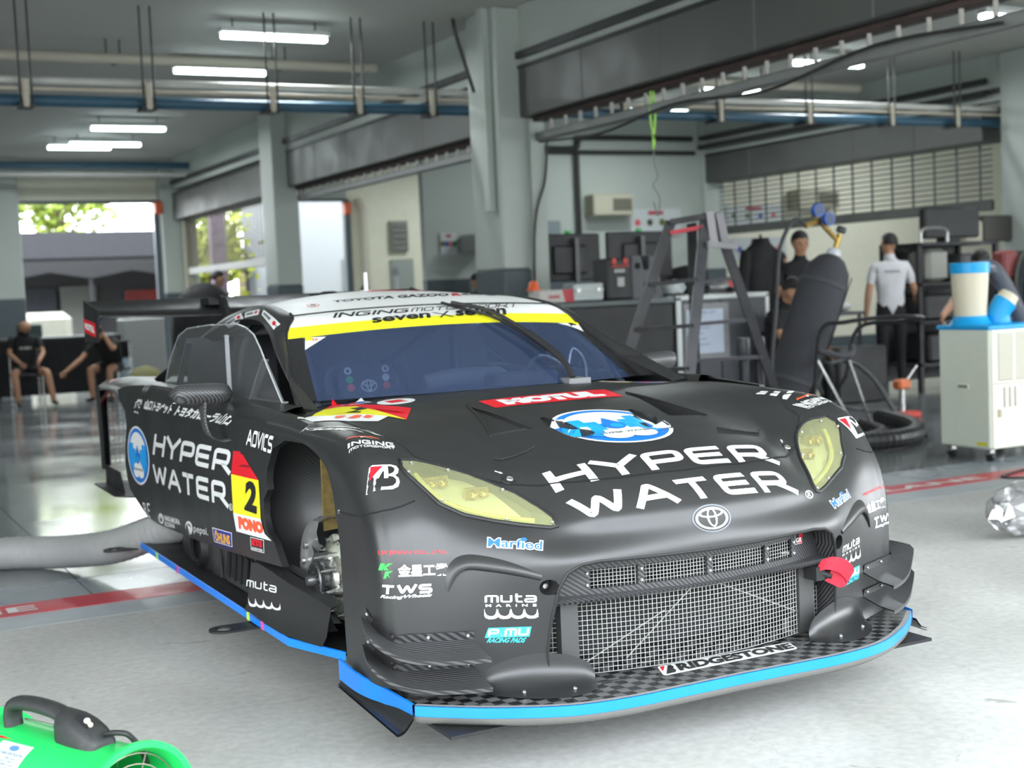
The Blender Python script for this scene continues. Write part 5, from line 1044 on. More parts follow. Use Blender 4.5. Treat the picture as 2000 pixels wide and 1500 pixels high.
SF = {  # stroke alphabet: advance width, strokes, corner radius
 'H': (.95, [[(0,0),(0,1)],[(.95,0),(.95,1)],[(0,.52),(.95,.52)]]), 'Y': (1.0, [[(0,1),(.5,.48),(1,1)],[(.5,.48),(.5,0)]]),
 'P': (.95, [[(0,0),(0,1),(.95,1),(.95,.38),(0,.38)]]), 'E': (1.0, [[(1,1),(0,1),(0,0),(1,0)],[(0,.5),(.92,.5)]]),
 'R': (1.0, [[(0,0),(0,1),(.95,1),(.95,.38),(.1,.38)],[(.55,.38),(1.05,0)]]), 'W': (1.35, [[(0,1),(.33,0),(.68,1),(1.02,0),(1.35,1)]]),
 'A': (1.1, [[(0,0),(.5,1),(.6,1),(1.1,0)],[(.22,.32),(.9,.32)]]), 'T': (1.05, [[(0,1),(1.05,1)],[(.52,1),(.52,0)]]),
 'I': (.05, [[(.02,0),(.02,1)]]), 'N': (.95, [[(0,0),(0,1),(.95,0),(.95,1)]]), 'G': (.95, [[(.95,1),(0,1),(0,0),(.95,0),(.95,.5),(.45,.5)]]),
 'M': (1.1, [[(0,0),(0,1),(1.1,1),(1.1,0)],[(.55,1),(.55,0)]]), 'O': (.95, [[(.4,1),(0,1),(0,0),(.95,0),(.95,1),(.4,1)]]), 'S': (.9, [[(.9,1),(0,1),(0,.5),(.9,.5),(.9,0),(0,0)]]),
 'U': (.95, [[(0,1),(0,0),(.95,0),(.95,1)]]), 'D': (.95, [[(.0,0),(0,1),(.95,1),(.95,0),(0,0)]]), 'V': (.9, [[(0,1),(.45,0),(.9,1)]]), 'C': (.8, [[(.8,1),(0,1),(0,0),(.8,0)]]),
 'm': (1.1, [[(0,0),(0,1),(1.1,1),(1.1,0)],[(.55,1),(.55,0)]]), 'u': (.9, [[(0,1),(0,0),(.9,0),(.9,1)]]), 't': (.6, [[(.15,1.3),(.15,0),(.7,0)],[(0,.95),(.65,.95)]]), 'a': (.95, [[(.05,1),(.95,1),(.95,0),(0,0),(0,.5),(.95,.5)]]), '.': (.1, [[(.02,0),(.1,0)]])}
def fillet(P, r):
    P = [np.array(p, float) for p in P]; out = [P[0]]
    for i in range(1, len(P) - 1):
        a, b, c = P[i - 1], P[i], P[i + 1]; d1, d2 = nrm(a - b), nrm(c - b); rr = min(r, .45 * np.linalg.norm(a - b), .45 * np.linalg.norm(c - b))
        p, q = b + d1 * rr, b + d2 * rr
        for t in (0, .25, .5, .75, 1): out.append((1 - t) ** 2 * p + 2 * t * (1 - t) * b + t * t * q)
    out.append(P[-1]); return out
def stroke2d(s, w, shear):
    vs = []; fs = []; x0 = 0
    for ch in s:
        adv, strokes = SF[ch]
        for st in strokes:
            closed = st[0] == st[-1]
            L = fillet(st, .22 if ch not in 'YTHIVNA' else .02); n = len(L); A = []
            L = [np.array((p[0] + x0, p[1] * (1 - w) + w / 2 if True else 0)) for p in L]
            for i in range(n):
                if closed and i in (0, n - 1): t = nrm(L[1] - L[-2])
                else: t = nrm(L[min(i + 1, n - 1)] - L[max(i - 1, 0)])
                nn = np.array((-t[1], t[0])); k = 1.0
                if 0 < i < n - 1:
                    t1, t2 = nrm(L[i] - L[i - 1]), nrm(L[i + 1] - L[i]); k = 1 / max(.5, math.sqrt(max(.01, (1 + np.dot(t1, t2)) / 2)))
                p = L[i]
                if i == 0 and not closed: p = p - t * 0
                A += [p + nn * w / 2 * k, p - nn * w / 2 * k]
            b = len(vs); vs += A; fs += [(b + 2 * i, b + 2 * i + 1, b + 2 * i + 3, b + 2 * i + 2) for i in range(n - 1)]
            for e, (p, q) in ((0, (L[0], L[1])), (1, (L[-1], L[-2]))):
                if p[1] < w or p[1] > 1 - w:  # extend vertical ends to the letter edge
                    t = nrm(p - q)
                    if abs(t[1]) > .35 and ch not in 'O':
                        b = len(vs); nn = np.array((-t[1], t[0])) * w / 2; ex = t * (w / 2) / max(.35, abs(t[1])); vs += [p + nn, p - nn, p - nn + ex, p + nn + ex]; fs.append((b, b + 1, b + 2, b + 3))
        x0 += adv + w + .14
    V2 = np.array(vs); V2[:, 0] += shear * V2[:, 1]; lo, hi = V2.min(0), V2.max(0)
    return (V2 - lo) / (hi - lo), fs
def ell(cx, cy, rx, ry, n=40): return [(cx + rx * math.cos(2 * PI * i / n), cy + ry * math.sin(2 * PI * i / n)) for i in range(n)]
LOGO = [('e', .5, .5, .5, .5, 'W'), ('e', .5, .5, .465, .465, 'WB'), ('p', ell(.5, .5, .40, .40)[2:19], 'W'), ('p', [(.12, .42), (.2, .25), (.8, .25), (.88, .42), (.86, .66), (.14, .66)], 'W'),
        ('p', [(.105, .36), (.10, .56), (.14, .70), (.30, .70), (.30, .61), (.40, .61), (.40, .54), (.47, .54), (.40, .42), (.42, .30), (.26, .22), (.18, .26)], 'WC'), ('p', [(.895, .36), (.90, .56), (.86, .70), (.70, .70), (.70, .61), (.60, .61), (.60, .54), (.56, .54), (.60, .42), (.60, .30), (.74, .22), (.82, .26)], 'WC'),
        ('e', .40, .22, .13, .10, 'W'), ('e', .62, .22, .13, .10, 'W'), ('p', [(.28, .20), (.72, .20), (.66, .36), (.34, .36)], 'W'),
        ('p', [(.5, .68), (.56, .56), (.60, .48), (.585, .41), (.54, .37), (.5, .36), (.46, .37), (.415, .41), (.40, .48), (.44, .56)], 'WB'), ('e', .51, .44, .055, .055, 'WC'), ('t', 'HYPER WATER', (.27, .245, .73, .285), 'GR', .02, 0)]
EMB = [('e', .5, .5, .5, .5, 'GR'), ('e', .5, .5, .46, .45, 'K'), ('r', .5, .5, .42, .40, .065, 'W'), ('r', .5, .69, .32, .17, .06, 'W'), ('r', .5, .53, .13, .34, .05, 'W')]
BLG = [('p', [(0, 0), (.07, .9), (.16, 1), (.75, 1), (.93, .93), (1, .78), (.97, .62), (.88, .53), (.98, .42), (1, .28), (.95, .12), (.78, .03)], 'W'),
       ('p', [(.66, .92), (.76, .91), (.86, .84), (.87, .72), (.80, .62), (.68, .57)], 'K'), ('p', [(.68, .50), (.82, .47), (.90, .38), (.90, .26), (.80, .15), (.62, .12), (.24, .11), (.50, .70), (.54, .70), (.54, .42), (.66, .42)], 'K'), ('p', [(.11, .92), (.50, .93), (.10, .36)], 'R')]
def prim2d(it):
    if it[0] == 'p': return [(x, y) for x, y in it[1]], [tuple(range(len(it[1])))], it[2]
    if it[0] == 'e': p = ell(*it[1:5]); return p, [tuple(range(len(p)))], it[5]
    if it[0] == 'r':
        a = ell(*it[1:5]); b = ell(it[1], it[2], it[3] - it[5], it[4] - it[5]); n = len(a); return a + b, [(i, (i + 1) % n, n + (i + 1) % n, n + i) for i in range(n)], it[6]
    if it[0] == 't':
        vs, fs = text2d(it[1], it[4]); x0, y0, x1, y1 = it[2]; sh = it[5]
        return [(x0 + (v[0] * (1 - sh * .3) + sh * .3 * v[1]) * (x1 - x0), y0 + v[1] * (y1 - y0)) for v in vs], fs, it[3]
    if it[0] == 's':
        vs, fs = stroke2d(it[1], it[4], it[5]); x0, y0, x1, y1 = it[2]
        return [(x0 + v[0] * (x1 - x0), y0 + v[1] * (y1 - y0)) for v in vs], fs, it[3]
_skin = [o for o in bpy.data.objects if o.type == 'MESH' and o.name.split('.')[0] in ('bonnet', 'front_bumper', 'front_fender', 'scuttle_panel', 'bonnet_vent', 'side_panel', 'door_shoulder', 'fender_louvre', 'rear_fender', 'rear_bumper_corner', 'sill_deflector', 'windscreen', 'sun_strip_yellow', 'sun_strip_white', 'roof_panel', 'roof_rail', 'rear_wing', 'wing_endplate', 'splitter_plate', 'grille_header')]
SKIN = bvh_of(_skin)
def lay_decal(P, items, mirror, lift=0):
    tl, tr, br, bl = [np.array(p) for p in P]
    if mirror:
        f = np.array((-1, 1, 1)); tl, tr, br, bl = tr * f, tl * f, bl * f, br * f
    N = nrm(np.cross(tr - bl, tl - br)); 
    if (N[2] < 0 if abs(N[2]) > .75 else np.dot(N, (tl + br) / 2 - V(0, 2.3, .6)) < 0): N = -N
    wU = max(np.linalg.norm(tr - tl), np.linalg.norm(br - bl)); wV = max(np.linalg.norm(tl - bl), np.linalg.norm(tr - br))
    g = G(); mats = []
    for k, it in enumerate(items):
        vs, fs, m = prim2d(it)
        m = VIN[m]
        if m not in mats: mats.append(m)
        bm = bmesh.new(); vv = [bm.verts.new((x, y, 0)) for x, y in vs]
        for f in fs:
            try: bm.faces.new([vv[i] for i in f])
            except ValueError: pass
        for ax, L in ((0, wU), (1, wV)):
            n = int(L / .03)
            lo = min(v[ax] for v in vs); hi = max(v[ax] for v in vs)
            for i in range(1, n + 1):
                c = i / (n + 1)
                if lo < c < hi:
                    no = (1, 0, 0) if ax == 0 else (0, 1, 0); bmesh.ops.bisect_plane(bm, geom=bm.verts[:] + bm.edges[:] + bm.faces[:], plane_co=(c, c, 0), plane_no=no)
        bm.verts.ensure_lookup_table(); bm.verts.index_update(); pts = []
        for v in bm.verts:
            a, b = v.co.x, v.co.y; q = (bl * (1 - a) + br * a) * (1 - b) + (tl * (1 - a) + tr * a) * b
            h = SKIN.ray_cast(Vector(q + N * .12), Vector(-N), .3)
            pts.append((np.array(h[0]) if h[0] is not None else q) + N * (.0012 + .0005 * k + lift))
        g.mi = mats.index(m); g.add(pts, [tuple(v.index for v in f.verts) for f in bm.faces]); bm.free()
    me = bpy.data.meshes.new('decal'); me.from_pydata(g.v, [], g.f)
    for q in mats: me.materials.append(q)
    me.polygons.foreach_set('material_index', g.m); me.polygons.foreach_set('use_smooth', [True] * len(me.polygons))
    o = bpy.data.objects.new('sponsor_decal', me); COL.objects.link(o); o.parent = car; return o
for P, items, mir, lift in DECALS:
    its = []
    for it in items: its += {'LOGO': LOGO, 'EMBLEM': EMB, 'BLOGO': BLG}[it] if isinstance(it, str) else [it]
    lay_decal(P, its, False, lift)
    if mir: lay_decal(P, its, True, lift)
# ================================================================ services under the ceiling
PIPEW = mat('pale_pipe', (.58, .58, .54), .4, noise=.05)
PIPEB = mat('blue_pipe', (.035, .10, .155), .45, noise=.08)
BEIGE = mat('beige_bracket', (.55, .50, .40), .6)
ROD = mat('hanger_rod_dark', (.03, .03, .03), .5)
def pipe(label, x0, x1, y, z, r, m, cat='pipe', nm='pipe', n=14):
    g = G(); g.cyl((x0, y, z), (x1, y, z), r, n=n); return one(nm, label, cat, g, m)
pipe('white service pipe running across both bays above the blue one', 0.6, 14.1, 13.2, 3.50, .036, PIPEW)
pipe('dark blue service pipe running across both bays under the white one', 0.6, 14.3, 13.25, 3.325, .055, PIPEB)
pipe('thin beige conduit between the white and the blue pipe', 0.6, 14.2, 13.12, 3.415, .018, BEIGE, 'pipe', 'conduit')
pipe('long pale air duct under the ceiling of the left bay', 0.8, 6.05, 14.8, 4.00, .055, mat('duct_beige', (.50, .47, .38), .5), 'duct', 'air_duct')
pipe('long pale air duct under the ceiling of the right bay', 8.6, 13.2, 14.8, 3.98, .06, mat('duct_beige', (.5, .47, .38), .5), 'duct', 'air_duct')
pipe('dark blue pipe across the back of the left bay', 3.2, 6.5, 25.2, 3.93, .06, PIPEB)
pipe('pale pipe across the back of the left bay', 3.2, 6.6, 25.3, 3.78, .045, PIPEW)
rods = thing('hanger', 'pair of dark hanger rods with beige clamp, leftmost', 'hanger', (0, 13.2, 3.3))
g = G(); g.cyl((-.05, -.11, -.07), (-.05, -.11, .9), .010, n=6); g.build('rod', ROD, rods); g = G(); g.cyl((.05, -.11, -.07), (.05, -.11, .9), .010, n=6); g.build('rod', ROD, rods)
g = G(); g.bbox(-.03, .03, -.135, -.105, -.06, .20, .01); g.build('clamp', BEIGE, rods); g = G(); g.box(-.07, .07, -.13, .12, -.055, -.031); g.build('hanger_plate', ROD, rods)
names = ['left of the first lamp', 'under the first lamp', 'right of the first lamp', 'beside the middle column', 'just right of the middle column', 'in the right bay above the ladder', 'third from the right column', 'second from the right column', 'nearest the right column']
for x, nm in zip((3.05, 4.25, 5.15, 5.95, 8.3, 9.6, 10.9, 12.2, 13.3), names): dup(rods, (x, 13.2, 3.3), label='dark hanger rods with beige clamp on the pipes, ' + nm)
rods.location = (1.95, 13.2, 3.3)
for x, lb in ((1.75, 'leftmost dark rod pair holding the air duct of the left bay'), (3.1, 'middle dark rod pair holding the air duct of the left bay'), (4.9, 'right dark rod pair holding the air duct of the left bay'), (9.2, 'left dark strap holding the air duct of the right bay'), (11.6, 'right dark strap holding the air duct of the right bay')):
    t = thing('duct_hanger', lb, 'hanger', (x, 14.8, 3.93)); g = G(); g.tube([V(-.07, 0, .27), V(-.07, 0, .05), V(0, 0, 0), V(.07, 0, .05), V(.07, 0, .27)], .009, 6); g.build('strap', ROD, t)
# fluorescent lamps
TUBE = mat('fluorescent_tube', (.9, .98, 1), .3, emit=(.80, .97, 1.0), estr=9)
HOUS = mat('lamp_housing_white', (.6, .6, .58), .5)
LAMP_W = 30
def lamp(x0, x1, y, z, label):
    t = thing('ceiling_lamp', label, 'lamp', ((x0 + x1) / 2, y, z), group=None); w = (x1 - x0) / 2
    g = G(); g.prism([(-w - .02, -.07, .06), (w + .02, -.07, .06), (w + .02, .07, .06), (-w - .02, .07, .06)], (0, 0, .05)); g.build('housing', HOUS, t)
    g = G(); g.cyl((-w, -.03, .03), (w, -.03, .03), .022, n=8); g.build('tube', TUBE, t); g = G(); g.cyl((-w, .035, .03), (w, .035, .03), .022, n=8); g.build('tube', TUBE, t)
    ld = bpy.data.lights.new('tube_light', 'AREA'); ld.shape = 'RECTANGLE'; ld.size = 2 * w; ld.size_y = .12; ld.energy = LAMP_W; ld.color = (.93, .98, 1.0); lo_ = bpy.data.objects.new('tube_light', ld); COL.objects.link(lo_); lo_.parent = t; lo_.location = (0, 0, -.012)
    for s in (-1, 1):
        g = G(); g.cyl((s * w * .8, 0, .1), (s * w * .8, 0, 4.2 - z), .008, n=6); g.build('suspension', ROD, t)
    return t
for a in ((3.885, 4.957, 13.45, 4.0, 'brightest nearest fluorescent lamp high in the left bay'), (3.944, 4.986, 15.6, 4.0, 'fluorescent lamp just behind the duct in the left bay'), (3.999, 5.06, 20.85, 4.0, 'fluorescent lamp farther back in the left bay, alone'), (3.78, 4.76, 23.4, 4.0, 'left one of the two farthest fluorescent lamps'), (4.04, 5.14, 22.9, 4.0, 'right one of the two farthest fluorescent lamps'),
          (11.0, 12.07, 13.48, 4.0, 'fluorescent lamp in the right bay above the air duct'), (11.2, 12.16, 15.67, 4.0, 'fluorescent lamp in the right bay, the lower one in view'), (11.1, 12.3, 10.55, 4.0, 'fluorescent lamp at the upper right picture corner'), (11.3, 12.4, 17.8, 4.0, 'added fluorescent lamp brightening the back of the right bay'), (11.6, 12.7, 24.6, 4.0, 'added fluorescent lamp that brightens the far cream wall'), (9.0, 10.1, 23.2, 4.0, 'added fluorescent lamp brightening the far bay behind the passage'), (16.5, 17.6, 14.5, 4.0, 'added unseen fluorescent lamp beyond the right grille'), (16.5, 17.6, 17.8, 4.0, 'added unseen fluorescent lamp at the far end beyond the right grille'), (0.0, 1.1, 15.6, 4.0, 'added unseen fluorescent lamp far left in the left bay')): lamp(*a)  # lamps labelled as added are unseen, put in to brighten the interior
# conduits along the walls
g = G(); g.tube(smooth_path([(10.6, 19.68, 3.68), (11.45, 19.68, 3.68), (11.55, 19.68, 3.8), (11.7, 19.68, 3.86), (13.8, 19.68, 3.86)], 3), .045, 8); one('wall_conduit', 'dark conduit bending along the white back wall, upper', 'pipe', g, DKST)
g = G(); g.tube([V(10.9, 19.68, 3.62), V(13.85, 19.68, 3.62)], .035, 8); one('wall_conduit', 'dark conduit straight along the white back wall, lower', 'pipe', g, DKST)
g = G(); g.tube([V(11.5, 19.66, 3.6), V(11.5, 19.66, 2.0)], .04, 8); one('wall_conduit', 'dark vertical pipe down the white back wall left of the air conditioner', 'pipe', g, DKST)
g = G(); g.tube([V(13.92, 13.2, 3.86), V(13.92, 19.6, 3.86)], .04, 8); one('wall_conduit', 'dark conduit running along the right partition, upper', 'pipe', g, DKST)
g = G(); g.tube([V(13.90, 13.2, 3.70), V(13.90, 19.6, 3.70)], .04, 8); one('wall_conduit', 'dark conduit running along the right partition, lower', 'pipe', g, DKST)
g = G(); g.tube([V(10.72, 19.7, 3.6), V(10.72, 19.7, 2.45)], .05, 8); one('wall_conduit', 'grey pipe down to the electrical box', 'pipe', g, mat('pipe_grey', (.25, .26, .25), .5))
def cable(label, pts, r, m, k=6, cat='cable', nm='cable'):
    g = G(); g.tube(smooth_path(pts, k), r, 6); return one(nm, label, cat, g, m)
cable('black cable hanging down the middle column', [(6.74, 12.1, 2.9), (6.70, 12.1, 2.5), (6.55, 12.1, 1.9), (6.54, 12.1, .02)], .012, ROD)
cable('black cable drooping along the long shutter rail', [(6.60, 12.0, 2.86), (6.58, 10.8, 2.80), (6.58, 9.6, 2.90), (6.58, 8.4, 2.83), (6.58, 7.2, 2.96), (6.58, 6.1, 2.9)], .013, ROD)
cable('black cable hanging down the right column', [(13.93, 12.3, 4.0), (13.93, 12.32, 3.0), (14.05, 12.3, 2.2), (14.1, 12.3, 1.6)], .014, ROD)
cable('dark bent conduit at the top of the middle column', [(6.2, 13.0, 4.15), (6.0, 12.6, 4.12), (6.02, 12.55, 3.9), (6.15, 12.5, 3.4)], .02, ROD)
g = G()
for dx in (-.025, .025): g.tube(smooth_path([(9.42 + dx * .3, 10.9, 3.05), (9.42 + dx, 10.9, 2.8), (9.42 - dx * .2, 10.9, 2.6), (9.42, 10.9, 2.52)], 4), .010, 5)
g.v = [(p[0] - 2.77, p[1] - .85, p[2] + .05 + (.06 if p[2] > 2.95 else 0)) for p in g.v]
one('strap', 'lime green strap hanging from the shutter rail', 'strap', g, mat('lime_strap', (.40, .75, .12), .6))
cable('thin cord with a hanging plug below the lime strap', [(6.65, 10.05, 2.60), (6.65, 10.05, 2.45), (6.68, 10.05, 2.34), (6.63, 10.05, 2.26), (6.69, 10.05, 2.16), (6.67, 10.05, 2.0), (6.63, 10.05, 2.12)], .006, mat('cord_grey', (.2, .2, .19), .6))
# ================================================================ wall fittings
def ac(label, x0, x1, y, z0, z1):
    t = thing('air_conditioner', label, 'air conditioner', ((x0 + x1) / 2, y, z0)); w = (x1 - x0) / 2; h = z1 - z0; m = mat('ac_beige', (.46, .44, .34), .5, noise=.04)
    g = G(); g.bbox(-w, w, -.28, .02, 0, h, .02); g.build('casing', m, t); g = G(); g.box(-.02, w * .88, -.285, -.275, h * .22, h * .78); v = g.build('vent', mat('ac_vent', (.10, .10, .075), .6), t)
    for k in range(6):
        g = G(); g.box(-.02, w * .88, -.292, -.283, h * (.25 + k * .09), h * (.28 + k * .09)); g.build('louvre', mat('ac_louvre', (.24, .23, .17), .5), v)
    return t
ac('beige air conditioner on the white back wall, clear of the grille', 11.66, 12.44, 19.73, 2.56, 2.92)
ac('beige air conditioner seen through the half lowered grille', 15.9, 16.85, 19.73, 2.62, 2.98)
def box_thing(nm, label, cat, x0, x1, y0, y1, z0, z1, m, b=.01, group=None):
    g = G(); g.bbox(x0, x1, y0, y1, z0, z1, b); return one(nm, label, cat, g, m, group=group)
box_thing('electrical_box', 'grey electrical box on the back wall above a monitor', 'box', 10.68, 11.12, 19.62, 19.74, 2.22, 2.50, mat('ebox_grey', (.20, .25, .26), .5))
t = thing('switch_box', 'beige switch box by the right column with cables above', 'box', (13.35, 12.9, 1.72)); g = G(); g.bbox(-.25, .08, -.08, .06, 0, .32, .02); g.build('casing', mat('ac_beige', (.46, .44, .34), .5), t); g = G(); g.bbox(.1, .62, -.07, .06, .05, .38, .02); g.build('meter', mat('meter_dark', (.06, .055, .05), .5), t)
def poster(label, x0, x1, y, z0, z1, k):
    t = thing('poster', label, 'poster', ((x0 + x1) / 2, y, z0)); w = (x1 - x0) / 2; h = z1 - z0
    g = G(); g.box(-w, w, -.006, 0, 0, h); g.build('sheet', mat('poster_white', (.55, .58, .58), .5), t)
    g = G(); g.box(-w * .3, w * .3, -.009, -.006, h * .78, h * .92); g.build('title', mat('poster_red', (.42, .05, .08), .5), t)
    cols = ('#c85a64', '#3c4628', '#5a6428', '#3c5ab4', '#c86464', '#2c8c78')
    for i in range(4):
        g = G(); g.lathe([(0, 0), (h * .13, 0), (h * .13, .003)], (-w * .72 + i * w * .48, -.008, h * .5), (0, -1, 0), 14); g.build('emblem', mat('poster_ink_%d' % ((i + k) % 6), cols[(i + k) % 6], .5), t)
    return t
poster('white sheet of emblems with a red title on the back wall', 12.52, 13.55, 19.72, 2.22, 2.68, 0)
poster('white sheet of emblems with a red title behind the ladder top', 14.5, 15.7, 19.72, 2.35, 2.72, 1)
poster('white sheet with round emblems below the grille bar', 14.6, 15.8, 19.72, 1.75, 2.15, 3)
poster('small white notice beside the wall panel at the far passage', 9.0, 9.28, 19.72, 2.0, 2.35, 2)
box_thing('wall_panel', 'pale equipment box on the passage wall by the column', 'box', 9.75, 10.3, 19.5, 19.74, 2.0, 2.3, mat('panel_beige', (.42, .42, .37), .5), .02)
g = G(); g.lathe([(0, 0), (.07, 0), (.09, -.05), (.05, -.1)], (10.15, 19.6, 2.42), (0, -1, 0), 12); one('alarm_bell', 'small dark red alarm bell above the pale equipment box', 'alarm', g, mat('alarm_red', (.20, .015, .03), .5))
# small window and door in the far cream wall
g = G(); g.box(11.05, 11.45, 26.70, 26.82, 2.30, 2.95); w = struct('window_1', g, mat('window_frame_grey', (.30, .30, .26), .5))
for k in range(5): q = G(); q.box(11.08, 11.42, 26.66, 26.72, 2.34 + k * .12, 2.42 + k * .12); q.build('louvre', mat('louvre_glass', (.20, .21, .19), .3), w)
g = G(); g.box(11.05, 11.55, 26.72, 26.82, 0, 2.15); d = struct('door_1', g, mat('door_grey', (.33, .36, .33), .5)); q = G(); q.cyl((11.12, 26.70, 1.1), (11.12, 26.62, 1.1), .02, n=8); q.build('handle', STEEL, d)
g = G(); g.tube([V(10.35, 26.7, 3.4), V(10.42, 26.6, 3.2), V(10.42, 26.6, 0)], .10, 8); struct('trim_9', g, mat('downpipe_cream', (.55, .52, .42), .5))
for x, y, z, lb in ((6.22, 26.5, 3.28, 'small orange box beside the left rear doorway'), (10.05, 26.5, 3.22, 'small orange box beside the right rear doorway')): box_thing('sensor_box', lb, 'sensor', x - .07, x + .07, y - .08, y + .1, z - .14, z + .1, mat('sensor_orange', (.65, .12, .04), .5), .02)
# ================================================================ outside the back doors
OUT = mat('awning_grey', (.012, .0115, .0125), .7, noise=.1)
def awning(label, x0, x1, y, zt, loc=None):
    t = thing('awning', label, 'awning', ((x0 + x1) / 2, y, 0)); w = (x1 - x0) / 2
    g = G(); g.prism([(-w, 0, zt - .7), (w, 0, zt - .7), (w, 1.8, zt), (-w, 1.8, zt)], (0, 0, .05)); g.build('awning_roof', mat('awning_top', (.016, .0155, .017), .9, spec=.05), t)
    n = int(2 * w / 1.6)
    for k in range(n):
        a = -w + 2 * w * k / n; b = -w + 2 * w * (k + 1) / n; g = G(); g.prism([(a, 0, zt - .72), (b, 0, zt - .72), (b, 0, zt - 1.15), ((a + b) / 2, 0, zt - .98), (a, 0, zt - 1.15)], (0, .03, 0)); g.build('valance', OUT, t)
    for k in range(n + 1):
        a = -w + 2 * w * k / n; g = G(); g.cyl((a, .1, 0), (a, .1, zt - .7), .05, n=8); g.build('post', OUT, t)
    g = G(); g.box(-w, w, 1.9, 2.2, 0, zt - .1); g.build('back_wall', mat('tent_wall', (.05, .048, .05), .8, noise=.1), t)
    return t
awning('long grey awning of the paddock building behind the back doors', .5, 10.0, 33.5, 3.25)
box_thing('wall_hoarding', 'pale panel under the grey awning', 'panel', 5.75, 6.6, 35.2, 35.35, .3, 1.95, mat('hoarding_pale', (.14, .14, .13), .6))
box_thing('wall_hoarding', 'dark advertising panel under the grey awning at the left doorway', 'panel', 4.55, 5.65, 35.2, 35.35, .2, 1.9, mat('hoarding_dark', (.02, .02, .03), .5, noise=.6, nscale=3))
box_thing('banner', 'red banner under the grey awning', 'banner', 7.3, 8.6, 35.1, 35.15, 1.45, 1.8, mat('banner_red', (.22, .02, .02), .6, noise=.3, nscale=2))
box_thing('white_tent', 'white crate outside the left back door', 'crate', 4.2, 5.2, 30.5, 31.5, -.01, 1.35, mat('crate_white', (.26, .25, .20), .6, noise=.05), .15)
g = G(); g.box(10.2, 16, 31.0, 34.5, 0, 6.5); WB = one('white_building', 'white building beyond the right back doorway', 'building', g, mat('white_outer_wall', (.19, .20, .205), .6));  # even off-white of the building itself
g = G(); g.box(1.05 - 2.6, 1.05 - 2.2, -.03 - 1.75, .02 - 1.75, 0, 2.3); q = g.build('door', mat('glass_door_grey', (.08, .09, .085), .3), WB)
g = G(); g.box(8.05, 8.35, 29.5, 29.8, 0, 4.6); one('banner_column', 'mauve patterned pillar banner outside the grille', 'banner', g, mat('mauve_banner', (.09, .06, .085), .6, noise=.5, nscale=5))
LEAF = mat('bright_green_leaf', (.22, .29, .03), .6, noise=.3, nscale=.8)  # the leaves' own bright green
LEAF2 = mat('mid_leaf', (.15, .23, .03), .6, noise=.3, nscale=.8)
BARK = mat('bark', (.12, .09, .06), .9, noise=.2)
def tree(x, y, h, r, n, label, seed, m=None):
    rnd = random.Random(seed); t = thing('tree', label, 'tree', (x, y, -.01))
    g = G(); g.tube(smooth_path([(0, 0, 0), (.1, .05, h * .35), (-.05, .1, h * .6), (0, 0, h * .8)], 4), [.16 - .008 * i for i in range(13)], 8); g.build('trunk', BARK, t)
    g = G()
    for k in range(5):
        a = rnd.uniform(0, 6.28); g.tube([V(0, 0, h * (.45 + .07 * k)), V(r * .5 * math.cos(a), r * .5 * math.sin(a), h * (.6 + .07 * k)), V(r * .8 * math.cos(a), r * .8 * math.sin(a), h * (.7 + .07 * k))], [.05, .03, .012], 5)
    q = g.build('branches', BARK, t); q['kind'] = 'stuff'
    g = G()
    cl = [(rnd.gauss(0, r * .42), rnd.gauss(0, r * .42), h * .72 + rnd.gauss(0, h * .13), rnd.uniform(.35, .7)) for _ in range(26)]
    for k in range(n):
        c = rnd.choice(cl); p = V(c[0] + rnd.gauss(0, c[3] * .6), c[1] + rnd.gauss(0, c[3] * .6), c[2] + rnd.gauss(0, c[3] * .45)); u = nrm(V(rnd.gauss(0, 1), rnd.gauss(0, 1), rnd.gauss(0, .5))); w = nrm(np.cross(u, V(rnd.gauss(0, 1), rnd.gauss(0, 1), rnd.gauss(0, 1)))); s = rnd.uniform(.07, .16)
        g.add([p - u * s, p + w * s * .5, p + u * s, p - w * s * .5], [(0, 1, 2, 3)])
    q = g.build('foliage', m or LEAF, t, 0); q['kind'] = 'stuff'; return t
tree(7.0, 42, 6.4, 2.2, 3200, 'bright green tree above the awning, in the left doorway', 1)
tree(13.4, 46, 6.6, 2.4, 3200, 'bright green tree above the awning, right of the first', 2)
tree(5.0, 49, 5.8, .9, 700, 'thin sparse tree above the awning at the far left', 3, LEAF2)
tree(12.0, 38, 7.0, 1.5, 2600, 'green tree seen through the fine grille at its right', 4)
tree(8.55, 31.5, 3.2, .55, 1500, 'small yellow green tree seen through the fine grille', 5, mat('yellow_leaf', (.30, .33, .025), .6, noise=.4, nscale=1))
# ================================================================ pit equipment on the right
def part(g, nm, m, t, smooth=35): return g.build(nm, m, t, smooth)
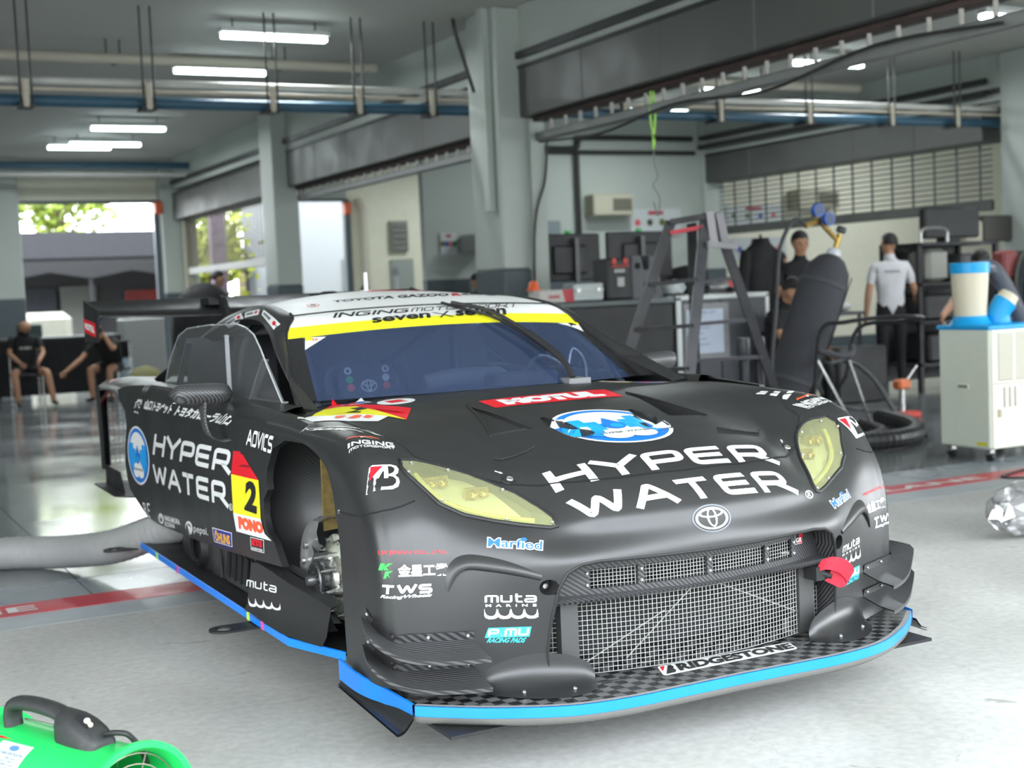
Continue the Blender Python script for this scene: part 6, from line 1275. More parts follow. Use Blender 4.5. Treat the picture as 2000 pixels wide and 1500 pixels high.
# green portable ventilator in the near left corner
GREEN = mat('ventilator_green', '#22c860', .35, noise=.03)
t = thing('portable_ventilator', 'bright green portable ventilator drum with a black handle at the lower left', 'fan', (.50, 3.56, 0), math.radians(-62))
R0 = .165; zc = .188; L0 = .30
g = G(); g.lathe([(R0 + .022, -L0), (R0 + .022, -L0 + .012), (R0 + .004, -L0 + .025), (R0, -L0 + .05), (R0, L0 - .05), (R0 + .004, L0 - .025), (R0 + .022, L0 - .012), (R0 + .022, L0), (R0 + .006, L0), (R0 - .006, L0 - .02), (R0 - .006, -L0 + .02), (R0 + .006, -L0), (R0 + .022, -L0)], (0, 0, zc), (1, 0, 0), 40); part(g, 'drum', GREEN, t)
for s in (-1, 1):
    wire = mat('guard_wire', (.22, .20, .16), .35, .6)
    for k in range(6):
        r = R0 - .012 - k * .026; g = G(); a = [(s * (L0 - .03 + .0), r * math.cos(q), zc + r * math.sin(q)) for q in np.linspace(0, 2 * PI, 33)[:-1]]; g.tube(a, .0018, 5, True); part(g, 'guard_ring', wire, t)
    for k in range(4):
        q = k * PI / 4 + .4; g = G(); g.tube([(s * (L0 - .032), (R0 - .008) * math.cos(q), zc + (R0 - .008) * math.sin(q)), (s * (L0 - .032), -(R0 - .008) * math.cos(q), zc - (R0 - .008) * math.sin(q))], .002, 5); part(g, 'guard_spoke', wire, t)
g = G(); g.cyl((-.16, 0, zc), (.16, 0, zc), .06, n=18); part(g, 'motor', BLACK, t)
for k in range(5):
    q = k * 2 * PI / 5; g = G(); A = []
    for r in (.055, .10, .148): A.append([(.19 - .03, r * math.cos(q - .25), zc + r * math.sin(q - .25)), (.19 + .03, r * math.cos(q + .25), zc + r * math.sin(q + .25))])
    g.grid(np.array(A)); part(g, 'blade', mat('blade_green', (.03, .30, .12), .4), t)
# handle with switch housing
HB = mat('handle_black', (.022, .023, .024), .5, noise=.15, nscale=60, bump=.1)
zt = zc + R0
g = G(); pth = smooth_path([(-.17, 0, zt - .008), (-.172, 0, zt + .030), (-.155, 0, zt + .056), (-.09, 0, zt + .066), (.0, 0, zt + .062), (.06, 0, zt + .05)], 5)
A = [[p + nrm(np.cross(V(0, 1, 0), nrm(pth[min(i + 1, len(pth) - 1)] - pth[max(i - 1, 0)]))) * (.019 * math.sin(a)) + V(0, .026 * math.cos(a), 0) for a in np.linspace(0, 2 * PI, 15)[:-1]] for i, p in enumerate(pth)]
g.grid(np.array(A), True); g.add(A[0], [tuple(range(14))]); part(g, 'handle', HB, t, 60)
A = []
for x, z0, z1, w in ((.035, 0, .070, .030), (.05, -.002, .074, .036), (.09, -.004, .070, .040), (.13, -.006, .058, .041), (.165, -.006, .040, .040), (.185, -.004, .018, .036), (.192, -.004, .002, .030)):
    A.append([(x, -w, zt + z0 - .012), (x, -w, zt + z0 + (z1 - z0) * .5), (x, -w * .75, zt + z1 * .88), (x, -w * .3, zt + z1), (x, w * .3, zt + z1), (x, w * .75, zt + z1 * .88), (x, w, zt + z0 + (z1 - z0) * .5), (x, w, zt + z0 - .012)])
g = G(); g.grid(np.array(A)); g.add(A[0], [tuple(range(8))]); g.add(A[-1], [tuple(range(8))]); sb = part(g, 'switch_housing', HB, t, 50)
g = G(); g.obox((.135, -.012, zt + .056), .022, .012, .004, (.85, 0, -.5), (0, 1, 0)); part(g, 'switch_well', DARK, sb)
g = G(); g.ball((.143, -.012, zt + .057), .009, 10, 6); g.ball((.155, -.012, zt + .050), .007, 10, 6); part(g, 'toggle', mat('toggle_ivory', (.55, .52, .45), .4), sb)
g = G(); g.tube(smooth_path([(.185, .01, zt + .025), (.22, .015, zt + .032), (.245, .03, zt + .025), (.25, .06, zt - .02), (.22, .10, zt - .07)], 6), .0075, 8); part(g, 'power_cord', BLACK, t)
g = G(); g.bar((-.15, .02, zt + .012), (.04, .02, zt + .012), .004, .004); part(g, 'rail_wire', STEEL, t)
g = G(); g.box(.026, .030, -.018, .018, zt, zt + .05); part(g, 'bracket', STEEL, t)
def on_drum(a, x, off=.0012): return V(x, -(R0 + off) * math.sin(a), zc + (R0 + off) * math.cos(a))
def drum_patch(a0, a1, x0, x1, off, nm, m, par, n=6):
    g = G(); g.grid(np.array([[on_drum(a, x, off) for x in (x0, x1)] for a in np.linspace(a0, a1, n)])); return part(g, nm, m, par)
lab = drum_patch(.42, .92, -.12, .005, .0012, 'label', mat('label_silver', (.50, .58, .60), .4), t)
ink = mat('label_ink', (.10, .13, .20), .5)
for txt_, a0, a1, x0, x1, m in (('PORTABLE VENTILATOR', .60, .645, -.11, -.005, ink), ('SIZE      300 mm', .68, .71, -.11, -.02, ink), ('VOLTAGE   220 V', .73, .76, -.11, -.02, ink), ('SPEED   2800 r/min', .78, .81, -.11, -.015, ink), ('AIR   3900 m3/h', .83, .86, -.11, -.025, ink)):
    vs, fs = text2d(txt_, .0); g = G(); g.add([on_drum(a1 + (a0 - a1) * v[1], x0 + (x1 - x0) * v[0], .002) for v in vs], fs); part(g, 'label_print', m, lab, 0)
g = G(); P = ell(0, 0, .5, .5, 20); g.add([on_drum(.52 + p[1] * .10, -.055 + p[0] * .035, .002) for p in P], [tuple(range(20))]); part(g, 'label_emblem', mat('emblem_blue', (.10, .22, .65), .4), lab)
for a0, a1 in ((.35, .40), (.95, 1.0)):
    g = G(); pr = [(-.28, .5), (-.22, 1), (-.22, .7), (-.17, .55), (-.17, .45), (-.22, .3), (-.22, 0)] if a0 > .5 else [(-.17, .5), (-.22, 1), (-.22, .7), (-.28, .55), (-.28, .45), (-.22, .3), (-.22, 0)]
    g.add([on_drum(a0 + (a1 - a0) * p[1], p[0] + .075, .002) for p in pr], [tuple(range(7))]); part(g, 'arrow', VIN['R'], t)
for x in (-.16, .16):
    for y in (-.09, .09):
        g = G(); g.box(x - .02, x + .02, y - .02, y + .02, 0, zc - math.sqrt(R0 ** 2 - y * y) + .012); part(g, 'foot', BLACK, t)
# grey exhaust duct lying on the floor and feeding the car
g = G(); pth = smooth_path([(-.6, 7.5, .10), (.2, 7.95, .09), (.88, 7.95, .09), (1.18, 7.72, .10), (1.36, 7.28, .17), (1.50, 6.95, .27), (1.63, 6.75, .34), (1.80, 6.60, .38)], 20)
g.tube(pth, [.088 + .003 * (i % 3 == 0) for i in range(len(pth))], 16); one('flexible_duct', 'thick pale grey flexible duct running into the side of the car', 'hose', g, mat('duct_grey', (.34, .345, .34), .6, noise=.06, nscale=20), smooth=60)
g = G(); g.cyl((1.78, 6.95, .05), (1.83, 6.95, .05), .05, n=18); cw = one('castor_wheel', 'small orange wheel under the edge of the car', 'wheel', g, mat('orange_rubber', (.70, .28, .05), .5))
g = G(); g.box(-.05, .07, -.02, .02, .03, .13); q = g.build('fork', DARK, cw)
# spot cooler
t = thing('spot_cooler', 'cream spot air cooler on castors with bright blue top and tall spout', 'cooler', (7.68, 7.30, 0))
CR = mat('cooler_cream', (.74, .78, .66), .45, noise=.02); CR2 = mat('cooler_front', (.80, .79, .68), .45); SKY = mat('cooler_blue', '#18a8ea', .35)
g = G(); g.bbox(0, .62, 0, .50, .095, .985, .012); part(g, 'cabinet', CR, t)
g = G(); g.bbox(-.012, .60, -.012, .512, .975, 1.01, .008); part(g, 'top_cover', SKY, t)
g = G(); g.bbox(.02, .62, -.010, .004, .10, .975, .004); fp = part(g, 'front_panel', CR2, t)
g = G(); g.box(.08, .56, -.0125, -.009, .60, .95); gr_ = part(g, 'intake_grille', mat('grille_olive', (.24, .23, .15), .5), fp)
for k in range(19):
    g = G(); g.box(.08, .56, -.016, -.010, .61 + k * .018, .62 + k * .018); part(g, 'grille_bar', CR2, t)
for x in (.235, .395):
    g = G(); g.box(x - .01, x + .01, -.017, -.010, .60, .95); part(g, 'grille_bar', CR2, t)
for k in range(3):
    g = G(); g.box(.13 + k * .055, .142 + k * .055, -.0125, -.009, .40, .55); part(g, 'drain_slot', mat('slot_dark', (.16, .16, .12), .6), fp)
g = G(); g.box(.03, .62, -.0125, -.009, .575, .58); part(g, 'panel_joint', mat('slot_dark', (.16, .16, .12), .6), fp)
g = G(); g.box(.07, .10, -.02, -.009, .33, .39); part(g, 'latch', mat('latch_tan', (.45, .42, .30), .5), fp)
g = G(); g.bbox(-.008, .004, .20, .31, .535, .575, .004); rh = part(g, 'recess_handle', CR2, t)
g = G(); g.box(-.0095, -.004, .21, .30, .545, .562); part(g, 'handle_slot', mat('slot_dark', (.16, .16, .12), .6), rh)
g = G(); g.box(-.002, .002, .03, .13, .12, .145); part(g, 'warning_sticker', mat('sticker_yellow', (.75, .68, .02), .5), t)
for x in (.06, .56):
    for y in (.06, .44):
        g = G(); g.cyl((x - .015, y, .035), (x + .015, y, .035), .035, n=14); c = part(g, 'castor', BLACK, t); g = G(); g.box(x - .022, x + .022, y - .02, y + .02, .05, .097); part(g, 'castor_fork', STEEL, c)
g = G(); g.lathe([(.0, 1.05), (.118, 1.05), (.120, 1.10), (.135, 1.33), (.138, 1.405)], (.13, .30, 0), (0, 0, 1), 28); part(g, 'spout', mat('spout_cream', (.72, .66, .50), .5), t)
g = G(); g.lathe([(.105, 1.395), (.145, 1.395), (.147, 1.47), (.135, 1.475), (.120, 1.46), (.11, 1.30)], (.13, .30, 0), (0, 0, 1), 28); part(g, 'spout_collar', SKY, t)
g = G(); g.lathe([(.17, 1.005), (.15, 1.02), (.128, 1.06), (.124, 1.075)], (.13, .30, 0), (0, 0, 1), 28); part(g, 'spout_base', SKY, t)
g = G(); pth = smooth_path([(.33, .22, 1.0), (.33, .215, 1.07), (.345, .205, 1.12), (.38, .19, 1.17)], 5); g.tube(pth, [.11, .098, .090, .088, .086, .085, .084, .084, .084, .084, .084, .084, .085, .086, .088, .09][:len(pth)], 18); part(g, 'elbow', SKY, t, 60)
g = G(); g.cyl((.375, .192, 1.165), (.415, .176, 1.225), .082, .07, n=18); part(g, 'elbow_nozzle', mat('spout_cream', (.72, .66, .50), .5), t)
g = G(); pth = smooth_path([(.25, .36, 1.33), (.33, .38, 1.42), (.44, .38, 1.42), (.52, .36, 1.33), (.58, .33, 1.20), (.64, .30, 1.06), (.66, .30, 1.0)], 14)
g.tube(pth, [.062 + .006 * (i % 2) for i in range(len(pth))], 14); part(g, 'exhaust_hose', mat('hose_silver', (.22, .23, .27), .35, .6), t, 0)
# black hoses on the floor behind the cooler
g = G(); pth = smooth_path([(6.7, 8.28, .085), (7.3, 8.42, .085), (7.8, 8.40, .085), (8.2, 8.6, .085), (8.6, 9.1, .085), (8.9, 9.8, .085)], 16); g.tube(pth, [.075 + .004 * (i % 2) for i in range(len(pth))], 12); one('floor_hose', 'thick ribbed black hose on the floor behind the car', 'hose', g, mat('hose_black', (.02, .02, .022), .45), smooth=0)
g = G(); pth = smooth_path([(6.9, 8.72, .06), (7.5, 8.68, .06), (8.15, 8.95, .06), (8.5, 9.6, .06)], 12); g.tube(pth, [.052 + .003 * (i % 2) for i in range(len(pth))], 10); one('floor_hose', 'second black hose lying beside the thick one, farther from the car', 'hose', g, mat('hose_black', (.02, .02, .022), .45), smooth=0)
g = G(); pth = smooth_path([(8.35, 8.6, .03), (8.7, 9.3, .10), (9.2, 10.2, .40), (9.6, 11.0, .52), (9.35, 11.05, .50), (9.1, 10.9, .30), (9.2, 10.7, .12), (9.6, 10.6, .04), (10.2, 10.8, .03)], 8); g.tube(pth, .022, 8); one('vacuum_hose', 'thin grey hose looping up from the floor left of the cooler', 'hose', g, mat('hose_dark_grey', (.07, .075, .08), .5))
t = thing('air_tool_stand', 'small orange and red floor jack behind the cream cooler', 'jack', (9.55, 10.2, 0)); g = G(); g.bbox(-.16, .16, -.1, .1, 0, .06, .01); part(g, 'base', mat('jack_red', (.50, .05, .03), .5), t); g = G(); g.cyl((0, 0, .06), (0, 0, .30), .03, n=10); part(g, 'ram', STEEL, t); g = G(); g.bbox(-.08, .08, -.06, .06, .28, .38, .02); part(g, 'head', mat('jack_orange', (.65, .16, .05), .5), t); g = G(); g.cyl((.05, 0, .35), (.2, 0, .5), .012, n=8); part(g, 'lever', STEEL, t)
# cable on the red line
g = G(); g.tube(smooth_path([(7.9, 6.95, .012), (7.35, 6.80, .012), (7.15, 6.70, .012), (7.25, 6.58, .012), (7.7, 6.5, .012), (8.3, 6.55, .012)], 6), .008, 6); one('floor_cable', 'dark cable curling over the red line at the right', 'cable', g, ROD)
# crumpled plastic bag at the right edge
g = G(); rnd = random.Random(4); A = []
for i in range(9):
    th = i / 8; A.append([(5.46 + .55 * th + rnd.gauss(0, .02), 5.15 + .0 + (.17 * (1 - .35 * abs(th - .5))) * math.cos(a) * (.35 + .65 * math.sin(PI * min(1, .12 + th))) + rnd.gauss(0, .012), .155 + .15 * math.sin(a) * (.35 + .65 * math.sin(PI * min(1, .12 + th))) + rnd.gauss(0, .008)) for a in np.linspace(0, 2 * PI, 13)[:-1]])
A = np.array(A); A[:, :, 2] = np.maximum(A[:, :, 2], .004); g.grid(A, True); one('plastic_bag', 'crumpled clear plastic bag on the concrete at the right edge', 'bag', g, glass_mat('clear_plastic', (.86, .86, .87), 1.6, .12, .28, (.62, .61, .62)), smooth=0)
# ---------------------------------------------------------------- cabinets and what stands on them
t = thing('tool_cabinet', 'long black flight case cabinet with a grey top edge behind the car', 'cabinet', (6.2, 11.3, 0)); FB = mat('case_black', (.022, .023, .024), .55, noise=.15); TE = mat('case_edge', (.10, .115, .115), .45, .4)
g = G(); g.bbox(0, 1.44, 0, .62, .06, 1.22, .012); part(g, 'carcass', FB, t); g = G(); g.bbox(-.012, 1.452, -.015, .635, 1.215, 1.275, .01); part(g, 'worktop', TE, t)
for x in (.1, 1.34):
    g = G(); g.cyl((x - .02, .1, .05), (x + .02, .1, .05), .05, n=12); g.cyl((x - .02, .52, .05), (x + .02, .52, .05), .05, n=12); part(g, 'castor_pair', BLACK, t)['kind'] = 'stuff'
t = thing('flight_case', 'grey flight case with pale metal edging and a paper notice behind the ladder', 'cabinet', (7.68, 11.3, 0)); PE = mat('case_pale_edge', (.42, .44, .43), .4, .5); GP = mat('case_grey_panel', (.075, .078, .088), .5, noise=.08)
g = G(); g.bbox(0, 1.12, 0, .6, .06, 1.26, .012); part(g, 'carcass', GP, t)
for a in ((-.01, .05, -.012, .03, .06, 1.27), (1.08, 1.13, -.012, .03, .06, 1.27), (-.01, 1.13, -.012, .61, 1.235, 1.285), (-.01, 1.13, -.012, .03, .05, .11)):
    g = G(); g.bbox(*a, .006); part(g, 'edge_trim', PE, t)
g = G(); g.box(.52, .53, -.004, 0, .1, 1.24); part(g, 'panel_joint', DARK, t)
g = G(); g.box(.08, .62, -.006, 0, .62, 1.20); nh = part(g, 'notice_holder', mat('holder_grey', (.22, .23, .24), .3), t); g = G(); g.box(.11, .55, -.010, -.006, .70, 1.14); part(g, 'notice', mat('notice_blue_white', (.55, .62, .74), .5), nh)
for k in range(6):
    g = G(); g.box(.15, .30 + .04 * (k % 3), -.012, -.010, 1.06 - k * .055, 1.07 - k * .055); part(g, 'notice_line', mat('notice_ink', (.25, .30, .40), .5), nh)
vs, fs = text2d('SUPER GT', .02); g = G(); g.add([(.20 + .26 * v[0], -.0125, 1.09 + .03 * v[1]) for v in vs], fs); part(g, 'notice_title', mat('notice_ink', (.25, .30, .40), .5), nh, 0)
for x in (.1, 1.02):
    g = G(); g.cyl((x - .02, .1, .05), (x + .02, .1, .05), .05, n=12); g.cyl((x - .02, .52, .05), (x + .02, .52, .05), .05, n=12); part(g, 'castor_pair', BLACK, t)['kind'] = 'stuff'
zt_ = 1.276
t = thing('carton', 'flat white carton with a red end on the black cabinet', 'box', (6.36, 11.5, zt_)); g = G(); g.bbox(-.16, .24, -.1, .12, 0, .12, .004); part(g, 'carton_body', mat('carton_white', (.52, .50, .46), .6), t); g = G(); g.prism([(.12, -.102, 0), (.242, -.102, 0), (.242, -.102, .12), (.09, -.102, .12)], (0, .004, 0)); part(g, 'red_corner', mat('carton_red', (.50, .04, .06), .5), t); g = G(); g.box(-.06, .06, -.104, -.1, .04, .07); part(g, 'carton_print', mat('print_red', (.4, .12, .12), .5), t)
g = G(); g.lathe([(.075, 0), (.075, .01), (.055, .012), (.045, .07), (.03, .09), (0, .092)], (6.24, 11.58, zt_ + .121), (0, 0, 1), 14); one('beacon', 'small orange beacon dome on the white carton', 'beacon', g, mat('beacon_orange', (.75, .12, .03), .35))
t = thing('metal_case', 'silver metal equipment case on the black cabinet', 'case', (6.74, 11.5, zt_)); g = G(); g.bbox(-.17, .16, -.12, .12, 0, .175, .012); part(g, 'case_body', mat('alu_case', (.33, .36, .35), .4, .4), t)
for x in (-.12, .1): g = G(); g.bbox(x - .02, x + .02, -.135, -.115, .08, .13, .004); part(g, 'case_latch', STEEL, t)
g = G(); g.bbox(-.175, .165, -.125, .125, .10, .115, .003); part(g, 'lid_band', PE, t)
t = thing('tool_box', 'black tool box with red latches standing on the cabinet', 'tool box', (7.16, 11.5, zt_)); g = G(); g.bbox(-.23, .06, -.14, .14, 0, .40, .02); part(g, 'box_body', FB, t)
for x in (-.15, -.02): g = G(); g.bbox(x - .025, x + .025, -.155, -.135, .34, .40, .006); part(g, 'latch', mat('latch_red', (.55, .05, .04), .45), t)
g = G(); g.bbox(-.18, .02, -.15, -.138, .315, .33, .003); part(g, 'red_trim', mat('latch_red', (.55, .05, .04), .45), t); g = G(); g.bbox(-.12, -.04, -.152, -.138, .12, .22, .006); part(g, 'clasp', mat('clasp_grey', (.30, .30, .28), .4, .4), t); g = G(); g.box(-.15, -.03, -.146, -.138, .26, .295); part(g, 'maker_plate', mat('plate_grey', (.35, .35, .33), .5), t)
t = thing('tool_caddy', 'grey plastic tool caddy with round holes beside the black tool box', 'tool box', (7.41, 11.5, zt_)); GC = mat('caddy_grey', (.085, .088, .095), .5)
g = G(); g.prism([(-.17, -.10, 0), (.17, -.10, 0), (.15, -.10, .22), (-.17, -.10, .22)], (0, .2, 0)); part(g, 'caddy_base', GC, t)
g = G(); g.prism([(-.17, -.09, .22), (.15, -.09, .22), (.12, -.09, .40), (.04, -.09, .42), (.03, -.09, .28), (-.03, -.09, .28), (-.06, -.09, .42), (-.16, -.09, .42)], (0, .16, 0)); cb = part(g, 'caddy_top', GC, t)
for x, z, r in ((-.10, .32, .032), (.10, .29, .020)): g = G(); g.lathe([(0, .003), (r, .003), (r, -.002)], (x, -.092, z), (0, -1, 0), 14); part(g, 'round_hole', DARK, cb)
g = G(); g.box(-.04, .09, -.103, -.099, .05, .16); part(g, 'front_recess', DARK, t)
g = G(); rnd = random.Random(8); A = [[(7.78 + (.13 * math.cos(a) + rnd.gauss(0, .012)) * k, 11.5 + (.10 * math.sin(a)) * k, zt_ + .03 + h + rnd.gauss(0, .006)) for a in np.linspace(0, 2 * PI, 13)[:-1]] for k, h in ((.9, 0), (1, .05), (.9, .10), (.6, .13), (.05, .135))]; g.grid(np.array(A), True); one('wrapped_parcel', 'clear plastic wrapped bundle on the case beside the ladder rail', 'parcel', g, mat('wrap_pale', (.42, .46, .46), .3, coat=.3))
t = thing('impact_wrench', 'red and grey impact wrench lying on the flight case', 'tool', (8.36, 11.48, 1.287)); g = G(); g.lathe([(0, -.16), (.03, -.16), (.034, -.10), (.055, -.06), (.062, 0), (.062, .05)], (0, 0, .066), (1, 0, 0), 16); part(g, 'nose', mat('tool_grey', (.26, .26, .26), .35, .5), t); g = G(); g.lathe([(.062, .05), (.066, .06), (.066, .13), (.05, .145), (0, .146)], (0, 0, .066), (1, 0, 0), 16); part(g, 'rear_cover', mat('tool_red', (.55, .06, .06), .4), t); g = G(); g.bar((.05, -.02, .05), (.05, -.15, .03), .045, .05); part(g, 'grip', FB, t); g = G(); g.cyl((-.16, 0, .066), (-.2, 0, .066), .018, n=8); part(g, 'anvil', DARK, t)
t = thing('wheel_socket', 'black round wheel socket standing beside the impact wrench', 'tool', (8.04, 11.48, 1.287)); g = G(); g.lathe([(0, 0), (.055, 0), (.06, .01), (.06, .10), (.045, .115), (.025, .115), (.025, .03)], (0, 0, 0), (0, 0, 1), 18); part(g, 'socket_body', BLACK, t); g = G(); g.lathe([(.061, .03), (.064, .035), (.061, .05)], (0, 0, 0), (0, 0, 1), 18); part(g, 'ring', STEEL, t)
# monitors on a desk behind the cabinets
t = thing('desk', 'black desk behind the cabinets carrying two monitors', 'desk', (7.6, 12.75, 0)); g = G(); g.bbox(-.95, .95, -.25, .45, 1.10, 1.15, .008); part(g, 'desk_top', FB, t)
for x in (-.85, .85):
    for y in (-.18, .38): g = G(); g.bbox(x - .03, x + .03, y - .03, y + .03, 0, 1.10, .005); part(g, 'leg', FB, t)
def monitor(label, x, y, z0, w, h, post):
    t = thing('monitor', label, 'monitor', (x, y, 1.15)); b = mat('monitor_black', (.017, .017, .019), .5)
    g = G(); g.bbox(-w, w, -.02, .03, z0, z0 + h, .012); part(g, 'back_shell', b, t); g = G(); g.bbox(-w * .55, w * .55, -.05, -.018, z0 + h * .15, z0 + h * .75, .015); part(g, 'vesa_box', mat('monitor_box', (.025, .025, .028), .5), t)
    g = G(); g.bar((post, -.07, 0), (post, -.07, z0 + h * .9), .05, .03, (0, 1, 0)); part(g, 'stand_post', mat('stand_grey', (.10, .10, .105), .4, .5), t); g = G(); g.bbox(-.16, .16, -.14, .1, 0, .02, .005); part(g, 'stand_base', b, t)
    g = G(); g.bbox(-.03, .03, -.03, .02, z0 + h, z0 + h + .035, .005); part(g, 'green_clip', mat('clip_green', (.06, .55, .14), .4), t)
monitor('back of a black monitor nearest the middle column', 7.28, 12.7, .33, .38, .50, .06); monitor('back of the second black monitor, behind the ladder', 8.20, 12.75, .34, .42, .50, .0)
# step ladder
t = thing('step_ladder', 'tall dark grey aluminium step ladder with a red top tread', 'ladder', (6.2, 8.8, 0)); LG = mat('ladder_grey', (.075, .075, .082), .38, .5, noise=.1); LB = mat('ladder_black', (.018, .018, .02), .5)
def lad(p): return np.array(p) - V(6.2, 8.8, 0)
La0, La1 = (4.98, 8.55, 0), (5.83, 8.62, 1.87); Lb0, Lb1 = (5.40, 8.0, 0), (6.03, 8.45, 1.90); Lc0, Lc1 = (6.62, 9.5, 0), (6.13, 8.78, 1.86); Ld0, Ld1 = (7.25, 9.0, 0), (6.24, 8.62, 1.90)
for a, b, m, w in ((La0, La1, LB, .075), (Lb0, Lb1, LG, .08), (Lc0, Lc1, LB, .07), (Ld0, Ld1, LG, .075)):
    g = G(); g.bar(lad(a), lad(b), w, .03, (.3, 1, 0)); part(g, 'rail', m, t)
def mixp(a, b, k): return np.array(a) * (1 - k) + np.array(b) * k
for k in (.10, .26, .42, .58, .755):
    g = G(); g.bar(lad(mixp(La0, La1, k)), lad(mixp(Lb0, Lb1, k)), .07, .028); part(g, 'step', LB, t)
    g = G(); g.bar(lad(mixp(Lc0, Lc1, k)), lad(mixp(Ld0, Ld1, k)), .05, .03); part(g, 'brace_step', LG if k > .3 else LB, t)
g = G(); g.bar(lad(La1) + V(0, 0, -.08), lad(Lb1) + V(-.02, 0, -.08), .09, .03); part(g, 'top_tread', mat('tread_red', (.50, .03, .05), .5), t); g = G(); g.bar(lad(La1), lad(Lb1), .10, .04); part(g, 'top_cap', LB, t)
for p in (Lb1, Ld1): g = G(); g.bar(lad(p) + V(0, -.03, .03), lad(p) + V(.03 if p is Lb1 else .05, -.03, -.20), .06, .09, (.3, 1, 0)); part(g, 'hinge_plate', mat('hinge_grey', (.22, .21, .22), .4, .5), t)
g = G(); g.bar(lad(mixp(Lb0, Lb1, .89)) + V(0, -.06, 0), lad(mixp(Ld0, Ld1, .88)) + V(.03, -.10, 0), .02, .045); part(g, 'locking_bar', mat('hinge_grey', (.22, .21, .22), .4, .5), t)
# twin black stand posts
for x, lb in ((6.90, 'left one of two short black posts in front of the ladder foot'), (7.05, 'right one of two short black posts in front of the ladder foot')):
    t = thing('barrier_post', lb, 'post', (x - .15, 9.0, 0)); g = G(); g.cyl((0, 0, .02), (0, 0, .90), .042, n=14); part(g, 'post_tube', mat('post_dark', (.035, .037, .042), .4, .3), t); g = G(); g.lathe([(0, .95), (.052, .95), (.056, .935), (.056, .78), (.05, .77)], (0, 0, 0), (0, 0, 1), 14); part(g, 'post_head', mat('post_head', (.06, .063, .07), .4), t); g = G(); g.lathe([(.06, 0), (.06, .02), (.04, .03)], (0, 0, 0), (0, 0, 1), 14); part(g, 'post_base', BLACK, t)
# gas cylinder in a padded cover on a trolley
t = thing('gas_cylinder', 'gas cylinder in a dark padded cover, leaning on its trolley', 'cylinder', (7.62, 9.75, 0)); CV = mat('cover_charcoal', (.058, .059, .068), .85, noise=.15, nscale=60, bump=.25)
ax = nrm(V(.62, -.15, 1.62)); b0 = V(0.02, 0, .08)
g = G(); g.lathe([(.0, 0), (.17, 0), (.205, .04), (.215, .3), (.212, .7), (.22, 1.1), (.215, 1.38), (.19, 1.50), (.12, 1.60), (.07, 1.63), (0, 1.63)], b0, ax, 26); cv = part(g, 'padded_cover', CV, t, 60)
u_, w_, _ = frame(ax)
for h in (.45, 1.36): g = G(); g.lathe([(.214, h - .02), (.224, h - .018), (.224, h + .018), (.214, h + .02)], b0, ax, 26); part(g, 'strap', mat('strap_grey', (.07, .07, .078), .7), t)
sd = nrm(V(.55, -.8, 0)); sd = nrm(sd - ax * np.dot(sd, ax)); g = G(); g.grid(np.array([[b0 + ax * h + nrm(sd * math.cos(q) + np.cross(ax, sd) * math.sin(q)) * .224 for q in (.0, .13, .26)] for h in np.linspace(.1, 1.48, 12)])); part(g, 'zip_flap', mat('flap_black', (.012, .012, .014), .7), t)
top = b0 + ax * 1.63
g = G(); g.lathe([(.055, -.05), (.07, -.01), (.062, .05), (.03, .07), (0, .07)], top, ax, 16); part(g, 'neck_tag', mat('tag_white', (.72, .74, .78), .5), t)
BR = mat('brass', (.50, .33, .09), .3, .8); g = G(); g.cyl(top + ax * .06, top + ax * .20, .026, n=10); g.cyl(top + ax * .14, top + ax * .14 + V(-.20, -.02, .16), .022, n=10); vb = part(g, 'valve', BR, t); vb['kind'] = 'stuff'
g = G(); g.lathe([(0, .03), (.04, .03), (.045, 0), (.04, -.02)], top + ax * .24, ax, 14); part(g, 'hand_wheel', mat('wheel_dark', (.05, .05, .06), .5), t)
rg = top + V(-.16, -.02, .30); g = G(); g.cyl(rg + V(-.16, 0, -.03), rg + V(.10, 0, .05), .026, n=10); part(g, 'regulator', BR, t); g = G(); g.cyl(rg + V(.08, 0, .04), rg + V(.17, -.01, .06), .035, .012, n=10); part(g, 'regulator_tip', BR, t)
for p in (rg + V(-.07, -.04, .10), rg + V(.04, -.05, .02)):
    g = G(); g.cyl(p, p + V(0, -.05, 0), .058, n=20); ga = part(g, 'gauge', mat('gauge_blue', (.03, .12, .50), .35), t); g = G(); g.lathe([(0, .001), (.048, .001)], p + V(0, -.05, 0), (0, -1, 0), 20); part(g, 'dial', mat('dial_dark', (.03, .06, .16), .3), ga); g = G(); g.cyl(p + V(0, .0, 0), p + V(0, .05, -.05), .012, n=8); part(g, 'gauge_stem', BR, ga)
g = G(); g.tube(smooth_path([rg + V(-.16, 0, -.03), rg + V(-.24, 0, .03), rg + V(-.33, .0, -.02), rg + V(-.41, .05, -.25), rg + V(-.50, .0, -.7), rg + V(-.58, -.02, -1.2), rg + V(-.62, -.05, -1.6), rg + V(-.60, -.1, -1.86), rg + V(-.45, -.1, -1.90)], 6), .018, 8); part(g, 'gas_hose', mat('hose_dark', (.05, .05, .052), .5), t)
t = thing('cylinder_trolley', 'black tubular hand trolley holding the padded gas cylinder', 'trolley', (8.0, 9.45, 0)); TR = mat('trolley_tube', (.05, .05, .055), .35, .5)
def tr(x, y, z): return V(x - 8.0, y - 9.45, z)
g = G(); g.tube(smooth_path([tr(7.72, 9.3, .45), tr(7.76, 9.25, .95), tr(7.90, 9.1, 1.02), tr(8.20, 8.9, 1.05), tr(8.45, 8.75, 1.03), tr(8.40, 9.0, 1.00), tr(8.20, 9.28, .95), tr(8.12, 9.35, .55)], 5), .018, 8); part(g, 'handle_frame', TR, t)
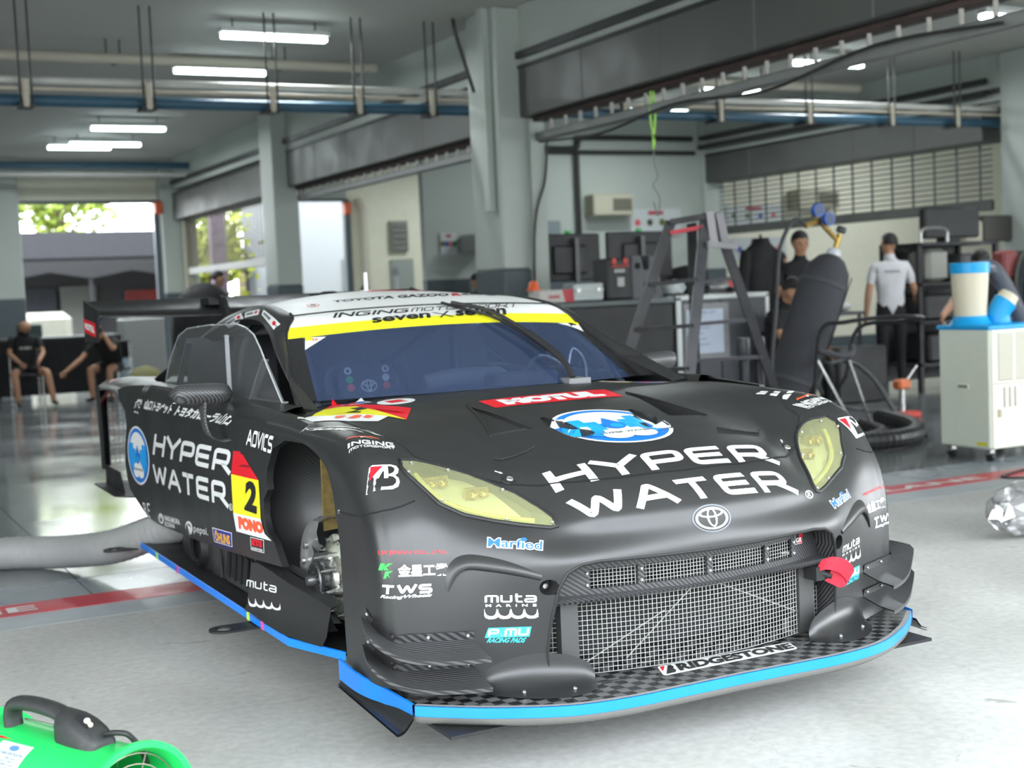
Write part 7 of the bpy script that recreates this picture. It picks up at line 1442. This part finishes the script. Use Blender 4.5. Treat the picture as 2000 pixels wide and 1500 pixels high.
for a, b in (((7.74, 9.28, .70), (7.98, 9.05, .02)), ((8.12, 9.32, .68), (8.45, 9.4, .02)), ((7.72, 9.3, .50), (7.62, 9.5, .05)), ((8.12, 9.35, .55), (7.95, 9.6, .05))):
    g = G(); g.tube([tr(*a), tr(*b)], .015, 8); part(g, 'leg', STEEL if a[2] > .6 else TR, t)
g = G(); g.bbox(-.42, .02, -.02, .38, .02, .05, .005); part(g, 'toe_plate', TR, t)
for x in (-.45, .05): g = G(); g.cyl((x, .2, .06), (x + .03, .2, .06), .06, n=14); part(g, 'wheel', BLACK, t)
g = G(); g.tube(smooth_path([tr(7.74, 9.26, .78), tr(7.90, 9.18, .73), tr(8.05, 9.2, .74), tr(8.14, 9.3, .8)], 5), .028, 8); part(g, 'holding_strap', mat('strap_grey', (.07, .07, .078), .7), t)
# ---------------------------------------------------------------- crowded background at the right
def table(label, x0, x1, y0, y1, h, m):
    t = thing('work_table', label, 'table', ((x0 + x1) / 2, (y0 + y1) / 2, 0)); w = (x1 - x0) / 2; d = (y1 - y0) / 2; g = G(); g.bbox(-w, w, -d, d, h - .04, h, .006); part(g, 'table_top', m, t)
    for x in (-w + .05, w - .05):
        for y in (-d + .05, d - .05): g = G(); g.cyl((x, y, 0), (x, y, h - .04), .022, n=8); part(g, 'leg', TR, t)
    return t
table('dark work table with bottles beside the man in white', 10.05, 10.9, 12.2, 12.9, 1.0, mat('table_dark', (.05, .05, .055), .5))
box_thing('folded_cloth', 'pale blue cloth on the work table', 'cloth', 10.1, 10.5, 12.22, 12.5, 1.001, 1.03, mat('cloth_blue', (.10, .30, .40), .8), .01)
for x, h, lb in ((10.3, .20, 'shorter white bottle on the work table'), (10.48, .24, 'taller white bottle on the work table')):
    t = thing('bottle', lb, 'bottle', (x, 12.65, 1.0)); g = G(); g.lathe([(0, 0), (.04, 0), (.042, .02), (.042, h * .65), (.02, h * .8), (.018, h * .85)], (0, 0, 0), (0, 0, 1), 12); part(g, 'bottle_body', mat('bottle_white', (.40, .44, .46), .4), t); g = G(); g.lathe([(.02, h * .84), (.022, h), (0, h)], (0, 0, 0), (0, 0, 1), 12); part(g, 'cap', mat('cap_grey', (.3, .32, .34), .4), t)
g = G(); g.ball((10.72, 12.45, 1.06), (.16, .13, .06), 14, 8); one('rag_bundle', 'white bundle of rags on the work table corner', 'cloth', g, mat('rag_white', (.50, .52, .52), .8, noise=.1, nscale=10, bump=.3))
# equipment rack
t = thing('equipment_rack', 'tall black equipment rack beyond the spot cooler', 'rack', (12.3, 12.45, 0))
for x in (-.62, .62):
    for y in (-.3, .3): g = G(); g.bbox(x - .03, x + .03, y - .03, y + .03, 0, 1.75, .005); part(g, 'upright', LB, t)
g = G(); g.box(-.64, .64, .31, .325, .1, 1.74); part(g, 'back_panel', LB, t)
for z in (.3, .8, 1.25, 1.72): g = G(); g.bbox(-.65, .65, -.33, .33, z, z + .04, .005); part(g, 'shelf', LB, t)
g = G(); g.tube(smooth_path([(-.6, -.32, 1.76), (-.58, -.32, 1.90), (-.4, -.32, 1.93), (-.2, -.32, 1.90), (-.18, -.32, 1.76)], 4), .02, 8); part(g, 'top_hoop', STEEL, t)
box_thing('rack_unit', 'pale framed gauge unit on the rack, upper left', 'instrument', 11.85, 12.2, 12.17, 12.55, 1.292, 1.69, mat('unit_pale', (.28, .28, .25), .4), .05)
box_thing('rack_unit', 'grey instrument box on the rack, upper right', 'instrument', 12.4, 12.8, 12.17, 12.65, 1.292, 1.62, mat('unit_grey', (.09, .09, .095), .5), .03)
box_thing('rack_unit', 'dark case on the middle rack shelf', 'instrument', 11.8, 12.5, 12.17, 12.65, .842, 1.15, mat('unit_dark', (.03, .03, .032), .5), .03)
box_thing('rack_unit', 'dark crate on the lowest rack shelf', 'crate', 11.85, 12.8, 12.17, 12.7, .342, .68, mat('unit_dark', (.03, .03, .032), .5), .03)
t = thing('monitor', 'wide black screen on top of the equipment rack', 'monitor', (12.45, 12.45, 1.762)); g = G(); g.bbox(-.42, .48, -.06, .06, .05, .42, .02); part(g, 'screen_shell', mat('monitor_black', (.017, .017, .019), .5), t); g = G(); g.bbox(-.1, .1, -.1, .1, 0, .06, .01); part(g, 'stand_base', LB, t)
t = thing('hose_reel', 'dark coiled hose on a stand at the right picture edge', 'hose', (12.6, 11.4, 0)); g = G(); g.cyl((0, 0, 0), (0, 0, 1.25), .03, n=8); g.bbox(-.25, .25, -.2, .2, 0, .05, .01); part(g, 'stand', LB, t)
for k in range(4):
    r = .26 + .02 * k; g = G(); g.tube([(r * 1.0 * math.cos(q), -.05 - .03 * k, 1.27 + r * 1.15 * math.sin(q)) for q in np.linspace(0, 2 * PI, 25)[:-1]], .024, 8, True); part(g, 'coil', mat('coil_olive', (.045, .04, .03), .5), t)
g = G(); g.cyl((0, -.1, 1.60), (.02, -.1, 1.72), .05, n=10); part(g, 'blue_cap', mat('gauge_blue', (.03, .12, .50), .35), t)
g = G(); g.bbox(-.45, -.2, -.1, .1, 1.30, 1.62, .03); part(g, 'red_fitting', mat('fitting_red', (.20, .04, .04), .5), t)
t = thing('tool_trolley', 'low black trolley with grey trays beside the man in white', 'trolley', (11.55, 11.1, 0))
for z in (.28, .72): g = G(); g.bbox(-.35, .35, -.22, .22, z, z + .05, .01); part(g, 'tray', mat('tray_grey', (.14, .145, .14), .5), t)
for x in (-.33, .33):
    for y in (-.2, .2): g = G(); g.cyl((x, y, .06), (x, y, .85), .016, n=8); c = part(g, 'post', STEEL, t); g = G(); g.cyl((x - .015, y, .04), (x + .015, y, .04), .04, n=10); part(g, 'castor', BLACK, c)
box_thing('spray_gun', 'small red tool on the low trolley', 'tool', 11.45, 11.65, 11.0, 11.1, .772, .85, mat('tool_red', (.55, .06, .06), .4), .02)
box_thing('equipment_crate', 'black crate on the floor in front of the work table', 'crate', 10.1, 10.8, 11.75, 12.1, 0, .62, mat('unit_dark', (.03, .03, .032), .5), .02)
for x, y, lb in ((8.95, 12.95, 'black covered seat behind the flight case, left'), (9.0, 13.7, 'black covered seat behind the flight case, farther back')):
    g = G(); A = [[(x + .30 * k * math.cos(a), y + .25 * k * math.sin(a), z) for a in np.linspace(0, 2 * PI, 17)[:-1]] for z, k in ((0, 1), (.8, 1.0), (1.2, .95), (1.45, .85), (1.58, .55), (1.61, .05))]; g.grid(np.array(A), True); one('draped_chair', lb, 'seat', g, mat('cover_black', (.012, .012, .013), .8, noise=.2), smooth=60)
t = thing('hanging_jacket', 'black jacket hanging on a stand beside the standing man in black', 'jacket', (9.35, 12.1, 0)); g = G(); A = [[(w * math.cos(a), .12 * math.sin(a), z) for a in np.linspace(0, 2 * PI, 17)[:-1]] for z, w in ((1.05, .22), (1.3, .23), (1.55, .24), (1.72, .22), (1.80, .10), (1.86, .06))]; g.grid(np.array(A), True); part(g, 'jacket', mat('jacket_black', (.010, .010, .011), .85), t, 60); g = G(); g.cyl((0, 0, 0), (0, 0, 1.9), .015, n=8); g.bbox(-.2, .2, -.2, .2, 0, .02, .005); part(g, 'stand', LB, t)
for s in (-1, 1): g = G(); g.tube([(s * .19, 0, 1.72), (s * .27, -.02, 1.4), (s * .27, -.03, 1.12)], [.07, .065, .055], 10); part(g, 'sleeve', mat('jacket_black', (.010, .010, .011), .85), t, 60)
# ---------------------------------------------------------------- things at the far left and behind the car
def chair(label, x, y, rz, h=.48):
    t = thing('folding_chair', label, 'chair', (x, y, 0), rz); g = G(); g.bbox(-.22, .22, -.2, .2, h - .03, h, .01); part(g, 'seat', LB, t); g = G(); g.bbox(-.22, .22, .19, .22, h + .15, h + .42, .01); part(g, 'backrest', LB, t)
    for sx in (-.2, .2):
        for sy in (-.18, .2): g = G(); g.cyl((sx, sy, 0), (sx, sy, h - .03 if sy < 0 else h + .4), .014, n=8); part(g, 'leg', STEEL, t)
    return t
chair('black folding chair under the bald seated man', 2.95, 21.5, 0); chair('black folding chair under the young seated man', 4.15, 21.25, -.7); chair('black folding chair beside the gas cylinder', 8.75, 10.95, .3)
table('black covered table behind the seated men', 2.6, 4.5, 22.2, 23.0, .98, FB)
g = G(); g.bbox(2.6, 4.5, 22.17, 22.2, .1, .95, .005); one('table_cloth', 'black cloth hanging from the front of the far table', 'cloth', g, mat('cloth_black', (.010, .010, .011), .9))
box_thing('table_case', 'dark green case on the far left table', 'case', 3.0, 3.35, 22.4, 22.7, .981, 1.2, mat('case_green', (.03, .06, .05), .5), .02)
box_thing('cabinet', 'grey cabinet seen under the rear wing', 'cabinet', 4.75, 5.45, 23.2, 23.7, 0, 1.2, mat('cab_grey', (.30, .31, .30), .5), .02)
box_thing('water_bottle_pack', 'pale blue bottle pack near the grey cabinet', 'bottles', 4.35, 4.6, 21.9, 22.1, 0, .85, mat('bottle_blue', (.40, .50, .58), .3, noise=.4, nscale=14), .03)
g = G(); g.lathe([(.0, 0), (.30, .0), (.36, .08), (.30, .30), (.16, .45), (0, .50)], (4.65, 21.25, 0), (0, 0, 1), 16); one('canvas_bag', 'olive canvas bag on the floor under the rear wing', 'bag', g, mat('canvas_olive', (.20, .19, .08), .85, noise=.15, nscale=8, bump=.3), smooth=60)
g = G(); A = [[(5.36 + .50 * k * math.cos(a), 20.3 + .6 * k * math.sin(a), z) for a in np.linspace(0, 2 * PI, 17)[:-1]] for z, k in ((0, 1), (.9, 1.0), (1.25, .95), (1.52, .72), (1.68, .38), (1.72, .04))]; g.grid(np.array(A), True); one('covered_kart', 'large black cover draped over a machine behind the rear wing', 'cover', g, mat('cover_black', (.012, .012, .013), .8, noise=.2), smooth=60)
box_thing('tail_lamp', 'small red lamp at the left end of the black cover', 'lamp', 4.80, 4.90, 20.2, 20.3, 1.38, 1.48, mat('lamp_red', (.6, .05, .02), .4), .02)
t = thing('white_stand', 'white trestle stand behind the rear wing', 'stand', (5.05, 18.2, 0))
for x in (-.12, .12): g = G(); g.bar((x * 1.5, 0, 0), (x, 0, 1.1), .03, .03, (0, 1, 0)); part(g, 'leg', mat('stand_white', (.55, .58, .58), .4), t)
for z in (.5, .85, 1.08): g = G(); g.bar((-.15, 0, z), (.15, 0, z), .03, .03); part(g, 'rung', mat('stand_white', (.55, .58, .58), .4), t)
t = thing('shelf_unit', 'pale shelf with a black helmet by the passage wall', 'shelf', (9.7, 18.9, 0)); g = G(); g.bbox(-.5, .6, -.25, .25, 0, 1.65, .02); part(g, 'shelf_body', mat('shelf_pale', (.24, .27, .27), .5), t); g = G(); g.ball((-.1, -.05, 1.82), (.19, .2, .19), 14, 9); part(g, 'helmet', mat('helmet_black', (.01, .01, .011), .3), t)
box_thing('extractor', 'white box hanging above the black helmet', 'box', 9.35, 9.7, 19.1, 19.74, 2.02, 2.3, mat('ex_white', (.42, .44, .43), .5), .02)
t = thing('white_post', 'white post with a dark cap behind the roof', 'post', (8.0, 19.2, 0)); g = G(); g.cyl((0, 0, 0), (0, 0, 1.7), .05, n=12); part(g, 'post_tube', mat('stand_white', (.55, .58, .58), .4), t); g = G(); g.cyl((0, 0, 1.7), (0, 0, 1.82), .055, .03, n=12); part(g, 'cap', mat('cap_grey', (.3, .32, .34), .4), t)
# ================================================================ people in the garage
SKIN_M = mat('skin', (.42, .22, .13), .55, noise=.06); HAIR = mat('black_hair', (.012, .010, .009), .6, noise=.2, nscale=60, bump=.3)
TSB = mat('black_tshirt', (.012, .012, .013), .85, noise=.15, nscale=30); TSW = mat('white_polo', (.62, .62, .64), .8, noise=.04, nscale=12); TRB = mat('black_trousers', (.010, .010, .011), .85, noise=.1); SHORT = mat('khaki_trousers', (.26, .25, .14), .85, noise=.1); SHOE = mat('dark_shoe', (.02, .02, .02), .6); SHOEW = mat('white_shoe', (.6, .6, .58), .6); TSBL = mat('pale_blue_shirt', (.20, .42, .66), .8, noise=.3, nscale=4)
def person(label, loc, rz, scale, J, top, bottom, shoe=SHOE, hair=True, sleeves=.55, shorts=False, face=0.0):
    D = dict(pel=(0, 0, .93), wai=(0, .0, 1.08), che=(0, .0, 1.30), neb=(0, .01, 1.45), neh=(0, -.01, 1.53), hed=(0, -.02, 1.635),
             shL=(.175, .01, 1.40), elL=(.235, .03, 1.13), wrL=(.25, -.03, .88), shR=(-.175, .01, 1.40), elR=(-.235, .03, 1.13), wrR=(-.25, -.03, .88),
             hiL=(.09, 0, .90), knL=(.10, -.01, .49), anL=(.10, .03, .085), hiR=(-.09, 0, .90), knR=(-.10, -.01, .49), anR=(-.10, .03, .085))
    D.update(J)
    for s in 'LR':
        if 'to' + s not in D: a = np.array(D['an' + s]); D['to' + s] = tuple(a + V((.02 if s == 'L' else -.02), -.17, -.045))
    D = {k: np.array(v, float) for k, v in D.items()}
    vs = []; rad = []; ed = []; tg = []
    def v(p, r): vs.append(tuple(p)); rad.append(r); return len(vs) - 1
    def e(a, b, t): ed.append((a, b)); tg.append(t)
    T, B, S, F = 0, 1, 2, 3
    pel = v(D['pel'], (.155, .12)); wai = v(D['wai'], (.148, .108)); che = v(D['che'], (.172, .122)); neb = v(D['neb'], (.085, .075)); neh = v(D['neh'], (.056, .058))
    e(pel, wai, T if True else B); e(wai, che, T); e(che, neb, T); e(neb, neh, S)
    up = nrm(D['hed'] - D['neh']); fw = nrm(V(math.sin(face), -math.cos(face), 0)); fw = nrm(fw - up * np.dot(fw, up)); sd = np.cross(up, fw)
    h1 = v(D['hed'] - up * .045 + fw * .02, (.068, .072)); h2 = v(D['hed'] + up * .02, (.080, .092)); h3 = v(D['hed'] + up * .085 - fw * .01, (.066, .075)); e(neh, h1, S); e(h1, h2, S); e(h2, h3, S)
    ns = v(D['hed'] + fw * .105 - up * .012, (.014, .014)); e(h2, ns, S)
    for q in (-1, 1): ea = v(D['hed'] + sd * q * .088 - up * .005, (.016, .020)); e(h2, ea, S)
    for s, q in (('L', 1), ('R', -1)):
        sh = v(D['sh' + s], (.066, .066)); m = v(D['sh' + s] * (1 - sleeves) + D['el' + s] * sleeves, (.056, .056)); m2 = v(D['sh' + s] * (1 - sleeves - .06) + D['el' + s] * (sleeves + .06), (.045, .045)); el = v(D['el' + s], (.040, .040)); fo = v(D['el' + s] * .7 + D['wr' + s] * .3, (.042, .042)); wr = v(D['wr' + s], (.027, .030))
        e(che, sh, T); e(sh, m, T); e(m, m2, T); e(m2, el, S); e(el, fo, S); e(fo, wr, S)
        d = nrm(D['wr' + s] - D['el' + s]); si = nrm(np.cross(d, V(q * 1.0, .3, .2))); no = nrm(np.cross(d, si)); pa = v(D['wr' + s] + d * .055, (.020, .034)); e(wr, pa, S)
        for k, ln in zip((-1.5, -.5, .5, 1.5), (.060, .072, .068, .052)):
            b0 = v(D['wr' + s] + d * .098 + si * k * .019, (.0095, .0095)); b1 = v(D['wr' + s] + d * (.098 + ln * .55) + si * k * .021 - no * q * .010, (.0088, .0088)); b2 = v(D['wr' + s] + d * (.098 + ln * .85) + si * k * .020 - no * q * .032, (.008, .008)); e(pa, b0, S); e(b0, b1, S); e(b1, b2, S)
        th = v(D['wr' + s] + d * .045 + si * .042, (.011, .011)); t2 = v(D['wr' + s] + d * .085 + si * .058 - no * q * .012, (.010, .010)); e(pa, th, S); e(th, t2, S)
        hi = v(D['hi' + s], (.095, .095)); tm = v(D['hi' + s] * .45 + D['kn' + s] * .55, (.080, .080)); kn = v(D['kn' + s], (.060, .060)); ca = v(D['kn' + s] * .65 + D['an' + s] * .35, (.058, .058)); an = v(D['an' + s], (.042, .042)); to = v(D['to' + s], (.040, .034)); he = v(D['an' + s] * 1.0 + V(0, 0, -.045) - nrm(D['to' + s] - D['an' + s]) * .03, (.038, .036))
        e(pel, hi, B); e(hi, tm, B); e(tm, kn, B if not shorts else S); e(kn, ca, B if not shorts else S); e(ca, an, B if not shorts else S); e(an, he, F); e(he, to, F)
    me = bpy.data.meshes.new('sk'); me.from_pydata(vs, ed, []); o = bpy.data.objects.new('sk', me); COL.objects.link(o)
    md = o.modifiers.new('skin', 'SKIN'); md.use_smooth_shade = True
    for i, d in enumerate(me.skin_vertices[0].data): d.radius = rad[i]; d.use_root = (i == 0)
    sb = o.modifiers.new('sub', 'SUBSURF'); sb.levels = 1; sb.render_levels = 1
    dg = bpy.context.evaluated_depsgraph_get(); dg.update(); ev = o.evaluated_get(dg); bm_ = bpy.data.meshes.new_from_object(ev); bpy.data.objects.remove(o)
    for m in (top, bottom, SKIN_M, shoe): bm_.materials.append(m)
    P = np.array(vs); Ea = P[[a for a, b in ed]]; Eb = P[[b for a, b in ed]]; Er = np.array([(max(rad[a]) + max(rad[b])) / 2 for a, b in ed]); Et = np.array(tg)
    cs = np.array([p.center[:] for p in bm_.polygons]); mi = []
    for c in cs:
        t = np.clip(((c - Ea) * (Eb - Ea)).sum(1) / ((Eb - Ea) ** 2).sum(1), 0, 1); dd = np.linalg.norm(c - (Ea + (Eb - Ea) * t[:, None]), axis=1) / Er; k = int(np.argmin(dd)); q = Et[k]
        if k == 0 and c[2] < (D['pel'][2] + .02): q = B
        mi.append(int(q))
    bm_.polygons.foreach_set('material_index', mi); bm_.polygons.foreach_set('use_smooth', [True] * len(mi))
    b = bpy.data.objects.new('person', bm_); COL.objects.link(b); b.location = loc; b.rotation_euler = (0, 0, rz); b.scale = (scale,) * 3; tag(b, label, 'person')
    if hair:
        g = G(); A = []
        for i in range(7):
            th_ = PI * .60 * i / 6
            A.append([D['hed'] + up * (.03 + .108 * math.cos(th_)) + (sd * .092 * math.cos(a) + fw * .106 * math.sin(a)) * (math.sin(th_) * .96 + .02) * (1.0 if math.sin(a) < .3 or i < 4 else .97 - .12 * (i - 3)) - fw * .008 for a in np.linspace(0, 2 * PI, 19)[:-1]])
        g.grid(np.array(A), True); g.build('hair', HAIR, b, 60)
    else:
        g = G(); A = [[D['hed'] + up * (.0 + .03 * k) + (sd * .086 * math.cos(a) - fw * .09 * abs(math.sin(a))) for a in np.linspace(0, PI, 9)] for k in (-1, 0)]; g.grid(np.array(A)); g.build('hair', mat('grey_stubble', (.12, .10, .09), .9), b, 60)
    for q in (-1, 1): g = G(); c = D['hed'] + fw * .088 + sd * q * .032 + up * .012; g.ball(tuple(c), (.010, .008, .006), 8, 5); g.build('eye', DARK, b)
    g = G(); c = D['hed'] + fw * .091 - up * .052; g.ball(tuple(c), (.022, .008, .005), 8, 5); g.build('mouth', mat('lip', (.28, .10, .08), .5), b)
    return b
def bprint(par, s, cx, y, z, w, h, m, rx=0):
    vs, fs = text2d(s, .02); g = G(); g.add([(cx + (v[0] - .5) * w, y, z + v[1] * h) for v in vs], fs); g.build('shirt_print', m, par, 0)
K = 1.05
person('man in a white polo shirt and black trousers seen from behind', (11.42, 12.35, 0), math.radians(150), 1.07, dict(elL=(.25, .06, 1.14), wrL=(.27, .02, .90), elR=(-.26, .03, 1.14), wrR=(-.33, -.10, .92)), TSW, TRB, face=.5)
mw = bpy.data.objects['person']; vs, fs = text2d('INGING', .02); g = G(); g.add([((v[0] - .5) * -.16, .118, 1.33 + v[1] * .03) for v in vs], fs); g.build('shirt_print', mat('print_navy', (.06, .08, .16), .6), mw, 0)
person('man in a black T-shirt standing with hands together behind the cylinder', (9.72, 11.9, 0), math.radians(-22), 1.09, dict(elL=(.25, -.02, 1.14), wrL=(.08, -.20, 1.16), elR=(-.25, -.02, 1.14), wrR=(-.06, -.22, 1.14)), TSB, SHORT, SHOEW)
SIT = dict(pel=(0, .1, .50), wai=(0, .10, .66), che=(0, .05, .90), neb=(0, .02, 1.05), neh=(0, -.02, 1.12), hed=(0, -.07, 1.21), shL=(.175, .04, 1.0), shR=(-.175, .04, 1.0), elL=(.24, -.10, .78), elR=(-.24, -.10, .78), wrL=(.14, -.32, .66), wrR=(-.14, -.32, .66), hiL=(.10, .08, .50), hiR=(-.10, .08, .50), knL=(.16, -.36, .50), knR=(-.16, -.36, .50), anL=(.15, -.34, .085), anR=(-.15, -.34, .085))
def sit(**k): d = dict(SIT); d.update(k); return d
person('bald man in a black T-shirt and shorts seated at the far left', (2.95, 21.5, 0), 0, 1.0, sit(hed=(0, -.11, 1.18), knL=(.24, -.34, .50), anL=(.30, -.42, .085), knR=(-.22, -.34, .5), anR=(-.18, -.30, .085)), TSB, TSB, SHOE, hair=False, shorts=True)
pb = [o for o in bpy.data.objects if o.name.startswith('person')][-1]
bprint(pb, 'BUBBA', .0, -.085, .84, .17, .035, mat('print_white', (.6, .6, .6), .6))
person('young man in black bending over with one hand raised to his head', (4.15, 21.25, 0), -.7, 1.0, sit(che=(0, -.08, .84), wai=(0, .06, .64), neb=(0, -.20, .94), neh=(0, -.25, .98), hed=(0, -.33, 1.02), shL=(.17, -.16, .90), shR=(-.17, -.16, .90), elL=(.26, -.40, .78), wrL=(.10, -.36, 1.0), elR=(-.26, -.42, .66), wrR=(-.36, -.68, .50)), TSB, TSB, SHOE, shorts=True)
person('seated man in black at a low chair left of the gas cylinder', (8.75, 10.95, 0), .3, 1.06, sit(), TSB, TRB)
person('man in black sitting behind the spot cooler, arm stretched forward', (10.75, 10.3, .20), -.9, 1.06, sit(elR=(-.26, -.20, .82), wrR=(-.30, -.48, .74)), TSB, TRB)
box_thing('stool', 'dark box stool under the man behind the cooler', 'stool', 10.5, 10.95, 10.2, 10.6, 0, .62, LB, .02)
person('person in dark clothes bent over the bench behind the man in white', (11.4, 14.3, 0), math.radians(-60), 1.02, dict(hed=(0, -.10, 1.61), elL=(.24, -.1, 1.15), wrL=(.12, -.3, 1.08), elR=(-.24, -.1, 1.15), wrR=(-.12, -.3, 1.08)), TSB, TRB)
person('man in a pale blue and white shirt seen over the rear wing', (5.85, 21.3, 0), math.radians(60), 1.08, {}, TSBL, TRB)
person('dark haired man in black standing behind the roof, by the shelf', (8.95, 18.3, 0), math.radians(-60), .96, dict(hed=(0, -.06, 1.62)), TSB, TRB)
person('person with just dark hair showing above the roof, near the passage', (8.35, 21.4, 0), math.radians(10), .90, {}, TSB, TRB)
person('person with just dark hair showing above the wing, by the second column', (7.0, 21.6, 0), math.radians(-20), .90, {}, TSB, TRB)
